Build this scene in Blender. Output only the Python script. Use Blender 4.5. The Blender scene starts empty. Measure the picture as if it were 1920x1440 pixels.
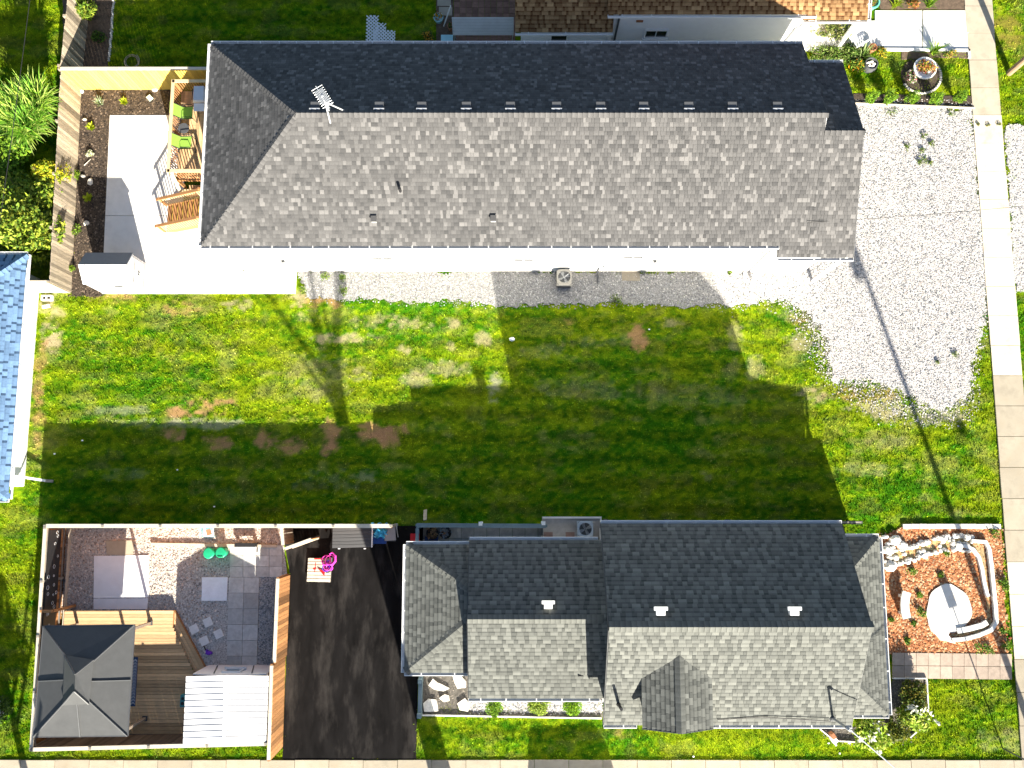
import bpy, math, random
import numpy as np
from mathutils import Vector, Matrix

random.seed(11)
rng = np.random.default_rng(11)
scene = bpy.context.scene
COL = scene.collection

# ------------------------------------------------------------------ camera
CAM_H, CAM_F, TILT = 38.0, 1600.0, math.atan(215 / 1600)
cam_data = bpy.data.cameras.new('camera')
cam_data.sensor_width = 36.0
cam_data.lens = CAM_F / 1920 * 36.0
cam_data.clip_start = 0.1
cam_data.clip_end = 2000
cam = bpy.data.objects.new('camera', cam_data)
cam.location = (0, 0, CAM_H)
cam.rotation_euler = (TILT, 0, 0)
COL.objects.link(cam)
scene.camera = cam

# ------------------------------------------------------------------ light
SUN_EL = math.radians(22.3)
SUN_DX, SUN_DY = 0.30, -1.0            # horizontal direction towards the sun
world = bpy.data.worlds.new('World')
scene.world = world
world.use_nodes = True
wn = world.node_tree.nodes
wl = world.node_tree.links
wn.clear()
sky = wn.new('ShaderNodeTexSky')
sky.sky_type = 'NISHITA'
sky.sun_disc = False
sky.sun_elevation = SUN_EL
sky.sun_rotation = math.atan2(SUN_DX, SUN_DY)
bg = wn.new('ShaderNodeBackground')
bg.inputs['Strength'].default_value = 0.05
wo = wn.new('ShaderNodeOutputWorld')
wl.new(sky.outputs[0], bg.inputs[0])
wl.new(bg.outputs[0], wo.inputs[0])

sun_data = bpy.data.lights.new('sun', 'SUN')
sun_data.energy = 5.0
sun_data.angle = math.radians(0.5)
sun_data.color = (1.0, 0.93, 0.785)
sun = bpy.data.objects.new('sun', sun_data)
_h = math.hypot(SUN_DX, SUN_DY)
_to = Vector((SUN_DX / _h * math.cos(SUN_EL), SUN_DY / _h * math.cos(SUN_EL), math.sin(SUN_EL)))
sun.rotation_euler = (_to).to_track_quat('Z', 'Y').to_euler()
sun.location = (10, -40, 40)
COL.objects.link(sun)

vs = scene.view_settings
vs.view_transform = 'Standard'
vs.look = 'None'
vs.exposure = 2.0
vs.gamma = 1.0
vs.use_curve_mapping = False

# ------------------------------------------------------------------ layout helpers
_c, _s = math.cos(TILT), math.sin(TILT)


def P(px, py, z=0.0):
    """world point at height z seen at photo pixel (px, py)"""
    x = (px - 960) / CAM_F
    y = -(py - 720) / CAM_F
    d = (x, y * _c + _s, y * _s - _c)
    k = (CAM_H - z) / -d[2]
    return Vector((d[0] * k, d[1] * k, z))


def PW(px, py, Y):
    """world point on the vertical plane y=Y seen at photo pixel"""
    x = (px - 960) / CAM_F
    y = -(py - 720) / CAM_F
    d = (x, y * _c + _s, y * _s - _c)
    k = Y / d[1]
    return Vector((d[0] * k, Y, CAM_H + d[2] * k))


def vnoise(x, y, scale, seed=0):
    x = np.asarray(x, float) / scale
    y = np.asarray(y, float) / scale
    xi = np.floor(x).astype(np.int64)
    yi = np.floor(y).astype(np.int64)
    fx = x - xi
    fy = y - yi
    fx = fx * fx * (3 - 2 * fx)
    fy = fy * fy * (3 - 2 * fy)

    def h(a, b):
        n = (a * 374761393 + b * 668265263 + seed * 1442695041) & 0xFFFFFFFF
        n = ((n ^ (n >> 13)) * 1274126177) & 0xFFFFFFFF
        return ((n ^ (n >> 16)) & 0xFFFF) / 65535.0
    return (h(xi, yi) * (1 - fx) + h(xi + 1, yi) * fx) * (1 - fy) + (h(xi, yi + 1) * (1 - fx) + h(xi + 1, yi + 1) * fx) * fy


def fbm(x, y, scale, seed=0, octv=3):
    t = 0
    a = 0.5
    s = 0
    for i in range(octv):
        t = t + a * vnoise(x, y, scale / 2 ** i, seed + i * 17)
        s += a
        a *= 0.55
    return t / s


def inside(poly, x, y):
    x = np.asarray(x)
    y = np.asarray(y)
    r = np.zeros(x.shape, bool)
    n = len(poly)
    for i in range(n):
        x0, y0 = poly[i][0], poly[i][1]
        x1, y1 = poly[(i + 1) % n][0], poly[(i + 1) % n][1]
        if y0 == y1:
            continue
        c = ((y0 > y) != (y1 > y)) & (x < (x1 - x0) * (y - y0) / (y1 - y0) + x0)
        r ^= c
    return r


# ------------------------------------------------------------------ materials
MATS = {}


def mat(name, col, rough=0.8, var=0.12, scale=6.0, tone=(0.8, 1.2), bump=0.0, bscale=60.0, spec=0.3,
        metal=0.0, stretch=(1, 1, 1), col2=None, dirt=None, dirt_scale=1.0, usecol=False, transl=0.0):
    if name in MATS:
        return MATS[name]
    m = bpy.data.materials.new(name)
    m.use_nodes = True
    nt = m.node_tree
    N, L = nt.nodes, nt.links
    N.clear()
    out = N.new('ShaderNodeOutputMaterial')
    bs = N.new('ShaderNodeBsdfPrincipled')
    bs.inputs['Roughness'].default_value = rough
    bs.inputs['Metallic'].default_value = metal
    bs.inputs['Specular IOR Level'].default_value = spec
    geo = N.new('ShaderNodeNewGeometry')
    mp = N.new('ShaderNodeMapping')
    mp.inputs['Scale'].default_value = stretch
    L.new(geo.outputs['Position'], mp.inputs['Vector'])
    nz = N.new('ShaderNodeTexNoise')
    nz.inputs['Scale'].default_value = scale
    nz.inputs['Detail'].default_value = 5
    nz.inputs['Roughness'].default_value = 0.65
    L.new(mp.outputs[0], nz.inputs['Vector'])
    if usecol:
        at = N.new('ShaderNodeAttribute')
        at.attribute_name = 'col'
        base = at.outputs['Color']
    elif col2 is not None:
        at = N.new('ShaderNodeAttribute')
        at.attribute_name = 'tone'
        mx = N.new('ShaderNodeMix')
        mx.data_type = 'RGBA'
        mx.inputs['A'].default_value = (*col, 1)
        mx.inputs['B'].default_value = (*col2, 1)
        L.new(at.outputs['Fac'], mx.inputs['Factor'])
        base = mx.outputs['Result']
    else:
        rgb = N.new('ShaderNodeRGB')
        rgb.outputs[0].default_value = (*col, 1)
        at = N.new('ShaderNodeAttribute')
        at.attribute_name = 'tone'
        mr = N.new('ShaderNodeMapRange')
        mr.inputs['To Min'].default_value = tone[0]
        mr.inputs['To Max'].default_value = tone[1]
        L.new(at.outputs['Fac'], mr.inputs['Value'])
        mx = N.new('ShaderNodeVectorMath')
        mx.operation = 'SCALE'
        L.new(rgb.outputs[0], mx.inputs[0])
        L.new(mr.outputs[0], mx.inputs['Scale'])
        base = mx.outputs[0]
    mr2 = N.new('ShaderNodeMapRange')
    mr2.inputs['From Min'].default_value = 0.25
    mr2.inputs['From Max'].default_value = 0.75
    mr2.inputs['To Min'].default_value = 1 - var
    mr2.inputs['To Max'].default_value = 1 + var
    L.new(nz.outputs['Fac'], mr2.inputs['Value'])
    sc = N.new('ShaderNodeVectorMath')
    sc.operation = 'SCALE'
    L.new(base, sc.inputs[0])
    L.new(mr2.outputs[0], sc.inputs['Scale'])
    final = sc.outputs[0]
    if dirt is not None:
        n2 = N.new('ShaderNodeTexNoise')
        n2.inputs['Scale'].default_value = dirt_scale
        n2.inputs['Detail'].default_value = 6
        n2.inputs['Roughness'].default_value = 0.7
        L.new(mp.outputs[0], n2.inputs['Vector'])
        r2 = N.new('ShaderNodeMapRange')
        r2.inputs['From Min'].default_value = 0.5
        r2.inputs['From Max'].default_value = 0.78
        r2.inputs['To Max'].default_value = 0.85
        L.new(n2.outputs['Fac'], r2.inputs['Value'])
        m2 = N.new('ShaderNodeMix')
        m2.data_type = 'RGBA'
        L.new(r2.outputs[0], m2.inputs['Factor'])
        L.new(final, m2.inputs['A'])
        m2.inputs['B'].default_value = (*dirt, 1)
        final = m2.outputs['Result']
    L.new(final, bs.inputs['Base Color'])
    if bump > 0:
        bn = N.new('ShaderNodeTexNoise')
        bn.inputs['Scale'].default_value = bscale
        bn.inputs['Detail'].default_value = 3
        L.new(mp.outputs[0], bn.inputs['Vector'])
        bp = N.new('ShaderNodeBump')
        bp.inputs['Strength'].default_value = 1.0
        bp.inputs['Distance'].default_value = bump
        L.new(bn.outputs['Fac'], bp.inputs['Height'])
        L.new(bp.outputs[0], bs.inputs['Normal'])
    if transl > 0:
        tr = N.new('ShaderNodeBsdfTranslucent')
        L.new(final, tr.inputs['Color'])
        ms = N.new('ShaderNodeMixShader')
        ms.inputs['Fac'].default_value = transl
        L.new(bs.outputs[0], ms.inputs[1])
        L.new(tr.outputs[0], ms.inputs[2])
        L.new(ms.outputs[0], out.inputs['Surface'])
    else:
        L.new(bs.outputs[0], out.inputs['Surface'])
    MATS[name] = m
    return m


WHITE = mat('white_vinyl', (0.80, 0.80, 0.80), rough=0.5, var=0.04, scale=3)
WHITE_METAL = mat('white_aluminium', (0.78, 0.78, 0.78), rough=0.4, var=0.05)
SHINGLE_GREY = mat('grey_shingle', (0.020, 0.0212, 0.0235), rough=0.95, var=0.16, scale=25, bump=0.004, bscale=150, spec=0.15,
                   col2=(0.160, 0.156, 0.157))
SHINGLE_GREEN = mat('greygreen_shingle', (0.026, 0.029, 0.029), rough=0.95, var=0.14, scale=2.0, bump=0.004, bscale=150, spec=0.15,
                    col2=(0.165, 0.170, 0.158))
SHINGLE_BROWN = mat('brown_shingle', (0.085, 0.034, 0.012), rough=0.95, var=0.2, scale=12, bump=0.004, bscale=150, spec=0.15,
                    col2=(0.41, 0.26, 0.125))
SHINGLE_BLUE = mat('blue_shingle', (0.035, 0.065, 0.12), rough=0.95, var=0.15, scale=12, bump=0.004, bscale=150, spec=0.15,
                   col2=(0.16, 0.27, 0.44))
CONCRETE = mat('concrete', (0.72, 0.70, 0.67), rough=0.9, var=0.06, scale=2.5, tone=(0.85, 1.15), bump=0.003, bscale=90, dirt=(0.56, 0.53, 0.49), dirt_scale=0.6)
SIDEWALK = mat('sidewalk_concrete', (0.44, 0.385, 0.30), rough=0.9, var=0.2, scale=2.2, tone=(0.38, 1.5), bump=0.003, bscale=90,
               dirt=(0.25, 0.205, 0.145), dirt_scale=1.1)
PAVER = mat('grey_paver', (0.50, 0.49, 0.47), rough=0.9, var=0.22, scale=5, tone=(0.75, 1.25), bump=0.003, bscale=90)
PAVER_PINK = mat('pinkish_paver', (0.37, 0.295, 0.24), rough=0.9, var=0.2, scale=5, tone=(0.82, 1.18), bump=0.003, bscale=90)
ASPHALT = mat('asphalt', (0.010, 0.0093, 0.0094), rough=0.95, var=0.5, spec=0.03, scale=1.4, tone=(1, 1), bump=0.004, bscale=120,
              dirt=(0.052, 0.047, 0.044), dirt_scale=0.8, stretch=(1.5, 0.42, 1))  # dirt colour only draws paler streaks stretched along y
GRAVEL = mat('white_gravel', (0.43, 0.415, 0.405), rough=0.95, var=0.6, scale=16, bump=0.03, bscale=26)
GRAVEL_GREY = mat('grey_gravel', (0.45, 0.425, 0.40), rough=0.95, var=0.7, scale=18, bump=0.03, bscale=30)
MULCH_DARK = mat('dark_mulch', (0.060, 0.045, 0.034), rough=1, var=0.6, scale=14, bump=0.03, bscale=30)
MULCH_RED = mat('red_mulch', (0.34, 0.135, 0.055), rough=1, var=0.5, scale=12, bump=0.03, bscale=25)
SOIL = mat('soil', (0.12, 0.085, 0.06), rough=1, var=0.5, scale=6, bump=0.03, bscale=20)
GRAVEL_SHADE = mat('shaded_white_gravel', (0.25, 0.245, 0.24), rough=0.95, var=0.6, scale=16, bump=0.03, bscale=26)  # darker copy of the white gravel, shade put into its colour
STONE = mat('pale_stone', (0.62, 0.59, 0.54), rough=0.85, var=0.22, scale=7, tone=(0.6, 1.2), bump=0.01, bscale=25)
STONE_DARK = mat('grey_stone', (0.25, 0.24, 0.225), rough=0.85, var=0.25, scale=7, tone=(0.6, 1.3), bump=0.01, bscale=25)
WOOD_WEATHERED = mat('weathered_wood', (0.40, 0.33, 0.245), rough=0.9, var=0.4, scale=5, tone=(0.38, 1.55), stretch=(6, 6, 0.7), bump=0.004, bscale=20)
WOOD_FRESH = mat('fresh_pine', (0.62, 0.44, 0.085), rough=0.85, var=0.2, scale=5, tone=(0.8, 1.2), stretch=(6, 6, 0.7))
WOOD_ORANGE = mat('orange_stained_wood', (0.34, 0.165, 0.065), rough=0.8, var=0.4, scale=5, tone=(0.4, 1.65), stretch=(6, 6, 0.8))
WOOD_DECK = mat('deck_wood', (0.56, 0.37, 0.20), rough=0.85, var=0.25, scale=4, tone=(0.65, 1.3), stretch=(0.7, 7, 7))
WOOD_PALE = mat('pale_painted_wood', (0.55, 0.49, 0.40), rough=0.8, var=0.14, scale=5, tone=(0.8, 1.1))
WOOD_GREY = mat('grey_wood', (0.25, 0.23, 0.205), rough=0.9, var=0.3, scale=6, tone=(0.7, 1.2))
PAINT_BLUE = mat('slate_blue_paint', (0.13, 0.185, 0.215), rough=0.7, var=0.12, scale=5)
DARK = mat('dark_plastic', (0.018, 0.018, 0.020), rough=0.55, var=0.15)
DARKGREY = mat('dark_grey_metal', (0.075, 0.078, 0.085), rough=0.5, var=0.12)
GAZEBO = mat('gazebo_steel', (0.058, 0.060, 0.063), rough=0.55, var=0.12, scale=3)
GREY_METAL = mat('grey_metal', (0.33, 0.34, 0.35), rough=0.45, var=0.1, metal=0.3)
SILVER = mat('silver_metal', (0.6, 0.62, 0.65), rough=0.35, var=0.06, metal=0.4)
RESIN_GREY = mat('grey_resin', (0.15, 0.17, 0.21), rough=0.5, var=0.08)
RESIN_WHITE = mat('white_resin', (0.72, 0.71, 0.72), rough=0.5, var=0.05)
GLASS_DARK = mat('dark_glass', (0.02, 0.022, 0.025), rough=0.08, var=0.05, spec=0.6)
GREEN_PLASTIC = mat('green_plastic', (0.015, 0.33, 0.16), rough=0.4, var=0.1)
LIME = mat('lime_fabric', (0.24, 0.42, 0.06), rough=0.8, var=0.08)
BLUE_PLASTIC = mat('blue_plastic', (0.015, 0.06, 0.26), rough=0.4, var=0.1)
CYAN = mat('pale_cyan_plastic', (0.35, 0.62, 0.68), rough=0.4, var=0.1)
CYAN_TARP = mat('cyan_tarp', (0.05, 0.36, 0.62), rough=0.35, var=0.35, scale=8)
RED = mat('red_plastic', (0.5, 0.015, 0.02), rough=0.45, var=0.1)
PINK = mat('pink_plastic', (0.68, 0.05, 0.42), rough=0.4, var=0.15)
PURPLE = mat('purple_plastic', (0.14, 0.03, 0.48), rough=0.4, var=0.1)
TERRACOTTA = mat('terracotta', (0.33, 0.14, 0.07), rough=0.85, var=0.15)
LEAF = mat('leaf', (0.1, 0.1, 0.1), rough=0.6, var=0.15, usecol=True, transl=0.28, spec=0.25)
GRASSMAT = mat('grass_blade', (0.1, 0.1, 0.1), rough=0.7, var=0.1, usecol=True, transl=0.22, spec=0.12)
LAWNMAT = mat('lawn_surface', (0.1, 0.1, 0.1), rough=1.0, var=0.3, scale=22, usecol=True, spec=0.05, bump=0.03, bscale=34)
BARK = mat('bark', (0.10, 0.075, 0.055), rough=0.95, var=0.35, scale=8, bump=0.02, bscale=25)
RUBBER = mat('black_rubber', (0.012, 0.012, 0.012), rough=0.7, var=0.1)
CAR_PAINT = mat('silver_paint', (0.4, 0.41, 0.43), rough=0.3, var=0.03, metal=0.5)

# ------------------------------------------------------------------ mesh builder
OFF = {}


class MB:
    def __init__(self):
        self.V = []
        self.F = []
        self.T = []

    def add(self, vs_, fs, tone=0.5):
        o = len(self.V)
        self.V.extend([tuple(v) for v in vs_])
        self.F.extend([tuple(i + o for i in f) for f in fs])
        self.T.extend(tone if isinstance(tone, list) else [tone] * len(vs_))
        return self

    def box(self, c, s, rz=0.0, tone=0.5):
        hx, hy, hz = s[0] / 2, s[1] / 2, s[2] / 2
        ca, sa = math.cos(rz), math.sin(rz)
        vs_ = []
        for z in (-hz, hz):
            for x, y in ((-hx, -hy), (hx, -hy), (hx, hy), (-hx, hy)):
                vs_.append((c[0] + x * ca - y * sa, c[1] + x * sa + y * ca, c[2] + z))
        return self.add(vs_, BOXF, tone)

    def span(self, a, b, tone=0.5):
        """axis aligned box between two corners"""
        c = [(a[i] + b[i]) / 2 for i in range(3)]
        s = [abs(a[i] - b[i]) for i in range(3)]
        return self.box(c, s, 0, tone)

    def beam(self, p0, p1, w, h, tone=0.5, up=(0, 0, 1)):
        p0, p1 = Vector(p0), Vector(p1)
        d = (p1 - p0).normalized()
        u = Vector(up)
        if abs(d.dot(u)) > 0.95:
            u = Vector((0, 1, 0)) if abs(d.y) < 0.9 else Vector((1, 0, 0))
        s = d.cross(u).normalized() * (w / 2)
        n = s.cross(d).normalized() * (h / 2)
        vs_ = []
        for p in (p0, p1):
            vs_ += [p - s - n, p + s - n, p + s + n, p - s + n]
        return self.add(vs_, [(0, 1, 2, 3), (7, 6, 5, 4), (0, 4, 5, 1), (1, 5, 6, 2), (2, 6, 7, 3), (3, 7, 4, 0)], tone)

    def prism(self, poly, z0, z1, tone=0.5):
        n = len(poly)
        a = sum(poly[i][0] * poly[(i + 1) % n][1] - poly[(i + 1) % n][0] * poly[i][1] for i in range(n))
        if a < 0:
            poly = poly[::-1]
        vs_ = [(p[0], p[1], z0) for p in poly] + [(p[0], p[1], z1) for p in poly]
        fs = [tuple(range(n - 1, -1, -1)), tuple(range(n, 2 * n))]
        fs += [(i, (i + 1) % n, n + (i + 1) % n, n + i) for i in range(n)]
        return self.add(vs_, fs, tone)

    def poly(self, pts, tone=0.5):
        return self.add(pts, [tuple(range(len(pts)))], tone)

    def slab(self, pts, t, tone=0.5):
        """a planar 3D polygon given thickness t below its face"""
        pts = [Vector(p) for p in pts]
        n = (pts[1] - pts[0]).cross(pts[2] - pts[0]).normalized()
        if n.z < 0:
            pts = pts[::-1]
            n = -n
        k = len(pts)
        lo = [p - n * t for p in pts]
        fs = [tuple(range(k)), tuple(range(2 * k - 1, k - 1, -1))]
        fs += [((i + 1) % k, i, k + i, k + (i + 1) % k) for i in range(k)]
        return self.add(pts + lo, fs, tone)

    def tube(self, pts, r, n=6, tone=0.5, r1=None):
        pts = [Vector(p) for p in pts]
        k = len(pts)
        vs_ = []
        for i, p in enumerate(pts):
            d = (pts[min(i + 1, k - 1)] - pts[max(i - 1, 0)]).normalized()
            u = Vector((0, 0, 1)) if abs(d.z) < 0.9 else Vector((1, 0, 0))
            s = d.cross(u).normalized()
            t = s.cross(d)
            rr = r if r1 is None else r + (r1 - r) * i / max(1, k - 1)
            for j in range(n):
                a = 2 * math.pi * j / n
                vs_.append(p + (s * math.cos(a) + t * math.sin(a)) * rr)
        fs = []
        for i in range(k - 1):
            for j in range(n):
                fs.append((i * n + j, i * n + (j + 1) % n, (i + 1) * n + (j + 1) % n, (i + 1) * n + j))
        fs.append(tuple(range(n - 1, -1, -1)))
        fs.append(tuple(range((k - 1) * n, k * n)))
        return self.add(vs_, fs, tone)

    def lathe(self, prof, c, n=16, tone=0.5):
        vs_ = []
        for r, z in prof:
            for j in range(n):
                a = 2 * math.pi * j / n
                vs_.append((c[0] + r * math.cos(a), c[1] + r * math.sin(a), c[2] + z))
        fs = []
        for i in range(len(prof) - 1):
            for j in range(n):
                fs.append((i * n + j, i * n + (j + 1) % n, (i + 1) * n + (j + 1) % n, (i + 1) * n + j))
        if prof[0][0] > 1e-4:
            fs.append(tuple(range(n - 1, -1, -1)))
        if prof[-1][0] > 1e-4:
            fs.append(tuple(range((len(prof) - 1) * n, len(prof) * n)))
        return self.add(vs_, fs, tone)

    def rock(self, c, rx, ry, rz, tone=0.5, seed=None):
        r = random.Random(seed)
        vs_ = []
        k = 7
        ph = r.random() * 6
        for z, q in ((-0.1, 1.0), (0.55, 0.92), (1.0, 0.5)):
            for j in range(k):
                a = 2 * math.pi * j / k + ph
                f = q * (0.82 + 0.3 * r.random())
                vs_.append((c[0] + rx * f * math.cos(a), c[1] + ry * f * math.sin(a), c[2] + rz * (z + 0.12 * (r.random() - 0.5))))
        fs = []
        for i in range(2):
            for j in range(k):
                fs.append((i * k + j, i * k + (j + 1) % k, (i + 1) * k + (j + 1) % k, (i + 1) * k + j))
        fs.append(tuple(range(2 * k, 3 * k)))
        fs.append(tuple(range(k - 1, -1, -1)))
        return self.add(vs_, fs, tone)

    def mesh(self, name, m, off=(0, 0, 0)):
        me = bpy.data.meshes.new(name)
        V = [(v[0] - off[0], v[1] - off[1], v[2] - off[2]) for v in self.V]
        me.from_pydata(V, [], self.F)
        a = me.attributes.new('tone', 'FLOAT', 'POINT')
        a.data.foreach_set('value', np.array(self.T, dtype=np.float32))
        me.materials.append(m)
        return me


BOXF = [(3, 2, 1, 0), (4, 5, 6, 7), (0, 1, 5, 4), (1, 2, 6, 5), (2, 3, 7, 6), (3, 0, 4, 7)]


def link(o, parent=None):
    COL.objects.link(o)
    if parent is not None:
        o.parent = parent
    return o


def tag(o, label=None, cat=None, group=None, kind=None):
    if label:
        o['label'] = label
    if cat:
        o['category'] = cat
    if group:
        o['group'] = group
    if kind:
        o['kind'] = kind
    return o


def thing(name, label, cat, loc, group=None):
    o = bpy.data.objects.new(name, None)
    o.empty_display_size = 0.2
    o.location = loc
    OFF[o] = Vector(loc)
    link(o)
    return tag(o, label, cat, group)


def part(mb, name, m, parent, kind=None, label=None):
    off = OFF[parent]
    o = bpy.data.objects.new(name, mb.mesh(name, m, off))
    OFF[o] = off
    link(o, parent)
    return tag(o, label, None, None, kind)


def single(mb, name, m, label, cat, loc, group=None):
    o = bpy.data.objects.new(name, mb.mesh(name, m, loc))
    o.location = loc
    OFF[o] = Vector(loc)
    link(o)
    return tag(o, label, cat, group)


def structure(mb, name, m, kind='structure'):
    o = bpy.data.objects.new(name, mb.mesh(name, m))
    OFF[o] = Vector((0, 0, 0))
    link(o)
    return tag(o, None, None, None, kind)


def struct_root(name):
    o = bpy.data.objects.new(name, None)
    OFF[o] = Vector((0, 0, 0))
    link(o)
    o['kind'] = 'structure'
    return o


def copy_tree(o, loc, label=None):
    c = o.copy()
    COL.objects.link(c)
    c.location = loc
    if label:
        c['label'] = label
    for ch in list(o.children):
        d = ch.copy()
        COL.objects.link(d)
        d.parent = c
        for g in list(ch.children):
            e = g.copy()
            COL.objects.link(e)
            e.parent = d
    return c


def np_mesh(name, V, F, col, m, off=(0, 0, 0), smooth=False):
    """V (n,3), F (m,k) same-size faces, col (n,3)"""
    me = bpy.data.meshes.new(name)
    V = np.asarray(V, np.float32) - np.array(off, np.float32)
    F = np.asarray(F, np.int32)
    k = F.shape[1]
    me.vertices.add(len(V))
    me.vertices.foreach_set('co', V.ravel())
    me.loops.add(F.size)
    me.loops.foreach_set('vertex_index', F.ravel())
    me.polygons.add(len(F))
    me.polygons.foreach_set('loop_start', np.arange(0, F.size, k, dtype=np.int32))
    me.update(calc_edges=True)
    if smooth:
        me.polygons.foreach_set('use_smooth', np.ones(len(F), bool))
    a = me.attributes.new('col', 'FLOAT_COLOR', 'POINT')
    c4 = np.ones((len(V), 4), np.float32)
    c4[:, :3] = col
    a.data.foreach_set('color', c4.ravel())
    me.materials.append(m)
    return me


def np_part(name, V, F, col, m, parent, kind=None, smooth=False):
    o = bpy.data.objects.new(name, np_mesh(name, V, F, col, m, OFF[parent], smooth))
    OFF[o] = OFF[parent]
    link(o, parent)
    return tag(o, None, None, None, kind)


def np_struct(name, V, F, col, m, kind='structure', smooth=False):
    o = bpy.data.objects.new(name, np_mesh(name, V, F, col, m, (0, 0, 0), smooth))
    OFF[o] = Vector((0, 0, 0))
    link(o)
    o['kind'] = kind
    return o


# shared pieces: one mesh per (key), placed many times as separate parts
SHARE = {}


def shared(key, maker, name, m):
    if key not in SHARE:
        SHARE[key] = maker().mesh(name, m)
    return SHARE[key]


def place(me, name, parent, M):
    o = bpy.data.objects.new(name, me)
    OFF[o] = OFF[parent]
    link(o, parent)
    o.matrix_basis = Matrix.Translation(-OFF[parent]) @ M
    return o


def frame(origin, x, y, z):
    M = Matrix.Identity(4)
    for i, a in enumerate((x, y, z)):
        M[0][i], M[1][i], M[2][i] = a[0], a[1], a[2]
    M[0][3], M[1][3], M[2][3] = origin[0], origin[1], origin[2]
    return M


def jag(poly, amp, step, seed=0):
    """a polygon with a ragged edge"""
    out = []
    n = len(poly)
    r = random.Random(seed)
    for i in range(n):
        a, b = Vector(poly[i][:2]), Vector(poly[(i + 1) % n][:2])
        d = b - a
        k = max(1, int(d.length / step))
        nn = Vector((-d.y, d.x)).normalized()
        for j in range(k):
            p = a + d * (j / k)
            if j:
                p = p + nn * amp * (r.random() - 0.5) * 2
            out.append((p.x, p.y))
    return out


def poly2(pts, z=0):
    return [tuple(P(x, y, z)[:2]) for x, y in pts]
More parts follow.
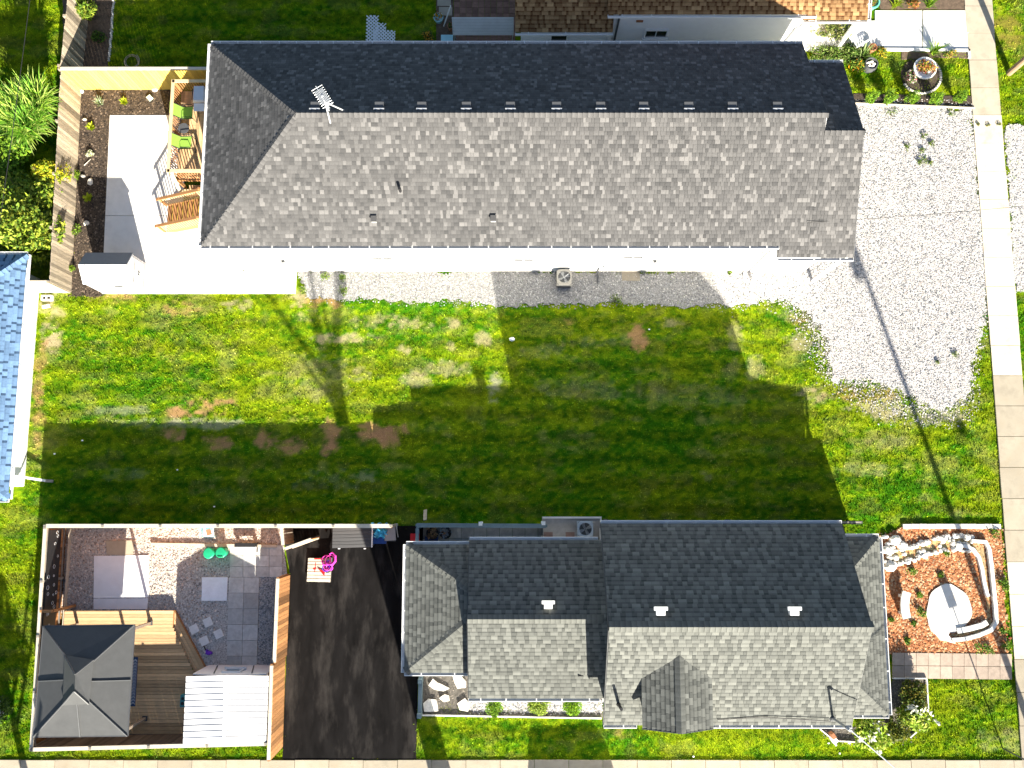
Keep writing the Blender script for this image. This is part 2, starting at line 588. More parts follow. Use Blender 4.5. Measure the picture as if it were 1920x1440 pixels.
# ------------------------------------------------------------------ building kit
class Roof:
    """collects shingles of one house; the 300 nearest the camera become parts, the rest one part"""

    def __init__(self, parent, m, expo, style, seed):
        self.parent, self.m, self.e, self.style = parent, m, expo, style
        self.r = random.Random(seed)
        self.items = []

    def tone(self, p):
        r = self.r.random()
        q = self.r.random()
        if self.style == 'grey':
            if r < 0.14:
                return 6 + int(q * 2)
            if r < 0.30:
                return 2
            return 3 + int(q * 1.8)
        if self.style == 'green':
            return (5, 5, 6, 6)[int(q * 4)] if r < 0.8 else (4, 7)[int(q * 2)]
        if self.style == 'brown':
            return (3, 4, 5)[int(q * 3)] if r < 0.85 else (2, 7)[int(q * 2)]
        return (5, 6, 7)[int(q * 3)] if r < 0.85 else 4

    def slope(self, pts, lift=0.012):
        pts = [Vector(p) for p in pts]
        a, b = pts[0], pts[1]
        n = (b - a).cross(pts[2] - a).normalized()
        if n.z < 0:
            n = -n
        u = (b - a).normalized()
        v = n.cross(u)
        cen = sum(pts, Vector()) / len(pts)
        if v.dot(cen - a) < 0:
            u = -u
            v = n.cross(u)
            a = b
        q = [((p - a).dot(u), (p - a).dot(v)) for p in pts]
        vmax = max(y for x, y in q)
        rows = max(1, int(round(vmax / self.e)))
        e = vmax / rows
        o = a + n * lift
        ws = {'grey': (0.11, 0.14, 0.17, 0.21), 'green': (0.18, 0.22, 0.27, 0.32), 'brown': (0.14, 0.18, 0.24, 0.28),
              'blue': (0.20, 0.26, 0.32, 0.38)}[self.style]
        dash = {'grey': 0, 'green': .85, 'brown': .7, 'blue': .6}[self.style]
        dw = {'grey': .1, 'green': .13, 'brown': .11, 'blue': .09}[self.style]
        was = False
        for j in range(rows):
            vm = (j + 0.5) * e
            xs = []
            k = len(q)
            for i in range(k):
                (x0, y0), (x1, y1) = q[i], q[(i + 1) % k]
                if (y0 > vm) != (y1 > vm):
                    xs.append(x0 + (x1 - x0) * (vm - y0) / (y1 - y0))
            if len(xs) < 2:
                continue
            lo, hi = min(xs), max(xs)
            s = lo - self.r.random() * 0.25
            while s < hi:
                isd = (not was) and self.r.random() < dash
                was = isd
                w = (dw * (.8 + 1.0 * self.r.random()) if self.style == 'green' else dw) if isd else ws[int(self.r.random() * 4)]
                s0, s1 = max(s, lo), min(s + w, hi)
                full = (s0 == s and s1 == s + w)
                if s1 - s0 > 0.015:
                    t = {'green': 3 + int(self.r.random() * 1.6), 'brown': 1, 'blue': 0}[self.style] if isd else self.tone(None)
                    pos = o + u * s0 + v * (j * e)
                    self.items.append((pos, u, v, n, s1 - s0, e, t, full))
                s += w
        return self

    def geom(self, w, e, tone):
        """one tab: a raised butt edge, and the darker granule band printed along its upper edge"""
        L = e * 1.12
        k = 0.58 * L
        g = 0.004
        h = 0.013 - 0.011 * 0.58
        band = max(0.0, tone - {'grey': .07, 'green': .26, 'brown': .24, 'blue': .10}[self.style])
        return ([(g, 0, 0.013), (w - g, 0, 0.013), (w - g, k, h), (g, k, h), (g, k, h), (w - g, k, h), (w - g, L, 0.002), (g, L, 0.002), (g, 0, -0.004), (w - g, 0, -0.004)],
                [(0, 1, 2, 3), (4, 5, 6, 7), (0, 8, 9, 1), (8, 0, 3), (1, 9, 2)], [tone] * 4 + [band] * 4 + [tone] * 2)

    def finish(self, limit=300):
        idx = [i for i in range(len(self.items)) if self.items[i][7]]
        idx.sort(key=lambda i: -self.items[i][0].z)
        pick = set(idx[:limit])
        mb = MB()
        for i, (pos, u, v, n, w, e, t, full) in enumerate(self.items):
            tone = (t + 0.5) / 8
            if i in pick:
                key = (self.m.name, round(w, 2), round(e, 4), t)

                def mk(w=w, e=e, tone=tone):
                    g = self.geom(w, e, tone)
                    return MB().add(g[0], g[1], g[2])
                place(shared(key, mk, 'shingle', self.m), 'shingle', self.parent, frame(pos, u, v, n))
            else:
                jt = min(1, max(0, tone + (self.r.random() - 0.5) * 0.08))
                g = self.geom(w, e, jt)
                mb.add([pos + u * x + v * y + n * z for x, y, z in g[0]], g[1], g[2])
        o = part(mb, 'shingle_field', self.m, self.parent, kind='stuff')
        return o

    def caps(self, p0, p1, drop=0.35, w=0.15, expo=0.2, tones=(4, 5)):
        p0, p1 = Vector(p0), Vector(p1)
        d = (p1 - p0)
        Ln = d.length
        d.normalize()
        s = d.cross(Vector((0, 0, 1))).normalized()
        n = s.cross(d).normalized()
        k = max(1, int(Ln / expo))
        e = Ln / k
        for i in range(k):
            t = tones[int(self.r.random() * len(tones))]

            def mk(t=t, e=e):
                mb = MB()
                L = e * 1.3
                mb.add([(-w, 0, -w * drop + .032), (0, 0, 0.042), (w, 0, -w * drop + .032), (w, L, -w * drop + .008), (0, L, 0.015), (-w, L, -w * drop + .008),
                        (-w, 0, -w * drop - .01), (w, 0, -w * drop - .01)],
                       [(0, 1, 4, 5), (1, 2, 3, 4), (0, 6, 7, 2, 1)], [(t + .5) / 8] * 3 + [(t - 2.5) / 8] * 3 + [.05] * 2)
                return mb
            key = (self.m.name, 'cap', round(e, 4), round(w, 3), round(drop, 2), t)
            place(shared(key, mk, 'ridge_cap', self.m), 'ridge_cap', self.parent, frame(p0 + d * (i * e) + n * 0.02, s, d, n))


def siding(mb, p0, p1, z0, z1, course=0.115, tone=0.5):
    """lapped boards from p0 to p1; the outside is on the right of the direction"""
    p0, p1 = Vector((p0[0], p0[1])), Vector((p1[0], p1[1]))
    d = (p1 - p0).normalized()
    o = Vector((d.y, -d.x))
    k = max(1, int(round((z1 - z0) / course)))
    h = (z1 - z0) / k
    for i in range(k):
        za, zb = z0 + i * h, z0 + (i + 1) * h
        a, b = p0 + o * 0.016, p1 + o * 0.016
        mb.add([(a.x, a.y, za), (b.x, b.y, za), (p1.x, p1.y, zb), (p0.x, p0.y, zb), (p0.x, p0.y, za), (p1.x, p1.y, za)],
               [(0, 1, 2, 3), (4, 5, 1, 0)], tone)


def walls(parent, x0, x1, y0, y1, z0, z1, m=WHITE, name='wall'):
    for a, b in (((x0, y0), (x1, y0)), ((x1, y0), (x1, y1)), ((x1, y1), (x0, y1)), ((x0, y1), (x0, y0))):
        mb = MB()
        siding(mb, a, b, z0 + 0.25, z1)
        w = part(mb, name, m, parent)
        f = MB()
        d = (Vector(b) - Vector(a)).normalized()
        f.beam((a[0] + d.x * .01, a[1] + d.y * .01, z0 + 0.12), (b[0] - d.x * .01, b[1] - d.y * .01, z0 + 0.12), 0.04, 0.26)
        part(f, 'foundation', CONCRETE, parent)


def gutter(parent, p0, p1, out, strap=0.78, w=0.12, m=None):
    m = m or WHITE_METAL
    p0, p1 = Vector(p0), Vector(p1)
    o = Vector((out[0], out[1], 0))
    mb = MB()
    mb.beam(p0 + o * (w / 2) + Vector((0, 0, -0.09)), p1 + o * (w / 2) + Vector((0, 0, -0.09)), w, 0.012)
    mb.beam(p0 + o * w + Vector((0, 0, -0.04)), p1 + o * w + Vector((0, 0, -0.04)), 0.024, 0.11)
    d = (p1 - p0).normalized()
    for p in (p0, p1):
        mb.beam(p + Vector((0, 0, -.045)), p + o * w + Vector((0, 0, -.045)), 0.012, 0.09)
    g = part(mb, 'gutter', m, parent)
    L = (p1 - p0).length
    k = max(1, int(L / strap))
    sb = MB()
    rr = random.Random(int(abs(p0.x) * 100))
    for i in range(k):
        c = p0 + d * (L * (i + 0.5 + 0.25 * (rr.random() - .5)) / k)
        sb.beam(c + o * -0.05 + Vector((0, 0, 0.018)), c + o * w + Vector((0, 0, 0.018)), 0.035, 0.008)
    s = part(sb, 'gutter_strap', m, g, kind='stuff')
    return g


def window(parent, c, along, out, w, h, mullion=True, frame_m=WHITE):
    """a window in a vertical wall: frame and pane"""
    c, a, o = Vector(c), Vector((along[0], along[1], 0)), Vector((out[0], out[1], 0))
    f = MB()
    up = Vector((0, 0, 1))
    t = 0.07
    for q in (-1, 1):
        f.beam(c + a * q * (w / 2) - up * (h / 2) + o * .03, c + a * q * (w / 2) + up * (h / 2) + o * .03, t, t + .004, up=o)
    for q in (-1, 1):
        f.beam(c - a * (w / 2 + t / 2) + up * q * (h / 2) + o * .035, c + a * (w / 2 + t / 2) + up * q * (h / 2) + o * .035, t + .02, t, up=up)
    if mullion:
        f.beam(c - up * (h / 2) + o * .025, c + up * (h / 2) + o * .025, 0.04, 0.04, up=o)
    fr = part(f, 'window', frame_m, parent)
    p = MB()
    p.beam(c - a * (w / 2) + o * .012, c + a * (w / 2) + o * .012, 0.02, h)
    part(p, 'pane', GLASS_DARK, fr)
    s = MB()
    s.beam(c - a * (w / 2 + .1) - up * (h / 2 + .06) + o * .06, c + a * (w / 2 + .1) - up * (h / 2 + .06) + o * .06, 0.14, 0.04)
    part(s, 'sill', frame_m, fr)
    return fr


def downspout(parent, x, y, z0, z1, kick=(0, -0.4), m=None):
    mb = MB()
    mb.beam((x, y, z0 + .12), (x, y, z1), 0.08, 0.06)
    mb.beam((x, y, z0 + .12), (x + kick[0], y + kick[1], z0 + .05), 0.08, 0.06)
    return part(mb, 'downspout', m or WHITE_METAL, parent)


# ------------------------------------------------------------------ fences
def fence(name, label, p0, p1, h, m, face=1, group=None, bw=0.14, gap=0.006, post_m=None, cap=None, posts=2.4,
          rails=True, z0=0.0, jitter=0.02, post_h=0.04, board_t=0.022, cat='fence', skip=None):
    """vertical boards on the `face` side (+1 = left of p0->p1)"""
    a, b = Vector((p0[0], p0[1], 0)), Vector((p1[0], p1[1], 0))
    root = thing(name, label, cat, (a.x, a.y, z0), group)
    d = (b - a).normalized()
    L = (b - a).length
    nrm = Vector((-d.y, d.x, 0)) * face
    post_m = post_m or m
    k = max(2, int(round(L / posts)) + 1)
    for i in range(k):
        c = a + d * (L * i / (k - 1))
        key = ('post', post_m.name, round(h, 2), round(post_h, 2))
        me = shared(key, lambda: MB().box((0, 0, (h + post_h) / 2), (0.1, 0.1, h + post_h), 0, 0.35), 'post', post_m)
        place(me, 'post', root, frame((c.x, c.y, z0), d, Vector((0, 0, 1)).cross(d), Vector((0, 0, 1))))
    if rails:
        for z in (0.25, h - 0.3):
            mb = MB()
            q0, q1 = a + nrm * 0.036, b + nrm * 0.036
            mb.beam((q0.x, q0.y, z0 + z), (q1.x, q1.y, z0 + z), 0.035, 0.09)
            part(mb, 'rail', post_m, root)
    nb = int(L / (bw + gap))
    r = random.Random(int(L * 100))
    for i in range(nb):
        t = int(r.random() * 8)
        key = ('board', m.name, round(h, 2), round(bw, 3), t)
        me = shared(key, lambda: MB().box((0, 0, h / 2), (bw, board_t, h), 0, (t + .5) / 8), 'board', m)
        c = a + d * (L * (i + .5) / nb) + nrm * (0.067 + 0.006 * r.random())
        if skip and skip(i / nb):
            continue
        place(me, 'board', root, frame((c.x, c.y, z0 + (r.random() - .5) * jitter - 0.01), d, Vector((0, 0, 1)).cross(d), Vector((0, 0, 1))))
    if cap is not None:
        mb = MB()
        kk = max(1, k - 1)
        for i in range(kk):
            q0 = a + d * (L * i / kk + .005)
            q1 = a + d * (L * (i + 1) / kk - .005)
            mb.beam((q0.x, q0.y, z0 + h + .012), (q1.x, q1.y, z0 + h + .012), cap[0], 0.07, tone=0.3 + .5 * r.random())
        part(mb, 'cap_rail', cap[1], root)
    return root


# ------------------------------------------------------------------ plants
def leaf_quads(C, size, colr, up=0.35, aspect=2.0, seed=0, fold=0.15):
    """leaf-shaped quads at points C; returns V, F, col"""
    r = np.random.default_rng(seed)
    n = len(C)
    d = r.normal(size=(n, 3))
    d[:, 2] = d[:, 2] * 0.6 + 0.0
    d /= np.linalg.norm(d, axis=1, keepdims=True)
    nn = r.normal(size=(n, 3))
    nn[:, 2] += up * 3
    s = np.cross(d, nn)
    s /= np.linalg.norm(s, axis=1, keepdims=True) + 1e-9
    nrm = np.cross(s, d)
    sz = size * (0.6 + 0.8 * r.random(n))[:, None]
    a = C - d * sz * 0.5
    b = C + s * sz * 0.5 / aspect - nrm * sz * fold
    c = C + d * sz * 0.5
    e = C - s * sz * 0.5 / aspect - nrm * sz * fold
    V = np.stack([a, b, c, e], 1).reshape(-1, 3)
    F = np.arange(4 * n).reshape(-1, 4)
    F3 = np.concatenate([F[:, [0, 1, 2]], F[:, [0, 2, 3]]])
    col = np.repeat(colr, 4, axis=0)
    return V, F3, col


def mixcol(n, cols, seed=0, var=0.25):
    r = np.random.default_rng(seed)
    cols = np.asarray(cols)
    i = r.integers(0, len(cols), n)
    return np.clip(cols[i] * (1 + var * (r.random((n, 1)) * 2 - 1)), 0, 1)


def lump_points(n, rx, ry, rz, seed, shell=0.45, lumps=9):
    """points through an uneven ellipsoid made of overlapping lumps, standing on z=0"""
    r = np.random.default_rng(seed)
    L = r.normal(size=(lumps, 3))
    L /= np.linalg.norm(L, axis=1, keepdims=True)
    L *= (0.35 + 0.35 * r.random((lumps, 1)))
    L[0] = 0
    rad = 0.30 + 0.28 * r.random(lumps)
    rad[0] = 0.6
    k = r.integers(0, lumps, n)
    d = r.normal(size=(n, 3))
    d /= np.linalg.norm(d, axis=1, keepdims=True)
    q = (1 - shell * r.random((n, 1)) ** 1.5)
    p = L[k] + d * rad[k][:, None] * q
    p[:, 2] = p[:, 2] + 1.0
    p[:, 2] = np.clip(p[:, 2], 0.05, None)
    return p * np.array([rx, ry, rz])


def shrub(name, label, cat, c, rx, ry, h, n, size, cols, seed, group=None, stems=4, aspect=2.0, up=0.35, lumps=9, flowers=None):
    root = thing(name, label, cat, c, group)
    pts = lump_points(n, rx, ry, h / 2, seed, lumps=lumps) + np.array(c)
    V, F, col = leaf_quads(pts, size, mixcol(n, cols, seed), aspect=aspect, seed=seed, up=up)
    np_part('foliage', V, F, col, LEAF, root)
    mb = MB()
    r = random.Random(seed)
    for i in range(stems):
        a = r.random() * 6.28
        mb.tube([c, (c[0] + .3 * rx * math.cos(a), c[1] + .3 * ry * math.sin(a), c[2] + h * .4),
                 (c[0] + .7 * rx * math.cos(a), c[1] + .7 * ry * math.sin(a), c[2] + h * .75)], 0.025 + .01 * h, 5, r1=0.008)
    part(mb, 'stem', BARK, root)
    if flowers:
        nf, fs, fc = flowers
        pts = lump_points(nf, rx * 1.03, ry * 1.03, h / 2 * 1.05, seed + 5, shell=0.1, lumps=lumps) + np.array(c)
        pts = pts[pts[:, 2] > c[2] + h * 0.45]
        C = np.repeat(pts, 6, axis=0) + np.random.default_rng(seed).normal(size=(len(pts) * 6, 3)) * fs * .45
        V, F, col = leaf_quads(C, fs, mixcol(len(C), fc, seed, .12), aspect=1.6, seed=seed + 1, up=.8)
        np_part('blossom', V, F, col, LEAF, root)
    return root


def blades(root_c, n, length, width, cols, seed, lean=(0.2, 1.2), base_r=0.1, segs=4, droop=1.0, name='foliage', root=None, z0=0):
    """arching strap leaves"""
    r = np.random.default_rng(seed)
    az = r.random(n) * 2 * np.pi
    L = length * (0.6 + 0.6 * r.random(n))
    le = lean[0] + (lean[1] - lean[0]) * r.random(n)
    br = base_r * np.sqrt(r.random(n))
    ba = r.random(n) * 2 * np.pi
    bx = root_c[0] + br * np.cos(ba)
    by = root_c[1] + br * np.sin(ba)
    V = []
    p = np.stack([bx, by, np.full(n, root_c[2] + z0)], 1)
    side = np.stack([-np.sin(az), np.cos(az), np.zeros(n)], 1)
    for i in range(segs + 1):
        t = i / segs
        w = (width * (1 - t ** 2) * 0.5 + 0.001)
        V.append(p - side * w)
        V.append(p + side * w)
        ang = le * (0.45 + 1.1 * droop * t)
        step = (L / segs)[:, None] * np.stack([np.sin(ang) * np.cos(az), np.sin(ang) * np.sin(az), np.cos(ang)], 1)
        p = p + step
        p[:, 2] = np.maximum(p[:, 2], root_c[2] + 0.02)
    V = np.stack(V, 1)
    m = 2 * (segs + 1)
    base = np.arange(n)[:, None] * m
    F = []
    for i in range(segs):
        F.append(np.concatenate([base + 2 * i, base + 2 * i + 1, base + 2 * i + 3, base + 2 * i + 2], 1))
    F = np.concatenate(F)
    col = np.repeat(mixcol(n, cols, seed), m, axis=0)
    return np_part(name, V.reshape(-1, 3), F, col, LEAF, root)


G_BRIGHT = [(0.14, 0.27, 0.018), (0.22, 0.34, 0.025), (0.08, 0.17, 0.014)]
G_MID = [(0.05, 0.11, 0.012), (0.075, 0.15, 0.015), (0.035, 0.08, 0.01)]
G_DARK = [(0.03, 0.07, 0.012), (0.045, 0.10, 0.015), (0.06, 0.12, 0.02)]
G_LIME = [(0.28, 0.38, 0.02), (0.20, 0.34, 0.015), (0.34, 0.40, 0.03)]
G_YELLOW = [(0.48, 0.44, 0.02), (0.36, 0.40, 0.03), (0.55, 0.46, 0.04)]
# ================================================================== SETTING
g = MB()
g.add([(-300, -300, -0.12), (300, -300, -0.12), (300, 300, -0.12), (-300, 300, -0.12)], [(0, 1, 2, 3)])
structure(g, 'ground', mat('far_grass', (0.06, 0.10, 0.018), rough=1, var=0.4, scale=0.6))

# ---- footprints that carry no grass
DRIVE_GRAVEL = poly2([(1600, 190), (1827, 203), (1829, 300), (1842, 400), (1850, 535), (1846, 600), (1828, 660), (1812, 740), (1770, 770), (1730, 755), (1690, 730),
                      (1640, 718), (1562, 716), (1556, 650), (1540, 618), (1512, 580), (1480, 566), (1425, 562), (1380, 572), (1360, 574), (1340, 500), (1560, 480)])
STRIP_GRAVEL = poly2([(560, 508), (1400, 508), (1372, 572), (1250, 574), (1180, 568), (1060, 572), (960, 575), (905, 570), (800, 566), (720, 560), (640, 562), (575, 556)])
EAST_GRAVEL = poly2([(1886, 236), (2010, 236), (2030, 540), (1906, 546), (1898, 520)])
PATIO = poly2([(207, 216), (330, 216), (330, 330), (400, 440), (565, 505), (565, 552), (190, 552)])
BED_W = poly2([(150, 160), (335, 160), (335, 220), (216, 220), (200, 540), (188, 556), (134, 556)])
YARD_GRAVEL = poly2([(88, 988), (528, 988), (540, 1090), (522, 1262), (385, 1262), (330, 1150), (100, 1150)])
DRIVE_ASPHALT = poly2([(528, 986), (795, 986), (800, 1262), (784, 1262), (780, 1424), (530, 1424), (537, 1240), (543, 1070)])
FRONT_BED = poly2([(1640, 1010), (1690, 990), (1876, 990), (1888, 1225), (1660, 1225)])
HARD = [DRIVE_GRAVEL, STRIP_GRAVEL, EAST_GRAVEL, PATIO, BED_W, YARD_GRAVEL, DRIVE_ASPHALT, FRONT_BED]
SW_E = (21.60, 22.93)
SW_S = (-12.35, -10.98)
HARD += [[(21.6, -14), (22.93, -14), (22.93, 27), (21.6, 27)], [(-30, SW_S[0]), (30, SW_S[0]), (30, SW_S[1]), (-30, SW_S[1])]]
HARD += [[(-12.2, 10.3), (13.4, 10.3), (13.4, 18.5), (-12.2, 18.5)],                                   # long house
         [(-4.2, -8.3), (13, -8.3), (13, -1.15), (-4.2, -1.15)], [(13, -8.3), (14.6, -8.3), (14.6, -1.8), (13, -1.8)],
         [(-3.9, -8.8), (3.6, -8.8), (3.6, -1), (-3.9, -1)],
         [(-30, 0.2), (-21.55, 0.2), (-21.55, 10.2), (-30, 10.2)],
         [(-19.9, -10), (-9.7, -10), (-9.7, -1.2), (-19.9, -1.2)],
         poly2([(960, 0), (1640, 0), (1640, 40), (1815, 90), (1500, 95), (960, 95)]), poly2([(820, -40), (970, -40), (970, 90), (820, 90)]),
         poly2([(1630, -30), (1820, -30), (1820, 95), (1630, 95)]), poly2([(1590, 172), (1826, 180), (1826, 205), (1600, 195)]),
         poly2([(1672, 1222), (1895, 1226), (1900, 1272), (1672, 1272)]), poly2([(1673, 1272), (1737, 1272), (1738, 1345), (1690, 1392), (1560, 1390), (1530, 1365), (1660, 1345)]),
         poly2([(120, 0), (215, 0), (200, 128), (125, 128)])]

# ---- lawn: one gently lumpy sheet
SPOTS = []


def spot(px, py, rx, ry, kind, a=1.0):
    p = P(px, py)
    SPOTS.append((p.x, p.y, rx / 41.5, ry / 41.5, kind, a))


for s_ in [(640, 634, 52, 9, 'dry'), (1197, 636, 15, 22, 'dirt'), (700, 808, 36, 14, 'dirt'), (725, 822, 22, 16, 'dirt'), (745, 806, 20, 10, 'dirt'),
           (620, 818, 17, 28, 'dirt'), (612, 838, 12, 14, 'dirt'), (495, 822, 18, 18, 'dirt'), (548, 838, 26, 12, 'dirt'), (385, 762, 40, 14, 'dirt'), (340, 772, 30, 10, 'dirt'),
           (330, 812, 24, 10, 'dirt'), (410, 830, 30, 10, 'dirt'), (95, 600, 20, 42, 'dry'), (100, 640, 12, 24, 'dry'), (345, 578, 40, 12, 'dirt', .7), (225, 560, 50, 8, 'dirt', .8),
           (440, 572, 24, 12, 'dry'), (598, 566, 36, 16, 'dirt', .9), (560, 560, 14, 14, 'dry'), (585, 590, 22, 12, 'dry', .7), (690, 600, 40, 14, 'dry', .6), (770, 605, 34, 10, 'dry', .7),
           (850, 606, 18, 10, 'dry', .8), (845, 652, 10, 12, 'dry'), (907, 632, 14, 14, 'dry', .8), (925, 740, 15, 28, 'dead'), (760, 655, 14, 8, 'dry'), (680, 700, 20, 10, 'dry', .6),
           (830, 690, 40, 12, 'dry', .6), (780, 712, 30, 10, 'dry', .7), (1380, 640, 14, 30, 'dry', .5), (1420, 690, 16, 24, 'dry', .6), (1540, 740, 36, 14, 'dry', .8), (1600, 740, 60, 14, 'dirt', .6),
           (1660, 770, 50, 20, 'dry', .8), (1740, 770, 60, 22, 'dead', .8), (1800, 700, 18, 60, 'dry', .7), (1500, 640, 24, 16, 'dry', .7), (1520, 600, 24, 20, 'dirt', .5), (1560, 620, 20, 16, 'dirt', .5),
           (1260, 606, 26, 8, 'dry', .6), (1070, 602, 10, 6, 'dirt', .6), (600, 700, 50, 40, 'dry', .35), (75, 700, 10, 60, 'dirt', .6), (72, 790, 10, 50, 'dirt', .6), (1325, 895, 14, 10, 'dry', .5),
           (830, 932, 14, 5, 'dirt', .4), (220, 770, 60, 8, 'dead', .5), (380, 794, 50, 10, 'dead', .8), (280, 792, 60, 8, 'dead', .5),
           (1890, 1390, 40, 20, 'dry', .4), (1600, 1240, 0.1, 0.1, 'dry'), (1900, 50, 30, 60, 'gold', .9), (1160, 1368, 10, 14, 'dirt', .5),
           (1640, 880, 60, 10, 'dry', .4), (1680, 830, 40, 16, 'dry', .4), (1120, 640, 60, 10, 'dry', .25), (1010, 660, 50, 12, 'dry', .3), (1100, 730, 90, 16, 'dry', .3), (1300, 740, 80, 20, 'dry', .25),
           (620, 900, 60, 20, 'dead', .3), (680, 890, 20, 12, 'dead', .4), (240, 890, 30, 10, 'dead', .3), (1480, 590, 20, 10, 'dry', .5)]:
    spot(*s_)
KC = {'dry': np.array([0.42, 0.35, 0.20]), 'dirt': np.array([0.46, 0.25, 0.125]), 'gold': np.array([0.27, 0.21, 0.045]), 'dead': np.array([0.36, 0.35, 0.24])}


def lawn_col(x, y):
    """surface colour of the turf and how bare it is"""
    n1 = fbm(x, y, 4.5, 3)
    n4 = fbm(x * .6, y, 0.34, 91, 2)
    n5 = fbm(x * .55, y, 0.13, 95, 2)
    n2 = fbm(x, y, 1.1, 9)
    n3 = fbm(x * 0.35, y * 1.6, 1.3, 21)
    k = np.clip((n1 - 0.5) * 1.1 + (n2 - 0.5) * 0.6 + (n3 - 0.5) * 0.7 + (n4 - .5) * 0.3 + (n5 - .5) * 1.5 + 0.55, 0, 1)[..., None]
    a = np.array([0.046, 0.180, 0.003])
    b = np.array([0.218, 0.288, 0.006])
    c = a * (1 - k) + b * k
    c = c * (0.70 + 0.60 * n5)[..., None]
    th = np.clip((fbm(x * .6, y, 0.5, 131) - .58) * 4, 0, .26)[..., None]
    c = c * (1 - th) + np.array([0.23, 0.20, 0.06]) * th
    # bands left by mowing
    c = c * (1 + 0.16 * np.sin(2 * np.pi * (y + .25 * (n1 - .5)) / 1.05 + 2.2 * fbm(x * .12, y, 1.5, 12)))[..., None]
    # the empty lot is paler and patchier than the kept lawns
    lot = ((y > -1.3) & (y < 10.5) & (x > -21.6) & (x < 21.6)).astype(float)
    d = np.clip((fbm(x, y, 1.6, 33) - 0.66) * 6 + (n4 - .5) * 1.2, 0, 1) * lot * 0.28
    d = np.maximum(d, np.clip((fbm(x * .5, y, 0.7, 41) - 0.70) * 7 + (n5 - .5), 0, 1) * lot * 0.34)
    bare = d.copy()
    c = c * (1 - d[..., None]) + np.array([0.33, 0.29, 0.12]) * d[..., None]
    wob = fbm(x * .7, y, 0.5, 77) * .55 + fbm(x * .7, y, 0.16, 78, 2) * .45
    for sx, sy, rx, ry, kind, al in SPOTS:
        q = ((x - sx) / (rx + 1e-3)) ** 2 + ((y - sy) / (ry + 1e-3)) ** 2
        w = np.clip(0.95 - q * 0.62 + (wob - .5) * 4.2, 0, 1) * np.exp(-np.clip(q - 2.2, 0, 40)) * al * .82
        c = c * (1 - w[..., None]) + KC[kind] * w[..., None]
        bare = np.maximum(bare, w)
    return c, bare


def lawn_z(x, y):
    return 0.03 * (fbm(x, y, 0.42, 5, 2) - 0.5) + 0.045 * (fbm(x * .7, y, 0.16, 8, 2) - 0.5)


GX = np.arange(-27.5, 27.51, 0.09)
GY = np.arange(-14.2, 26.01, 0.09)
XX, YY = np.meshgrid(GX, GY)
cc, bb = lawn_col(XX, YY)
ZZ = lawn_z(XX, YY) * (1 - 0.5 * bb)
nx, ny = len(GX), len(GY)
idx = (np.arange(ny - 1)[:, None] * nx + np.arange(nx - 1)[None, :]).ravel()
FF = np.stack([idx, idx + 1, idx + nx + 1, idx + nx], 1)
np_struct('lawn', np.stack([XX.ravel(), YY.ravel(), ZZ.ravel()], 1), FF, (cc * 0.8).reshape(-1, 3), LAWNMAT, smooth=True)

# ---- grass blades (nobody could count them)
NB = 800000
r_ = np.random.default_rng(4)
bx = r_.uniform(-26.5, 26.5, NB)
by = r_.uniform(-13.8, 25.5, NB)
ok = np.ones(NB, bool)
for pl in HARD:
    j_ = .24 if (pl is DRIVE_GRAVEL or pl is STRIP_GRAVEL or pl is EAST_GRAVEL) else .05
    ok &= ~inside(pl, bx + r_.normal(0, j_, NB), by + r_.normal(0, j_, NB))
# ragged tufts creeping over the gravel edge
bx, by = bx[ok], by[ok]
col, bare = lawn_col(bx, by)
keep = r_.random(len(bx)) > bare * 0.85
bx, by, col, bare = bx[keep], by[keep], col[keep], bare[keep]
n = len(bx)
clump = fbm(bx, by, 0.32, 61, 2)
hh = (0.03 + 0.065 * r_.random(n)) * (0.6 + 0.8 * clump) * (1 - 0.5 * bare)
ww = 0.012 + 0.022 * r_.random(n)
az = r_.random(n) * 2 * np.pi
la = r_.random(n) * 2 * np.pi
ln = hh * (0.3 + 1.1 * r_.random(n))
zb = lawn_z(bx, by) - 0.01
A = np.stack([bx - np.cos(az) * ww, by - np.sin(az) * ww, zb], 1)
B = np.stack([bx + np.cos(az) * ww, by + np.sin(az) * ww, zb], 1)
Cc = np.stack([bx + np.cos(la) * ln, by + np.sin(la) * ln, zb + hh], 1)
V = np.stack([A, B, Cc], 1).reshape(-1, 3)
F = np.arange(3 * n).reshape(-1, 3)
tint = (0.6 + 0.8 * r_.random(n))[:, None] * np.where(r_.random((n, 1)) < 0.14, np.array([[1.75, 1.45, 2.2]]), np.array([[1.0, 1.06, 0.9]]))
np_struct('grass', V, F, np.repeat(np.clip(col * tint, 0, .8), 3, axis=0), GRASSMAT, kind='stuff')


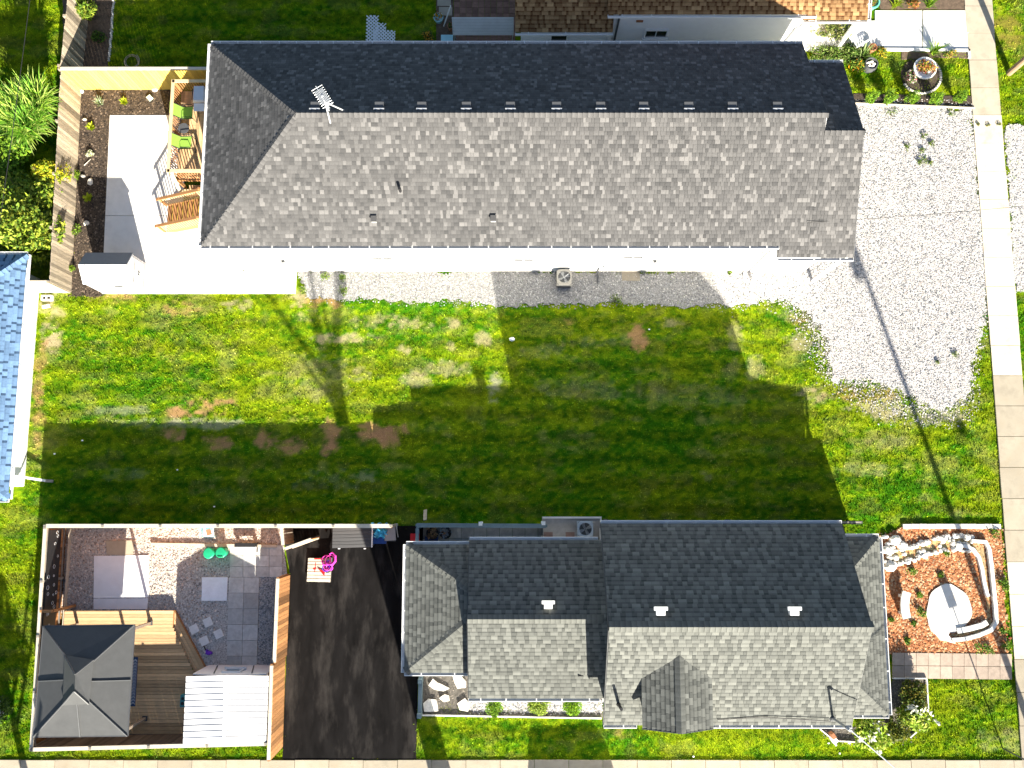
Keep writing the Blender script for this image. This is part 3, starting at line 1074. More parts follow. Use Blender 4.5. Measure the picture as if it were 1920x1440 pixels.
def pebbles(name, poly, n, smin, smax, cols, z, seed, flat=0.6, keepfn=None, excl=(), jit=.10):
    r = np.random.default_rng(seed)
    xs = [p[0] for p in poly]
    ys = [p[1] for p in poly]
    x = r.uniform(min(xs) - .1, max(xs) + .1, n * 3)
    y = r.uniform(min(ys) - .1, max(ys) + .1, n * 3)
    ok = inside(poly, x + r.normal(0, jit, n * 3), y + r.normal(0, jit, n * 3))
    for e in excl:
        ok &= ~inside(e, x, y)
    x, y = x[ok][:n], y[ok][:n]
    n = len(x)
    s = (smin + (smax - smin) * r.random(n) ** 2)[:, None]
    dirs = np.array([(1, 0, 0), (0, 1, 0), (-1, 0, 0), (0, -1, 0), (0, 0, flat)], float)
    a = r.random(n) * 6.28
    V = []
    for i in range(5):
        j = dirs[i] * (0.7 + 0.6 * r.random((n, 1)))
        V.append(np.stack([j[:, 0] * np.cos(a) - j[:, 1] * np.sin(a), j[:, 0] * np.sin(a) + j[:, 1] * np.cos(a), j[:, 2] + 0.05], 1) * s + np.stack([x, y, np.full(n, z)], 1))
    V = np.stack(V, 1).reshape(-1, 3)
    b = (np.arange(n) * 5)[:, None]
    F = np.concatenate([b + np.array([[i, (i + 1) % 4, 4]]) for i in range(4)])
    col = np.repeat(mixcol(n, cols, seed, .3), 5, axis=0)
    m = mat('pebble', (0.1, 0.1, 0.1), rough=0.95, var=0.1, usecol=True, spec=0.15)
    return np_struct(name, V, F, col, m, kind='stuff')


WHITE_PEB = [(0.60, 0.58, 0.57), (0.46, 0.44, 0.45), (0.30, 0.30, 0.32), (0.62, 0.57, 0.52), (0.14, 0.15, 0.16), (0.22, 0.215, 0.215), (0.46, 0.41, 0.38)]
GREY_PEB = [(0.30, 0.29, 0.27), (0.40, 0.37, 0.33), (0.20, 0.19, 0.18), (0.45, 0.42, 0.38), (0.34, 0.26, 0.20)]
BROWN_PEB = [(0.42, 0.37, 0.33), (0.54, 0.48, 0.43), (0.28, 0.24, 0.22), (0.64, 0.58, 0.52), (0.54, 0.42, 0.34)]

b_ = MB()
b_.prism(jag(jag(DRIVE_GRAVEL, 0.25, 0.8, 3), 0.16, 0.18, 5), -0.1, 0.035)
structure(b_, 'gravel_driveway', GRAVEL)
b_ = MB()
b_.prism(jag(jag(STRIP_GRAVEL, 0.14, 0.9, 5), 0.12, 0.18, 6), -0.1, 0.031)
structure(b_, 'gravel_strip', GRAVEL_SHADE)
b_ = MB()
b_.prism(jag(EAST_GRAVEL, 0.12, 0.25, 6), -0.1, 0.031)
structure(b_, 'gravel_apron', GRAVEL)
pebbles('gravel', DRIVE_GRAVEL, 60000, 0.012, 0.046, WHITE_PEB, 0.035, 1, jit=.22)
pebbles('gravel', STRIP_GRAVEL, 10000, 0.014, 0.045, [(.40, .395, .39), (.28, .28, .285), (.17, .17, .18), (.46, .44, .41), (.22, .215, .21)], 0.031, 2, jit=.15)  # pebble colours darkened too, for the strip's shade
pebbles('gravel', poly2([(1570, 700), (1830, 690), (1826, 775), (1780, 800), (1680, 785), (1580, 745)]), 2600, .012, .045, WHITE_PEB, 0.02, 11, jit=.3)
pebbles('gravel', poly2([(1470, 560), (1575, 590), (1580, 720), (1540, 700), (1505, 620)]), 1500, .012, .045, WHITE_PEB, 0.02, 12, jit=.3)
pebbles('gravel', EAST_GRAVEL, 5000, 0.016, 0.05, WHITE_PEB, 0.031, 3)

# ---- sidewalks, each slab a piece
sw = struct_root('sidewalk')
y = -13.7
k = 0
r1 = random.Random(2)
while y < 26:
    L = 1.37
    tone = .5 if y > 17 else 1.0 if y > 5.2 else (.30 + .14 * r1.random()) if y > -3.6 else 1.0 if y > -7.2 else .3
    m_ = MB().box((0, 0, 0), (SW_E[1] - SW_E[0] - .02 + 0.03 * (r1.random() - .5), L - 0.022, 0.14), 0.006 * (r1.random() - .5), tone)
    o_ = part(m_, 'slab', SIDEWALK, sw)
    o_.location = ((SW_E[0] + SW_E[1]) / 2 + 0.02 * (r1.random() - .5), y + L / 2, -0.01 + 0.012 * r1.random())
    y += L
x = -29.5
while x < 21.4:
    L = 1.45
    m_ = MB().box((0, 0, 0), (L - 0.02, SW_S[1] - SW_S[0], 0.14), 0, min(1, max(0, 0.45 + 0.2 * (r1.random() - .5))))
    o_ = part(m_, 'slab', SIDEWALK, sw)
    o_.location = (x + L / 2, (SW_S[0] + SW_S[1]) / 2 + 0.02 * (r1.random() - .5), -0.01 + 0.012 * r1.random())
    x += L
# streets beyond the frame
b_ = MB()
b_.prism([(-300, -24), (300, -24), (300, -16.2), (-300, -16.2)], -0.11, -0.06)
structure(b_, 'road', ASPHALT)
b_ = MB()
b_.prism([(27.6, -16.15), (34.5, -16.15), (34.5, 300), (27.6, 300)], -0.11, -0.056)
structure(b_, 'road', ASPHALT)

# ---- concrete patio behind the long house
pt = struct_root('patio')
ya, yb, yc = P(300, 217).y, P(300, 405).y, P(300, 551).y
xw0, xw1 = P(207, 217).x, P(192, 551).x
xm = xw0 + (xw1 - xw0) * 0.56
for pl, tn in (([(xw0, ya), (-15.2, ya), (-15.2, 13.2), (-12.3, 13.2), (-12.3, yb + .012), (xm, yb + .012)], .6),
               ([(xm, yb - .012), (-12.3, yb - .012), (-12.3, 10.3), (-12.3, yc), (xw1, yc)], .5),
               ([(-12.28, 10.3), (-9.85, 10.3), (-9.85, yc), (-12.28, yc)], .62)):
    part(MB().prism(pl, -0.1, 0.055, tn), 'slab', CONCRETE, pt)

# ---- planting bed along the left fence
structure(MB().prism(jag(BED_W, 0.03, 0.3, 8), -0.1, 0.03), 'mulch_bed', MULCH_DARK)
pebbles('mulch', BED_W, 5000, 0.02, 0.06, [(0.10, 0.075, 0.055), (0.05, 0.038, 0.03), (0.16, 0.12, 0.09), (0.03, 0.025, 0.022)], 0.03, 9, flat=.4)

# soil strip beyond the yellow fence
SOIL_N = poly2([(118, -40), (213, -40), (203, 128), (120, 128)])
structure(MB().prism(jag(SOIL_N, .03, .3, 2), -0.1, 0.03), 'soil_strip', SOIL)

# ---- asphalt driveway
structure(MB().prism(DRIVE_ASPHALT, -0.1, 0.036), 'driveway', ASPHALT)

# ---- gravel yard behind the fence
structure(MB().prism(YARD_GRAVEL, -0.1, 0.034), 'yard_gravel', GRAVEL_GREY)
Y1 = poly2([(88, 988), (432, 988), (432, 1022), (432, 1080), (380, 1240), (330, 1150), (100, 1150)])
Y2 = poly2([(490, 1080), (522, 1080), (522, 1262), (486, 1262)])
Y3 = poly2([(432, 988), (528, 988), (528, 1022), (432, 1022)])
pebbles('gravel', Y1, 9000, 0.018, 0.06, BROWN_PEB, 0.034, 21)
pebbles('gravel', Y2, 2200, 0.02, 0.055, [(0.3, 0.31, 0.32), (0.2, 0.21, 0.22), (0.42, 0.42, 0.42)], 0.034, 22)
pebbles('gravel', Y3, 1200, 0.018, 0.06, BROWN_PEB, 0.034, 23)

# ---- red mulch front bed
structure(MB().prism(jag(FRONT_BED, .02, .3, 4), -0.1, 0.034), 'front_bed', MULCH_RED)
pebbles('mulch', FRONT_BED, 11000, 0.02, 0.075, [(0.42, 0.18, 0.08), (0.32, 0.12, 0.05), (0.50, 0.27, 0.14), (0.22, 0.08, 0.04), (0.48, 0.33, 0.20)], 0.034, 31, flat=.45)
# ================================================================== LONG GREY HOUSE
LH = thing('long_house', 'long white bungalow under a light grey speckled shingle roof, across the top of the photo', 'house', (0.6, 14.4, 0))
ze, zr = 4.6, 7.31
XW, XE = -12.55, 11.95
YN, YS, YR = 18.8, 10.12, 14.47
XH = -8.19
sl = (zr - ze) / (YR - YS)
walls(LH, -12.2, 11.9, 10.32, 18.5, 0, 4.5)
walls(LH, 11.92, 13.35, 10.325, 17.7, 0, 4.3)
rf = MB()
S_main = [(XW, YS, ze), (XE, YS, ze), (XE, YR, zr), (XH, YR, zr)]
N_main = [(12.13, YN, ze), (XW, YN, ze), (XH, YR, zr), (XE, YR, zr)]
W_hip = [(XW, YN, ze), (XW, YS, ze), (XH, YR, zr)]
zf = ze - sl * 0.42
YF = 13.92
zfr = ze + sl * (YF - YS)
YFN = YF + (zfr - zf) / 0.628
S_front = [(XE, YS - .42, zf), (13.87, YS - .42, zf), (13.44, YF, zfr), (XE, YF, zfr)]
S_porch = [(10.78, YS - .42, zf), (XE, YS - .42, zf), (XE, YS, ze), (10.78, YS, ze)]
N_front = [(13.87, YFN, zf), (XE, YFN, zf), (XE, YF, zfr), (13.44, YF, zfr)]
for q in (S_main, N_main, W_hip, S_front, S_porch, N_front):
    rf.slab(q, 0.12)
part(rf, 'roof', SHINGLE_GREY, LH)
R = Roof(LH, SHINGLE_GREY, 0.16, 'grey', 5)
for q in (S_main, N_main, W_hip, S_front, S_porch, N_front):
    R.slope(q)
R.finish(300)
R.caps((XW + .05, YN - .05, ze), (XH, YR, zr), .4)
R.caps((XW + .05, YS + .05, ze), (XH, YR, zr), .4)
R.caps((XH, YR, zr), (XE, YR, zr), .6)
R.caps((XE, YF, zfr), (13.44, YF, zfr), .6)
gb = MB()
gb.slab([(XE + .05, YS + .3, ze - .2), (XE + .05, YN - .3, ze - .2), (XE + .05, YR, zr - .12)], .06)
gb.slab([(13.36, 10.4, 4.3), (13.36, 17.6, 4.3), (13.36, 13.92, 6.2)], .06)
part(gb, 'gable_wall', WHITE, LH)
fb = MB()
fb.beam((13.88, YS - .42, zf - .12), (13.45, YF, zfr - .12), .03, .18)
fb.beam((13.45, YF, zfr - .12), (13.88, YFN, zf - .12), .03, .18)
fb.beam((12.14, YN, ze - .14), (XE + .02, YR, zr - .14), .03, .18)
part(fb, 'fascia', DARKGREY, LH)
gutter(LH, (XW, YN, ze), (12.13, YN, ze), (0, 1))
gutter(LH, (XW, YS, ze), (10.78, YS, ze), (0, -1))
gutter(LH, (10.78, YS - .42, zf), (13.87, YS - .42, zf), (0, -1))
gutter(LH, (XE + .2, YFN, zf), (13.87, YFN, zf), (0, 1))
gutter(LH, (XW, YS, ze), (XW, YN, ze), (-1, 0))
sf = MB()
sf.span((-12.5, 10.14, 4.42), (13.8, 10.30, 4.45))
sf.span((-12.5, 18.52, 4.42), (12.1, 18.78, 4.45))
sf.span((10.8, 9.74, 4.22), (13.8, 10.13, 4.25))
part(sf, 'soffit', WHITE, LH)
for x in (10.95, 13.7):
    part(MB().box((x, 9.82, 2.12), (.12, .12, 4.2)), 'porch_post', WHITE, LH)
for x, z in ((-5.6, 2.2), (0.5, 2.0), (5.2, 2.4)):
    window(LH, (x, 10.32, z), (1, 0), (0, -1), 0.9, 0.6)
window(LH, (-12.2, 13.2, 3.0), (0, 1), (-1, 0), 0.9, 1.2)
dr = part(MB().span((-12.26, 15.0, 1.22), (-12.19, 15.9, 3.3)), 'door', WHITE, LH)
part(MB().box((-12.29, 15.1, 2.2), (.05, .05, .12)), 'handle', DARKGREY, dr)
for px, pz in ((531, 488), (1228, 488)):
    q = PW(px, pz, 10.3)
    part(MB().box((q.x, 10.26, q.z), (.14, .1, .2)).box((q.x, 10.2, q.z + .06), (.1, .06, .08)), 'wall_light', DARKGREY, LH)
for px, py in ((826, 491), (984, 491)):
    q = PW(px, py, 10.3)
    part(MB().box((q.x, 10.27, q.z), (.55, .08, .08)), 'wall_vent', GREY_METAL, LH)
downspout(LH, 10.6, 10.24, 0, 4.5)
# pipes at the foot of the wall
mb = MB()
q = P(1120, 508)
mb.tube([(q.x, 10.25, .12), (q.x, 9.75, .07)], .035, 8).tube([(q.x, 10.25, .1), (q.x, 10.25, .7)], .035, 8)
part(mb, 'drain_pipe', DARKGREY, LH)
mb = MB()
for px in (1131, 1138):
    q = P(px, 508)
    mb.tube([(q.x, 10.25, .1), (q.x, 10.24, .9)], .03, 6)
mb.box((P(1134, 508).x, 10.22, .85), (.3, .16, .32))
part(mb, 'meter_box', GREY_METAL, LH)


def roof_z(y):
    return zr - (y - YR) * sl if y > YR else zr - (YR - y) * sl


# box vents behind the ridge
v0 = None
VX = (581 + 8, 710, 790, 874, 957, 1044, 1127, 1208, 1293, 1375, 1460)
for i, px in enumerate(VX):
    q = P(px, 205, zr)
    y_ = YR + 0.38
    z_ = roof_z(y_)
    vb = part(MB().box((q.x, y_, z_ + .03), (.34, .28, .2)), 'roof_vent', DARKGREY, LH)
    part(MB().box((q.x, y_ - .17, z_ + .12), (.40, .05, .17)), 'vent_hood', SILVER, vb)
for px, py in ((701, 411), (925, 410)):
    y_ = 11.2
    q = P(px, py, roof_z(y_))
    y_ = q.y
    z_ = roof_z(y_)
    vb = part(MB().box((q.x, y_, z_ + .06), (.2, .2, .22)), 'roof_vent', GREY_METAL, LH)
    part(MB().box((q.x, y_, z_ + .185), (.24, .24, .03)), 'vent_hood', SHINGLE_GREY, vb)
q = P(748, 351, 6.2)
z_ = roof_z(q.y)
part(MB().tube([(q.x, q.y, z_ - .1), (q.x, q.y, z_ + .36)], .06, 8), 'vent_pipe', DARK, LH)

# TV antenna
AB = P(617, 205, 7.3)
AN = thing('tv_antenna', 'silver television antenna on a tripod straddling the ridge of the long grey roof', 'antenna', (AB.x, YR + .12, 7.25))
top = Vector((AB.x, YR + .12, 8.5))
f1, f2, f3 = P(621, 234, 7.0), P(645, 207, 7.25), Vector((AB.x - .1, YR + .55, 7.0))
for f_ in (f1, f2, f3):
    zz = roof_z(f_.y) + .02
    part(MB().tube([(f_.x, f_.y, zz), (AB.x, YR + .12, 8.0)], .028, 6), 'leg', SILVER, AN)
part(MB().tube([(AB.x, YR + .12, 7.3), top], .03, 6), 'mast', SILVER, AN)
mb = MB()
ad = Vector((0.5, -0.8, 0)).normalized()
sd = Vector((.8, .5, 0)).normalized()
tl = top + Vector((0, 0, -.1))
for k_ in range(9):
    c = tl + ad * (-.42 + k_ * .10)
    mb.tube([c - sd * .22, c + sd * .22], .012, 4)
mb.tube([tl - ad * .5, tl + ad * .5], .02, 6)
part(mb, 'elements', SILVER, AN)
mb = MB()
for k_ in range(7):
    c = tl + sd * (-.15 + .05 * k_) + Vector((0, 0, .05))
    mb.tube([c - ad * .3, c + ad * .3], .014, 4)
part(mb, 'reflector', SILVER, AN)

# ------------------------------------------------------------------ air conditioners


def ac_unit(label, cx, cy, z0, w, h, m):
    a = thing('air_conditioner', label, 'air conditioner', (cx, cy, z0))
    b = MB()
    c = 0.06
    pl = [(cx + sx * (w / 2 - ax), cy + sy * (w / 2 - ay)) for sx, sy, ax, ay in
          ((-1, -1, c, 0), (1, -1, c, 0), (1, -1, 0, c), (1, 1, 0, c), (1, 1, c, 0), (-1, 1, c, 0), (-1, 1, 0, c), (-1, -1, 0, c))]
    b.prism(pl, z0, z0 + h * .82)
    part(b, 'body', DARKGREY, a)
    sl_ = MB()
    for i in range(9):
        z = z0 + .06 + i * h * .8 / 9
        sl_.box((cx, cy, z), (w + .012, w + .012, .016))
    part(sl_, 'louvre', m, a, kind='stuff')
    t = MB()
    N_ = 24
    ro = w * .42
    outer, inner = [], []
    for i in range(N_):
        an = 2 * math.pi * (i + .5) / N_
        k = min((w / 2 + .01) / max(abs(math.cos(an)), abs(math.sin(an))), w * .62)
        outer.append((cx + k * math.cos(an), cy + k * math.sin(an)))
        inner.append((cx + ro * math.cos(an), cy + ro * math.sin(an)))
    V_ = [(x, y, z0 + h) for x, y in outer] + [(x, y, z0 + h) for x, y in inner] + [(x, y, z0 + h * .8) for x, y in outer] + [(x, y, z0 + h * .8) for x, y in inner]
    F_ = []
    for i in range(N_):
        j = (i + 1) % N_
        F_ += [(i, j, N_ + j, N_ + i), (2 * N_ + j, 2 * N_ + i, i, j)[::-1], (N_ + i, N_ + j, 3 * N_ + j, 3 * N_ + i)]
    t.add(V_, F_)
    part(t, 'top_panel', m, a)
    f = MB()
    f.lathe([(0, .06), (w * .09, .05), (w * .1, 0)], (cx, cy, z0 + h * .83), 12)
    for i in range(4):
        an = i * math.pi / 2 + .4
        d1 = Vector((math.cos(an), math.sin(an), 0))
        d2 = Vector((-d1.y, d1.x, 0))
        o_ = Vector((cx, cy, z0 + h * .84))
        f.slab([o_ + d1 * w * .08 - d2 * .03, o_ + d1 * ro * .95 - d2 * .07, o_ + d1 * ro * .95 + d2 * .08 + Vector((0, 0, .04)), o_ + d1 * w * .08 + d2 * .04 + Vector((0, 0, .03))], .006)
    part(f, 'fan', GREY_METAL, a)
    gr = MB()
    for i in range(4):
        rr = ro * (.3 + .22 * i)
        gr.tube([(cx + rr * math.cos(k * math.pi / 10), cy + rr * math.sin(k * math.pi / 10), z0 + h) for k in range(21)], .005, 4)
    for i in range(6):
        an = i * math.pi / 3
        gr.tube([(cx, cy, z0 + h), (cx + ro * math.cos(an), cy + ro * math.sin(an), z0 + h)], .005, 4)
    part(gr, 'guard', DARKGREY, a)
    return a


q = P(1058, 519, .75)
ac_unit('square grey air conditioner on the gravel against the long white wall', q.x, q.y, 0.03, .66, .75, mat('taupe_metal', (.15, .145, .135), rough=.5, var=.1))

# ------------------------------------------------------------------ rear deck with stairs
DK = thing('rear_deck', 'raised orange wood deck with railings at the left end of the long grey roof', 'deck', (-13.7, 16.3, 0))
DX0, DX1, DY0, DY1, DZ = -15.08, -12.24, 14.25, 18.42, 1.2
nb = 19
for i in range(nb):
    w_ = (DX1 - DX0) / nb
    t_ = i * 5 % 8
    me = shared(('dkb', t_), lambda: MB().box((0, 0, 0), (w_ - .008, DY1 - DY0, .035), 0, (t_ + .5) / 8), 'board', WOOD_DECK)
    place(me, 'board', DK, Matrix.Translation((DX0 + w_ * (i + .5), (DY0 + DY1) / 2, DZ - .018)))
mb = MB()
for a, b in (((DX0, DY0), (DX1, DY0)), ((DX0, DY1), (DX1, DY1)), ((DX0, DY0), (DX0, DY1))):
    mb.beam((a[0], a[1], DZ - .15), (b[0], b[1], DZ - .15), .045, .22)
part(mb, 'joist', WOOD_ORANGE, DK)
for x, y in ((DX0, DY0), (DX0, 16.3), (DX0, DY1), (-13.7, DY0), (-13.0, DY1), (-13.7, 12.15), (-13.7, 13.45)):
    part(MB().box((x, y, 1.08), (.1, .1, 2.16), 0, .5), 'post', WOOD_ORANGE, DK)
RLM = mat('pale_cedar', (0.62, 0.47, 0.27), rough=.8, var=.15, scale=5)
for a, b in (((DX0 - .04, DY1), (DX1, DY1)), ((DX0, DY0 - .06), (DX0, DY1 + .06)), ((DX0 - .04, DY0), (-13.62, DY0))):
    part(MB().beam((a[0], a[1], 2.16), (b[0], b[1], 2.16), .14, .035), 'top_rail', RLM, DK)
mb = MB()


def balusters(mb, a, b, z0, z1, z2=None, z3=None, step=.125):
    L = math.hypot(b[0] - a[0], b[1] - a[1])
    k = max(1, int(L / step))
    for i in range(k):
        f = (i + .5) / k
        x, y = a[0] + (b[0] - a[0]) * f, a[1] + (b[1] - a[1]) * f
        za = z0 if z2 is None else z0 + (z2 - z0) * f
        zb_ = z1 if z3 is None else z1 + (z3 - z1) * f
        mb.box((x, y, (za + zb_) / 2), (.035, .035, zb_ - za), 0, .5)
    return mb


balusters(mb, (DX0, DY1), (DX1, DY1), 1.25, 2.14)
balusters(mb, (DX0, DY0), (DX0, DY1), 1.25, 2.14)
balusters(mb, (DX0, DY0), (-13.7, DY0), 1.25, 2.14)
part(mb, 'baluster', WOOD_ORANGE, DK, kind='stuff')
# landing
for i in range(10):
    w_ = 1.42 / 10
    me = shared(('lnb', i % 4), lambda: MB().box((0, 0, 0), (w_ - .008, 2.1, .035), 0, .3 + .15 * (i % 4)), 'board', WOOD_DECK)
    place(me, 'board', DK, Matrix.Translation((-13.66 + w_ * (i + .5), 13.2, DZ - .018)))
# small lower platform beside the stairs
part(MB().span((-14.75, 13.62, .55), (-13.76, 14.18, .6)), 'lower_platform', WOOD_DECK, DK)
part(MB().beam((-14.8, 13.6, 1.45), (-13.7, 13.6, 1.45), .13, .035).beam((-14.8, 13.6, 1.45), (-14.95, 14.2, 2.1), .13, .035), 'top_rail', RLM, DK)
part(balusters(MB(), (-14.8, 13.62), (-13.75, 13.62), .6, 1.43), 'baluster', WOOD_ORANGE, DK, kind='stuff')
NS = 7
for i in range(NS):
    x = -13.78 - .30 * i
    z = DZ - .165 * (i + 1) + .02
    st = part(MB().box((x - .14, 12.8, z), (.27, 1.24, .04), 0, .3 + .1 * (i % 3)), 'stair_tread', WOOD_ORANGE, DK)
    part(MB().box((x - .01, 12.8, z + .08), (.02, 1.24, .13), 0, .7), 'riser', WOOD_FRESH, st)
for y in (12.17, 13.43):
    part(MB().beam((-13.7, y, 1.05), (-15.9, y, -.05), .05, .24), 'stringer', WOOD_ORANGE, DK)
    part(MB().beam((-13.6, y, 2.12), (-16.1, y, .82), .13, .04), 'hand_rail', WOOD_ORANGE, DK)
    part(balusters(MB(), (-13.75, y), (-15.9, y), 1.15, 2.05, .05, .9), 'baluster', RLM, DK, kind='stuff')
    part(MB().box((-15.95, y, .45), (.1, .1, .95)), 'post', WOOD_ORANGE, DK)


def patio_chair(label, px, py, rz):
    c = P(px, py, 1.66)
    t = thing('patio_chair', label, 'chair', (c.x, c.y, DZ), 'green chairs on the rear deck')
    x, y, z = c.x, c.y, DZ
    part(MB().slab([(x - .02, y - .27, z + .43), (x + .46, y - .27, z + .47), (x + .46, y + .27, z + .47), (x - .02, y + .27, z + .43)], .02), 'seat', LIME, t)
    part(MB().slab([(x - .02, y - .27, z + .44), (x - .02, y + .27, z + .44), (x - .36, y + .27, z + .98), (x - .36, y - .27, z + .98)], .02), 'backrest', LIME, t)
    for s in (-1, 1):
        yy = y + s * .29
        part(MB().tube([(x - .38, yy, z + 1.0), (x - .02, yy, z + .43), (x + .5, yy, z + .47), (x + .52, yy, z + .02)], .016, 6), 'frame', DARK, t)
        part(MB().tube([(x - .25, yy, z + .02), (x + .06, yy, z + .62), (x + .44, yy, z + .64), (x + .5, yy, z + .47)], .016, 6), 'armrest', DARK, t)
    part(MB().tube([(x - .25, y - .29, z + .02), (x - .25, y + .29, z + .02)], .014, 6).tube([(x + .52, y - .29, z + .02), (x + .52, y + .29, z + .02)], .014, 6), 'stretcher', DARK, t)


patio_chair('lime green sling chair on the rear deck, the upper of two', 342, 211, 0)
patio_chair('lime green sling chair on the rear deck, the lower of two nearer the stairs', 339, 267, 0)
q = P(344, 240, 1.7)
t = thing('side_table', 'small dark round table between the two green deck chairs', 'table', (q.x, q.y, DZ))
part(MB().lathe([(.24, .46), (.24, .49)], (q.x, q.y, DZ), 20), 'table_top', DARKGREY, t)
for i in range(3):
    a = i * 2.1
    part(MB().tube([(q.x + .1 * math.cos(a), q.y + .1 * math.sin(a), DZ + .46), (q.x + .22 * math.cos(a), q.y + .22 * math.sin(a), DZ)], .012, 5), 'leg', DARK, t)
q = P(374, 178, 2.1)
t = thing('barbecue', 'pale grey barbecue with side shelf in the upper corner of the rear deck', 'barbecue', (q.x, q.y, DZ))
x, y, z = q.x, q.y, DZ
part(MB().box((x, y, z + .45), (.55, .62, .7)), 'cabinet', DARKGREY, t)
part(MB().add([(x - .3, y - .33, z + .82), (x + .3, y - .33, z + .82), (x + .3, y + .33, z + .82), (x - .3, y + .33, z + .82), (x - .2, y - .33, z + 1.08), (x + .24, y - .33, z + 1.08), (x + .24, y + .33, z + 1.08), (x - .2, y + .33, z + 1.08)], BOXF), 'lid', SILVER, t)
part(MB().tube([(x - .31, y - .25, z + .93), (x - .31, y + .25, z + .93)], .02, 6), 'handle', DARK, t)
part(MB().box((x + .5, y, z + .84), (.34, .5, .03)), 'side_shelf', RESIN_WHITE, t)
part(MB().box((x - .02, y - .55, z + .84), (.45, .36, .03)), 'side_shelf', RESIN_WHITE, t)

# ------------------------------------------------------------------ white garden shed
SX0, SX1, SY0, SY1 = -18.66, -16.75, 9.3, 10.66
SH = thing('garden_shed', 'small white resin shed with a grey roof slope beside the weathered fence', 'shed', ((SX0 + SX1) / 2, (SY0 + SY1) / 2, 0.03))
for a, b in (((SX0, SY0), (SX1, SY0)), ((SX1, SY0), (SX1, SY1)), ((SX1, SY1), (SX0, SY1)), ((SX0, SY1), (SX0, SY0))):
    mb = MB()
    siding(mb, a, b, .04, 1.55, .19)
    part(mb, 'wall', RESIN_WHITE, SH)
yr_ = 10.04
part(MB().slab([(SX0 - .12, SY1 + .08, 1.52), (SX1 + .06, SY1 + .08, 1.52), (SX1 + .06, yr_, 2.08), (SX0 - .12, yr_, 2.08)], .05), 'roof_panel', RESIN_GREY, SH)
part(MB().slab([(SX0 - .12, SY0 + .0, 1.56), (SX1 + .06, SY0 + .0, 1.56), (SX1 + .06, yr_, 2.08), (SX0 - .12, yr_, 2.08)], .05), 'roof_panel', RESIN_WHITE, SH)
for s_ in range(4):
    f = (s_ + .5) / 4
    part(MB().beam((SX0 - .1 + (SX1 - SX0 + .1) * f, SY0 + .02, 1.57), (SX0 - .1 + (SX1 - SX0 + .1) * f, yr_ - .02, 2.085), .03, .02), 'roof_rib', RESIN_WHITE, SH)
for xx in (SX0, SX1 - .0):
    part(MB().add([(xx, SY0, 1.55), (xx, SY1, 1.55), (xx, yr_, 2.03), (xx - .03, SY0, 1.55), (xx - .03, SY1, 1.55), (xx - .03, yr_, 2.03)], [(0, 1, 2), (5, 4, 3), (0, 2, 5, 3), (1, 4, 5, 2)]), 'gable_wall', RESIN_WHITE, SH)
for s in (0, 1):
    ya_, yb_ = (SY0 + .14, SY0 + .67) if s == 0 else (SY0 + .69, SY0 + 1.22)
    d = part(MB().span((SX1 + .02, ya_, .1), (SX1 + .05, yb_, 1.5)), 'door', RESIN_WHITE, SH)
    part(MB().box((SX1 + .07, yb_ - .06 if s == 0 else ya_ + .06, .85), (.04, .03, .14)), 'handle', DARK, d)
    for hz in (.3, 1.3):
        part(MB().box((SX1 + .06, (ya_ + yb_) / 2, hz), (.02, .5, .02)), 'hinge', DARKGREY, d)
q = PW(221, 533, SY0)
part(MB().box((-17.35, SY0 - .02, 1.2), (.36, .04, .22)), 'vent', DARKGREY, SH)

# ------------------------------------------------------------------ fences of the rear yard
fence('fence', 'weathered grey board fence running down the left side beside the dark mulch bed', P(150, 166), P(131, 548), 1.86, WOOD_WEATHERED, face=1, bw=.135, gap=.012, jitter=.05)
fence('fence', 'weathered board fence running up out of the top left corner', (-20.38, 19.3), (-20.15, 26.5), 1.88, WOOD_WEATHERED, face=-1, bw=.135, gap=.012, jitter=.04)
fence('fence', 'new yellow pine fence along the top edge of the mulch bed', (-20.3, 19.16), (-12.6, 19.16), 1.86, WOOD_FRESH, face=-1, bw=.15, gap=.008, jitter=.01, posts=2.2, rails=True,
      cap=(.13, WOOD_PALE))
fence('fence', 'short white vinyl fence panel between the blue roof and the weathered fence', (-21.5, 9.38), (-20.2, 9.38), 1.75, WHITE, face=-1, bw=.14, gap=.004, jitter=0, posts=1.3, cap=(.07, WOOD_PALE))

# ================================================================== GREY-GREEN HOUSE
BH = thing('grey_house', 'house under a grey green roof of three joined sections at the bottom of the photo', 'house', (5, -5, 0))
walls(BH, 3.75, 12.7, -8.25, -1.25, 0, 3.95)
walls(BH, -1.45, 3.72, -7.6, -1.95, 0, 2.75)
walls(BH, -4.05, -1.48, -6.65, -2.1, 0, 2.45)
MX0, MX1, MN, MS, MR, mze, mzr = 3.5, 12.97, -0.98, -8.55, -4.58, 4.0, 6.4
zs = mze
SM_ = (mzr - zs) / (MR - MS)
NMs = (mzr - zs) / (MN - MR)
slopes = [[(MX0, MS, zs), (MX1, MS, zs), (MX1, MR, mzr), (MX0, MR, mzr)], [(MX1, MN, zs), (MX0, MN, zs), (MX0, MR, mzr), (MX1, MR, mzr)]]
DX = -1.72
dze, dzr = 2.8, 4.1
dN, dS = P(880, 1013, dze).y, P(877, 1309, dze).y
dR = P(875, 1161, dzr).y
slopes += [[(DX, dS, dze), (3.74, dS, dze), (3.74, dR, dzr), (DX, dR, dzr)], [(3.74, dN, dze), (DX, dN, dze), (DX, dR, dzr), (3.74, dR, dzr)]]
gW, gN, gS = P(762, 1021, 2.5).x, P(762, 1021, 2.5).y, P(755, 1261, 2.5).y
gx, gy0, gy1, gzr = -1.55, -3.62, -4.62, 3.42
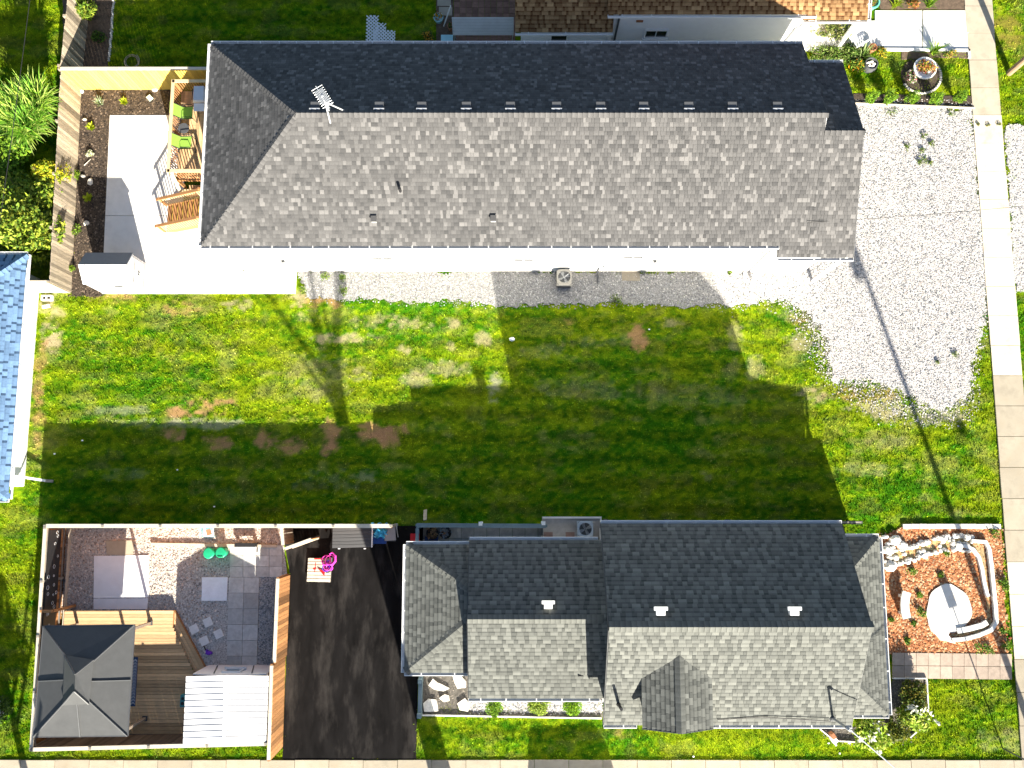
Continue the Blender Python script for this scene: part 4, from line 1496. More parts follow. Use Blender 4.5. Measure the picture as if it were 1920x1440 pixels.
slopes += [[(gW, gN, 2.5), (gW, gS, 2.5), (gx, gy1, gzr), (gx, gy0, gzr)], [(gW, gS, 2.5), (gx, gS, 2.5), (gx, gy1, gzr)], [(gx, gN, 2.5), (gW, gN, 2.5), (gx, gy0, gzr)]]
pE, pN, pS = 14.95, -1.55, -8.5
px_, py0, py1, pzr = 12.72, -3.42, -6.55, 3.85
slopes += [[(pE, pS, 2.7), (pE, pN, 2.7), (px_, py0, pzr), (px_, py1, pzr)], [(px_, pS, 2.7), (pE, pS, 2.7), (px_, py1, pzr)], [(pE, pN, 2.7), (px_, pN, 2.7), (px_, py0, pzr)]]
kz, kr = 5.18, 5.72
kW, kE = P(1203, 1268, kz), P(1334, 1266, kz)
kS = P(1205, 1366, kz).y
kx = (kW.x + kE.x) / 2 + .02
kRS = P(1275, 1375, kr).y
kN = MR - (mzr - kr) / SM_ + .02
kNe = MR - (mzr - kz) / SM_ + .02
dorm = [[(kW.x, kNe, kz), (kW.x, kS, kz), (kx, kRS, kr), (kx, kN, kr)], [(kE.x, kS, kz), (kE.x, kNe, kz), (kx, kN, kr), (kx, kRS, kr)]]
rf = MB()
for q in slopes:
    rf.slab(q, .11)
for q in dorm:
    rf.slab(q, .09)
part(rf, 'roof', SHINGLE_GREEN, BH)
R = Roof(BH, SHINGLE_GREEN, 0.178, 'green', 8)
for q in slopes + dorm:
    R.slope(q)
R.finish(300)
R.caps((MX0, MR, mzr), (MX1, MR, mzr), .62, w=.2, tones=(5, 6, 6))
R.caps((DX, dR, dzr), (3.5, dR, dzr), .45, w=.17, tones=(5, 6, 6))
R.caps((gW + .05, gN - .04, 2.5), (gx, gy0, gzr), .3, w=.19, tones=(4, 5))
R.caps((gW + .05, gS + .04, 2.5), (gx, gy1, gzr), .3, w=.19, tones=(4, 5))
R.caps((pE - .05, pN - .04, 2.7), (px_, py0, pzr), .4, w=.19, tones=(5, 6))
R.caps((pE - .05, pS + .04, 2.7), (px_, py1, pzr), .4, w=.19, tones=(5, 6))
R.caps((kx, kRS, kr), (kx, kN, kr), .4, w=.18, tones=(5, 6))
mb = MB()
for xx in (3.76, 12.69):
    mb.add([(xx, -8.25, 3.95), (xx, -1.25, 3.95), (xx, MR, mzr - .12), (xx - .05, -8.25, 3.95), (xx - .05, -1.25, 3.95), (xx - .05, MR, mzr - .12)], [(0, 1, 2), (5, 4, 3), (0, 2, 5, 3), (1, 4, 5, 2)])
mb.add([(-1.45, -7.6, 2.75), (-1.45, -1.95, 2.75), (-1.45, dR, dzr - .12), (-1.4, -7.6, 2.75), (-1.4, -1.95, 2.75), (-1.4, dR, dzr - .12)], [(0, 1, 2), (5, 4, 3), (0, 2, 5, 3), (1, 4, 5, 2)])
part(mb, 'gable_wall', WHITE, BH)
mb = MB()
mb.span((kW.x + .22, -8.22, 4.0), (kE.x - .22, -5.9, kz - .02))
mb.add([(kW.x + .22, -8.22, kz - .05), (kE.x - .22, -8.22, kz - .05), (kx, -8.22, kr - .1), (kW.x + .22, -8.17, kz - .05), (kE.x - .22, -8.17, kz - .05), (kx, -8.17, kr - .1)], [(0, 1, 2), (5, 4, 3), (0, 2, 5, 3), (1, 4, 5, 2)])
dm = part(mb, 'dormer', WHITE, BH)
fb = MB()
for xx in (MX0 - .012, MX1 + .012):
    fb.beam((xx, MS, zs - .14), (xx, MR, mzr - .14), .022, .19)
    fb.beam((xx, MR, mzr - .14), (xx, MN, zs - .14), .022, .19)
fb.beam((DX - .012, dS, dze - .13), (DX - .012, dR, dzr - .13), .022, .17)
fb.beam((DX - .012, dR, dzr - .13), (DX - .012, dN, dze - .13), .022, .17)
fb.beam((kW.x, kS - .012, kz - .05), (kx, kRS - .012, kr - .05), .022, .15)
fb.beam((kE.x, kS - .012, kz - .05), (kx, kRS - .012, kr - .05), .022, .15)
part(fb, 'fascia', DARKGREY, BH)
gutter(BH, (MX0, MN, zs), (MX1, MN, zs), (0, 1), 1.05)
gutter(BH, (MX0, MS, zs), (kW.x - .05, MS, zs), (0, -1), .95)
gutter(BH, (kE.x + .05, MS, zs), (MX1, MS, zs), (0, -1), 1.0)
gutter(BH, (DX, dN, dze), (3.48, dN, dze), (0, 1), .95)
gutter(BH, (DX, dS, dze), (3.48, dS, dze), (0, -1), .95)
gutter(BH, (gW, gN, 2.5), (DX, gN, 2.5), (0, 1), .8)
gutter(BH, (gW, gS, 2.5), (-1.7, gS, 2.5), (0, -1), .9)
gutter(BH, (gW, gS, 2.5), (gW, gN, 2.5), (-1, 0), .9)
gutter(BH, (pE, pS, 2.7), (pE, pN, 2.7), (1, 0), 1.0)
gutter(BH, (13.0, pN, 2.7), (pE, pN, 2.7), (0, 1), .9)
gutter(BH, (13.0, pS, 2.7), (pE, pS, 2.7), (0, -1), 1.0)
for y in (-1.9, -4.2, -6.2, -8.2):
    part(MB().box((14.7, y, 1.32), (.12, .12, 2.64)), 'porch_post', WHITE, BH)
part(MB().span((12.72, -8.25, -.1), (14.65, -1.8, .3)), 'porch_floor', CONCRETE, BH)
for x in (5.2, 10.6):
    window(BH, (x, -8.25, 2.0), (1, 0), (0, -1), 1.2, 1.2)
window(BH, (1.0, -7.6, 1.7), (1, 0), (0, -1), 1.1, 1.0)
window(BH, (kx, -8.22, 4.72), (1, 0), (0, -1), .8, .5)
window(BH, (6, -1.25, 2.2), (1, 0), (0, 1), 1.0, .9)
window(BH, (12.7, -6.4, 1.7), (0, 1), (1, 0), 1.3, 1.1)
d = part(MB().span((12.69, -4.8, .3), (12.76, -3.9, 2.35)), 'door', RED, BH)
part(MB().box((12.79, -4.7, 1.3), (.05, .05, .12)), 'handle', GREY_METAL, d)
gd = part(MB().span((-4.1, -5.9, .05), (-4.04, -3.3, 2.15)), 'garage_door', WHITE, BH)
mb = MB()
for i in range(4):
    mb.box((-4.12, -4.6, .32 + i * .52), (.02, 2.5, .44))
part(mb, 'door_panel', RESIN_WHITE, gd)
downspout(BH, 12.85, -8.35, 0, 3.9, (.5, -.35))
# roof vents behind the ridges
for px, py, z_, yy, ns in ((1028, 1131, dzr, dR, (dzr - dze) / (dN - dR)), (1240, 1146, mzr, MR, NMs), (1492, 1155, mzr, MR, NMs)):
    q = P(px, py + 6, z_)
    y_ = yy + .52
    zz = z_ - .52 * ns
    v = part(MB().box((q.x, y_, zz + .05), (.32, .26, .44)), 'roof_vent', WHITE_METAL, BH)
    part(MB().box((q.x, y_ + .12, zz + .27), (.5, .13, .08)), 'vent_hood', WHITE_METAL, v)
q = P(1162, 1324, 4.9)
zz = mzr - (MR - q.y) * SM_
part(MB().tube([(q.x, q.y, zz - .1), (q.x, q.y, zz + .85)], .06, 8).lathe([(.1, 0), (.07, .06)], (q.x, q.y, zz), 8), 'vent_pipe', DARK, BH)
q = P(1562, 1347, 4.25)
zz = mzr - (MR - q.y) * SM_
MASTTOP = Vector((q.x, q.y, zz + 1.35))
ms = part(MB().tube([(q.x, q.y, 2.0), MASTTOP], .045, 8), 'service_mast', GREY_METAL, BH)
part(MB().tube([MASTTOP, MASTTOP + Vector((.06, -.05, .06)), MASTTOP + Vector((.18, -.12, -.03))], .06, 7), 'weatherhead', GREY_METAL, ms)
part(MB().lathe([(.14, 0), (.06, .1)], (q.x, q.y, zz), 8), 'flashing', DARKGREY, ms)
mb = MB()
mb.tube([(3.45, -6.9, 3.2), (3.3, -6.95, 3.0), (2.6, -6.9, 3.25)], .025, 6)
part(mb, 'service_cable', DARK, BH)
# a dark electric cable draped along the eave of the main roof
mb = MB()
mb.tube([(MASTTOP.x - .1, MASTTOP.y - .1, zz + .1), (9.5, -8.2, 4.28), (7.8, -8.32, 4.2)], .018, 5)
part(mb, 'cable', DARK, BH)
# ================================================================== BROWN-ROOFED HOUSE (top)
NH = thing('brown_roof_house', 'white sided house with a brown shingle roof at the top right edge of the photo', 'house', (8, 24, 0))
e1 = P(1140, 27, 3.6)
ny = e1.y
ne = e1.z
nx0, nx1 = P(1140, 27, 3.6).x, P(1531, 29, 3.6).x
wx0 = P(966, 62, 2.8).x
wy = P(966, 60, 2.8).y
fx0, fx1 = P(1506, 37, 2.9).x, P(1627, 37, 2.9).x
fy = P(1560, 37, 2.9).y
NR = 25.5
walls(NH, nx0 + .35, nx1 - .3, ny + .22, 30, 0, 3.5)
walls(NH, wx0 + .3, nx0 + .33, wy + .3, 29, 0, 2.7)
sl2 = .5
S1 = [(nx0, ny, 3.6), (nx1 + .1, ny, 3.6), (nx1 + .1, NR, 3.6 + sl2 * (NR - ny)), (nx0, NR, 3.6 + sl2 * (NR - ny))]
S1b = [(nx1 + .1, 30.5, 3.6), (nx0, 30.5, 3.6), (nx0, NR, 3.6 + sl2 * (NR - ny)), (nx1 + .1, NR, 3.6 + sl2 * (NR - ny))]
S2 = [(wx0, wy, 2.8), (nx0 + .3, wy, 2.8), (nx0 + .3, 24.5, 2.8 + .42 * (24.5 - wy)), (wx0, 24.5, 2.8 + .42 * (24.5 - wy))]
S2b = [(nx0 + .3, 29.3, 2.8), (wx0, 29.3, 2.8), (wx0, 24.5, 2.8 + .42 * (24.5 - wy)), (nx0 + .3, 24.5, 2.8 + .42 * (24.5 - wy))]
S3 = [(fx0, fy, 2.9), (fx1, fy, 2.9), (fx1, 24, 2.9 + .3 * (24 - fy)), (fx0, 24, 2.9 + .3 * (24 - fy))]
rf = MB()
for q in (S1, S1b, S2, S2b, S3):
    rf.slab(q, .1)
part(rf, 'roof', SHINGLE_BROWN, NH)
R = Roof(NH, SHINGLE_BROWN, .17, 'brown', 3)


def cutrow(q, ymax):
    """only the rows near the frame are shingled piece by piece"""
    a, b, c, d = [Vector(v) for v in q]
    f = min(1, (ymax - a.y) / (d.y - a.y))
    return [a, b, b + (c - b) * f, a + (d - a) * f]


R.slope(cutrow(S1, 24.2))
R.slope(cutrow(S2, 24.2))
R.slope(S3)
R.finish(300)
gutter(NH, (nx0, ny, 3.6), (nx1, ny, 3.6), (0, -1), 1.2)
gutter(NH, (wx0, wy, 2.8), (nx0 + .3, wy, 2.8), (0, -1), 1.2)
gutter(NH, (fx0, fy, 2.9), (fx1, fy, 2.9), (0, -1), 1.0)
gutter(NH, (fx1, fy, 2.9), (fx1, 24, 2.9 + .3 * (24 - fy)), (1, 0), 1.4)
q = PW(1230, 61, ny + .22)
window(NH, (q.x, ny + .2, q.z), (1, 0), (0, -1), 1.0, .62)
q = PW(1048, 68, wy + .3)
window(NH, (q.x, wy + .28, q.z), (1, 0), (0, -1), .75, .6, mullion=False)
q = PW(1200, 36, ny + .22)
part(MB().box((q.x, ny + .19, q.z - .1), (.3, .06, .12)), 'wall_vent', TERRACOTTA, NH)
downspout(NH, P(1163, 34, 3.4).x, ny + .15, 0, 3.5, (0, -.3), DARKGREY)
downspout(NH, P(1160, 40, 3.4).x - .3, wy + .22, 0, 2.7, (0, -.3))
part(MB().tube([(fx0 + .3, fy + .1, 2.8), (fx0 - .1, ny + .15, 2.2), (fx0 - .35, ny + .16, .1)], .05, 6), 'downspout', GREY_METAL, NH)
for x in (fx0 + .3, fx1 - .25):
    part(MB().box((x, fy + .25, 1.4), (.14, .14, 2.9)), 'porch_post', WHITE, NH)
mb = MB()
siding(mb, (fx0 + .2, fy + 1.6), (fx1 - .3, fy + 1.6), .1, 2.9)
part(mb, 'wall', WHITE, NH)
part(MB().span((fx0 + .1, fy + .12, -.1), (fx1 - .1, 24, .25)), 'porch_floor', CONCRETE, NH)

# brown brick patio, awning, clutter at the neighbour's back corner
pt2 = struct_root('brick_patio')
c0, c1 = P(850, 92), P(966, -50)
BRK = mat('brown_brick_paver', (0.20, 0.115, 0.085), rough=.9, var=.25, scale=9, tone=(.7, 1.25))
for i in range(10):
    for j in range(13):
        w_, h_ = (c1.x - c0.x) / 10, (c1.y - c0.y) / 13
        t_ = (i * 7 + j * 3 + i * j) % 8
        me = shared(('brk', t_), lambda: MB().box((0, 0, 0), (w_ - .012, h_ - .012, .08), 0, (t_ + .5) / 8), 'paver', BRK)
        place(me, 'paver', pt2, Matrix.Translation((c0.x + w_ * (i + .5), c0.y + h_ * (j + .5), .01)))
structure(MB().prism(poly2([(818, 95), (818, -60), (850, -60), (850, 95)]), -.1, .03), 'soil_patch', SOIL)
for (x0, y0, x1, y1) in ((820, -30, 846, 12), (823, 14, 848, 30)):
    a, b = P(x0, y1), P(x1, y0)
    structure(MB().span((a.x, a.y, -.05), (b.x, b.y, .05), .4), 'concrete_slab', SIDEWALK)
a, b = P(849, 66, 1.2), P(963, 33, 1.9)
AW = thing('awning', 'white ribbed metal awning sloping over the brown brick patio', 'awning', ((a.x + b.x) / 2, b.y, 0))
n_ = 18
for i in range(12):
    f0, f1 = i / 12, (i + .93) / 12
    y0_, y1_ = a.y + (b.y - a.y) * f0, a.y + (b.y - a.y) * f1
    z0_, z1_ = 1.2 + .7 * f0, 1.2 + .7 * f1
    part(MB().slab([(a.x, y0_, z0_), (b.x, y0_, z0_), (b.x, y1_, z1_ + .02), (a.x, y1_, z1_ + .02)], .02, .4 + .2 * (i % 2)), 'slat', mat('aged_white_metal', (.52, .54, .56), rough=.5, var=.12, scale=2), AW)
for x in (a.x + .05, b.x - .05):
    part(MB().beam((x, a.y, 0), (x, a.y, 1.2), .05, .05), 'post', GREY_METAL, AW)
    part(MB().beam((x, a.y, 1.17), (x, b.y, 1.87), .04, .04), 'rafter', GREY_METAL, AW)
    part(MB().beam((x, b.y, 0), (x, b.y, 1.87), .05, .05), 'post', GREY_METAL, AW)
# lattice panels
LT = mat('lattice_white', (.75, .77, .78), rough=.5, var=.05)


def lattice(label, px0, py0, px1, py1, z, rz=0):
    a, b = P(px0, py1, z), P(px1, py0, z)
    c = ((a.x + b.x) / 2, (a.y + b.y) / 2, z)
    w, h = b.x - a.x, b.y - a.y
    t = thing('lattice_panel', label, 'lattice', c)
    for s, nm in ((1, 0), (-1, 1)):
        mb = MB()
        stp = .17
        k = int((w + h) / stp)
        for i in range(1, k):
            o = -h / 2 - w / 2 + i * stp
            # line y = s*x + o clipped to the panel
            pts = []
            for x in (-w / 2, w / 2):
                y = s * x + o
                if -h / 2 <= y <= h / 2:
                    pts.append((x, y))
            for y in (-h / 2, h / 2):
                x = (y - o) * s
                if -w / 2 < x < w / 2:
                    pts.append((x, y))
            if len(pts) >= 2:
                p, q = pts[0], pts[1]
                mb.beam((c[0] + p[0], c[1] + p[1], z + .012 * nm), (c[0] + q[0], c[1] + q[1], z + .012 * nm), .05, .011)
        part(mb, 'slats', LT, t, kind='stuff')


lattice('white lattice panel lying on the dark lawn behind the long roof, the tallest of three', 686, 29, 710, 86, .06)
lattice('white lattice panel lying on the dark lawn, the short middle one overlapping the tallest', 704, 43, 724, 88, .10)
lattice('white lattice panel lying on the dark lawn, the low right one of three', 700, 57, 741, 90, .14)


def pot(label, px, py, r, h, m, z0=0.03, plant=None, seed=0, name='plant_pot', cat='plant pot', group=None):
    c = P(px, py, z0 + h)
    t = thing(name, label, cat, (c.x, c.y, z0), group)
    part(MB().lathe([(r * .7, 0), (r * .95, h * .9), (r, h * .9), (r, h), (r * .86, h), (r * .84, h * .85), (0.001, h * .84)], (c.x, c.y, z0), 18), 'pot', m, t)
    if plant:
        n, size, cols, ph = plant
        pts = lump_points(n, r * 1.15, r * 1.15, ph / 2, seed) + np.array([c.x, c.y, z0 + h * .8])
        V, F, col = leaf_quads(pts, size, mixcol(n, cols, seed), seed=seed)
        np_part('plant', V, F, col, LEAF, t)
    return t


ORF = [(.62, .25, .02), (.7, .4, .03), (.05, .1, .01), (.06, .12, .02)]
pot('pale blue bowl planter with orange flowers beside the brick patio', 822, 32, .24, .3, CYAN, plant=(90, .1, ORF, .3), seed=3)
shrub('flower_clump', 'clump of orange flowers at the edge of the dark back lawn', 'flowers', tuple(P(803, 71)), .4, .35, .4, 260, .09, ORF, 4)
q0, q1 = P(832, 49, .1), P(845, 11, 1.6)
t = thing('pole', 'thin white pole leaning beside the brick patio', 'pole', tuple(q0))
part(MB().tube([q0, q1], .03, 6), 'shaft', WHITE, t)
q = P(838, 78, .5)
t = thing('bucket', 'pale aqua bin by the corner of the awning', 'bin', (q.x, q.y, .03))
part(MB().add([(q.x - .2, q.y - .25, .03), (q.x + .2, q.y - .25, .03), (q.x + .2, q.y + .25, .03), (q.x - .2, q.y + .25, .03), (q.x - .26, q.y - .3, .5), (q.x + .26, q.y - .3, .5), (q.x + .26, q.y + .3, .5), (q.x - .26, q.y + .3, .5)], BOXF), 'body', CYAN, t)
part(MB().box((q.x, q.y, .52), (.56, .64, .04)), 'lid', CYAN, t)
q = P(845, 48, .4)
pot('terracotta pot standing against the awning', 845, 48, .16, .35, TERRACOTTA, plant=(30, .1, G_DARK, .2), seed=7)
# white stone edging line, hose ring
t = thing('stone_edging', 'row of small pale stones edging the dark back lawn', 'edging', tuple(P(208, 55)))
r2 = random.Random(8)
for i in range(34):
    f = i / 33
    px = 214 - 9 * f + (r2.random() - .5) * 2
    q = P(px, -6 + 120 * f)
    part(MB().rock((q.x, q.y, 0.0), .07, .06, .07, r2.random(), i), 'stone', STONE, t)
q = P(248, 116)
t = thing('hose', 'pale garden hose coiled on the grass beside the yellow fence', 'hose', (q.x, q.y, .03))
part(MB().tube([(q.x + (.26 + .12 * k / 44) * math.cos(k * .3), q.y + (.26 + .12 * k / 44) * math.sin(k * .3), .05 + .02 * (k // 21)) for k in range(46)], .018, 5), 'coil', mat('hose', (.4, .33, .24), rough=.6), t)

# ------------------------------------------------------------------ top right front garden
GP = struct_root('front_path')
for pts in ([(1470, 40), (1640, 40), (1640, 88), (1470, 88)], [(1640, 21), (1728, 21), (1728, 92), (1640, 90)], [(1730, 21), (1814, 21), (1816, 93), (1730, 92)]):
    part(MB().prism(poly2(pts), -.1, .06, .75), 'slab', CONCRETE, GP)
mb = MB()
mb.prism(poly2([(1650, 92), (1817, 94), (1817, 98), (1650, 96)]), -.05, .12)
mb.prism(poly2([(1813, 94), (1817, 94), (1818, 110), (1814, 110)]), -.05, .12)
structure(mb, 'path_kerb', CONCRETE)
structure(MB().prism(jag(poly2([(1600, 176), (1823, 181), (1824, 200), (1600, 193)]), .02, .3, 2), -.1, .035), 'hedge_bed', MULCH_DARK)
structure(MB().prism(jag(poly2([(1638, -30), (1814, -30), (1814, 18), (1650, 18)]), .03, .3, 3), -.1, .04), 'flower_bed', SOIL)
structure(MB().prism(jag(poly2([(1690, 98), (1814, 99), (1815, 110), (1760, 108), (1690, 112)]), .03, .2, 6), -.1, .035), 'flower_bed', SOIL)
a, b = P(1600, 195), P(1826, 204)
t = thing('bed_edging', 'pale wooden edging board between the cedar bed and the gravel driveway', 'edging', tuple(a))
part(MB().beam((a.x, a.y, .05), (b.x, b.y, .05), .05, .14), 'board', WOOD_PALE, t)
HX = (1629, 1662, 1706, 1750, 1794)
HL = ('nearest the dark roof edge', 'second from the dark roof edge', 'in the middle of the row', 'second from the sidewalk', 'nearest the sidewalk')
for i, px in enumerate(HX):
    c = P(px - 4, 193)
    shrub('cedar_shrub', 'bright dwarf cedar above the gravel driveway, ' + HL[i], 'shrub', (c.x, c.y, .03), .32 + .05 * (i % 2), .3, 1.15 - .07 * (i % 3), 1500, .08, [(0.14, .27, .015), (.22, .34, .02), (.08, .19, .012)], 40 + i,
          'dwarf cedars in a row', aspect=2.6, up=.1, lumps=12)
# raised tub of flowers
c = P(1735, 127, .28)
t = thing('flower_tub', 'large round white rimmed tub of autumn flowers on the small front lawn', 'planter', (c.x, c.y, .03))
part(MB().lathe([(.44, 0), (.50, .22), (.54, .22), (.54, .29), (.47, .29), (.46, .22), (.001, .21)], (c.x, c.y, 0), 28), 'tub', WHITE, t)
pts = lump_points(420, .44, .44, .16, 3) + np.array([c.x, c.y, .20])
V, F, col = leaf_quads(pts, .12, mixcol(420, [(.30, .26, .03), (.22, .25, .03), (.45, .16, .06), (.5, .3, .05), (.12, .16, .02), (.5, .12, .08)], 4), seed=4)
np_part('plant', V, F, col, LEAF, t)
structure(MB().prism([(c.x - .1 + .95 * math.cos(k * .4), c.y - .25 + .9 * math.sin(k * .4)) for k in range(16)], -.05, .034), 'planting_circle', MULCH_DARK)
t = thing('stone_ring', 'ring of small pale cobbles around the white flower tub', 'edging', (c.x - .1, c.y - .25, 0))
for i in range(30):
    a = -2.6 + i * 3.6 / 29
    part(MB().rock((c.x - .1 + .93 * math.cos(a), c.y - .25 + .9 * math.sin(a), .02), .075, .06, .08, r2.random(), i), 'stone', STONE, t)
shrub('flower_clump', 'clump of pink and white flowers inside the cobble ring', 'flowers', tuple(P(1706, 150)), .42, .4, .35, 380, .09, [(.5, .45, .4), (.5, .15, .18), (.08, .15, .02), (.12, .2, .03), (.6, .58, .5)], 9)
q = P(1748, 100)
t = thing('spiky_plant', 'bright spiky leafed plant behind the white flower tub', 'plant', (q.x, q.y, .03))
blades((q.x, q.y, .03), 60, .75, .05, G_BRIGHT, 5, root=t)
shrub('flower_clump', 'low yellow green plant at the end of the soil bed by the sidewalk', 'flowers', tuple(P(1780, 104)), .3, .25, .35, 220, .09, [(.1, .2, .02), (.3, .3, .04), (.4, .25, .05)], 12)
shrub('flower_clump', 'yellow flowering clump beside the tipped grey barrel', 'flowers', tuple(P(1650, 103)), .35, .35, .4, 300, .1, [(.55, .45, .03), (.1, .18, .02), (.15, .22, .02), (.5, .35, .02)], 14)
shrub('flower_clump', 'big orange lily clump below the corner of the dark roof', 'flowers', tuple(P(1603, 130)), .5, .5, .6, 420, .16, [(.62, .28, .01), (.12, .22, .02), (.2, .28, .04), (.08, .16, .02)], 15, aspect=4)
q = P(1612, 112)
t = thing('spiky_plant', 'pale strap leafed lily plant by the white garden chair', 'plant', (q.x, q.y, .03))
blades((q.x, q.y, .03), 70, .8, .06, [(.14, .22, .05), (.24, .3, .12), (.08, .15, .02)], 6, root=t)
shrub('trailing_bush', 'loose pale green trailing bush under the brown porch roof', 'bush', tuple(P(1560, 68)), 1.25, .75, .8, 1500, .12, [(.16, .21, .05), (.22, .26, .07), (.1, .16, .03), (.3, .28, .1)], 16)
shrub('low_bush', 'wide low green bush along the top corner of the dark roof', 'bush', tuple(P(1560, 106)), 1.5, .55, .55, 1700, .11, [(.12, .2, .03), (.18, .25, .05), (.07, .14, .02), (.24, .26, .09)], 17)
shrub('low_bush', 'small dark green bush right of the corner of the dark roof', 'bush', tuple(P(1590, 104)), .6, .5, .5, 600, .11, G_MID, 18)
# white plastic chair
q = P(1610, 78, .45)
t = thing('garden_chair', 'white plastic garden chair on the pale path by the brown porch', 'chair', (q.x, q.y, .06))
x, y = q.x, q.y
part(MB().box((x, y, .48), (.45, .45, .04), .5), 'seat', WHITE, t)
mb = MB()
ca, sa = math.cos(.5), math.sin(.5)
for i in range(4):
    o = -.18 + .12 * i
    mb.beam((x + o * ca - .22 * -sa, y + o * sa - .22 * ca, .5), (x + o * ca - .30 * -sa, y + o * sa - .30 * ca, .98), .07, .02)
mb.beam((x - .24 * ca + .31 * sa, y - .24 * sa - .31 * ca, .98), (x + .24 * ca + .31 * sa, y + .24 * sa - .31 * ca, .98), .06, .05)
part(mb, 'backrest', WHITE, t)
for sx in (-1, 1):
    for sy in (-1, 1):
        part(MB().beam((x + (sx * .2) * ca - sy * .2 * sa, y + sx * .2 * sa + sy * .2 * ca, .06), (x + (sx * .19) * ca - sy * .19 * sa, y + sx * .19 * sa + sy * .19 * ca, .47), .04, .04), 'leg', WHITE, t)
q = P(1616, 62, .7)
t = thing('round_table', 'round white garden table on the pale path', 'table', (q.x - .3, q.y - .1, .06))
part(MB().lathe([(.36, .66), (.38, .70), (.001, .71)], (q.x - .3, q.y - .1, .06), 24), 'table_top', WHITE, t)
part(MB().tube([(q.x - .3, q.y - .1, .06), (q.x - .3, q.y - .1, .74)], .05, 8), 'pedestal', WHITE, t)
pot('brown pot with dry stems at the edge of the pale path', 1637, 88, .2, .36, TERRACOTTA, plant=(40, .09, [(.2, .12, .06), (.3, .2, .1)], .15), seed=2)
q = P(1632, 122, .35)
t = thing('tipped_barrel', 'dark grey barrel planter holding pale stones on the front lawn', 'planter', (q.x, q.y, .02))
part(MB().lathe([(.24, 0), (.33, .25), (.30, .5), (.26, .5), (.24, .3), (.001, .3)], (q.x, q.y, .02), 18), 'barrel', DARKGREY, t)
for i in range(5):
    part(MB().rock((q.x + .13 * math.cos(i * 1.3), q.y + .12 * math.sin(i * 1.3), .36), .11, .08, .14, .9, i + 50), 'stone', STONE, t)
t = thing('flower_pot', 'green plastic tub planter beside the brown porch roof', 'planter', tuple(P(1636, 8)))
q = P(1636, 5, .45)
part(MB().lathe([(.2, 0), (.3, .45), (.33, .45), (.33, .5), (.26, .5), (.25, .42), (.001, .4)], (q.x, q.y, .04), 20), 'pot', mat('aqua_plastic', (.12, .45, .36), rough=.5), t)
pts = lump_points(150, .28, .28, .15, 8) + np.array([q.x, q.y, .4])
V, F, col = leaf_quads(pts, .1, mixcol(150, [(.12, .2, .02), (.3, .18, .05)], 8), seed=8)
np_part('plant', V, F, col, LEAF, t)
for i, (px, py, cols, lb) in enumerate(((1676, 8, G_LIME, 'yellow green tuft in the soil bed right of the aqua tub'), (1708, 4, [(.4, .2, .04), (.1, .16, .02), (.35, .12, .05)], 'rust coloured flower clump in the soil bed at the top edge'), (1740, 8, G_BRIGHT, 'bright green tuft in the soil bed nearest the sidewalk'))):
    q = P(px, py + 4)
    if i == 1:
        shrub('flower_clump', lb, 'flowers', tuple(q), .35, .35, .4, 300, .1, cols, 60 + i)
    else:
        t = thing('grass_tuft', lb, 'plant', (q.x, q.y, .03))
        blades((q.x, q.y, .03), 60, .6, .05, cols, 61 + i, root=t)

# ================================================================== BLUE-ROOFED BUILDING (left)
BL = thing('blue_roof_garage', 'white garage under a pale blue shingle roof at the left edge', 'garage', (-24.5, 5.2, 0))
bE, bN, bS, bz = -20.95, 10.45, -.02, 2.2
walls(BL, -28.4, -21.58, .55, 9.95, 0, 2.15)
bx_, bzr = -25.0, 3.9
sE = [(bE, bS, bz), (bE, bN, bz), (bx_, 6.4, bzr), (bx_, 4.0, bzr)]
sN = [(bE, bN, bz), (-29.0, bN, bz), (bx_, 6.4, bzr)]
sS = [(-29.0, bS, bz), (bE, bS, bz), (bx_, 4.0, bzr)]
sW = [(-29.0, bN, bz), (-29.0, bS, bz), (bx_, 4.0, bzr), (bx_, 6.4, bzr)]
rf = MB()
for q in (sE, sN, sS, sW):
    rf.slab(q, .1)
part(rf, 'roof', SHINGLE_BLUE, BL)
R = Roof(BL, SHINGLE_BLUE, .19, 'blue', 4)
R.slope(sE).slope(sN).slope(sS)
R.items = [i for i in R.items if i[0].x > -24.2]
R.finish(300)
R.caps((bE, bN, bz), (bx_, 6.4, bzr), .4, w=.2, tones=(5, 6, 7))
R.caps((bE, bS, bz), (bx_, 4.0, bzr), .4, w=.2, tones=(5, 6, 7))
gutter(BL, (bE, bS, bz), (bE, bN, bz), (1, 0), 1.9)
gutter(BL, (-29, bN, bz), (bE, bN, bz), (0, 1), 1.9)
gutter(BL, (-29, bS, bz), (bE, bS, bz), (0, -1), 1.9)
sf = MB()
sf.span((-21.56, .5, 2.06), (-20.98, 9.9, 2.09))
part(sf, 'soffit', WHITE, BL)
a, b = P(22, 893, .5), P(98, 899, .25)
mb = MB()
mb.beam((-21.5, .95, 2.0), (-21.5, .95, .55), .09, .07)
mb.beam((-21.5, .95, .52), (b.x - .25, .78, .3), .10, .08)
part(mb, 'downspout', WHITE_METAL, BL)
part(MB().beam((b.x - .25, .78, .3), (b.x + .05, .76, .26), .12, .1), 'downspout_tip', WOOD_GREY, BL)
q = P(91, 560)
t = thing('cinder_block', 'pale cinder block with two holes on bare ground by the white vinyl fence', 'block', (q.x, q.y, 0))
mb = MB()
mb.span((q.x - .24, q.y - .12, 0), (q.x + .24, q.y - .07, .2)).span((q.x - .24, q.y + .07, 0), (q.x + .24, q.y + .12, .2))
for o in (-.21, 0, .21):
    mb.span((q.x + o - .03, q.y - .068, 0), (q.x + o + .03, q.y + .068, .2))
part(mb, 'block', STONE, t)
q2 = P(88, 575)
part(MB().box((q2.x, q2.y, .05), (.35, .14, .1), .2), 'half_block', STONE, t)

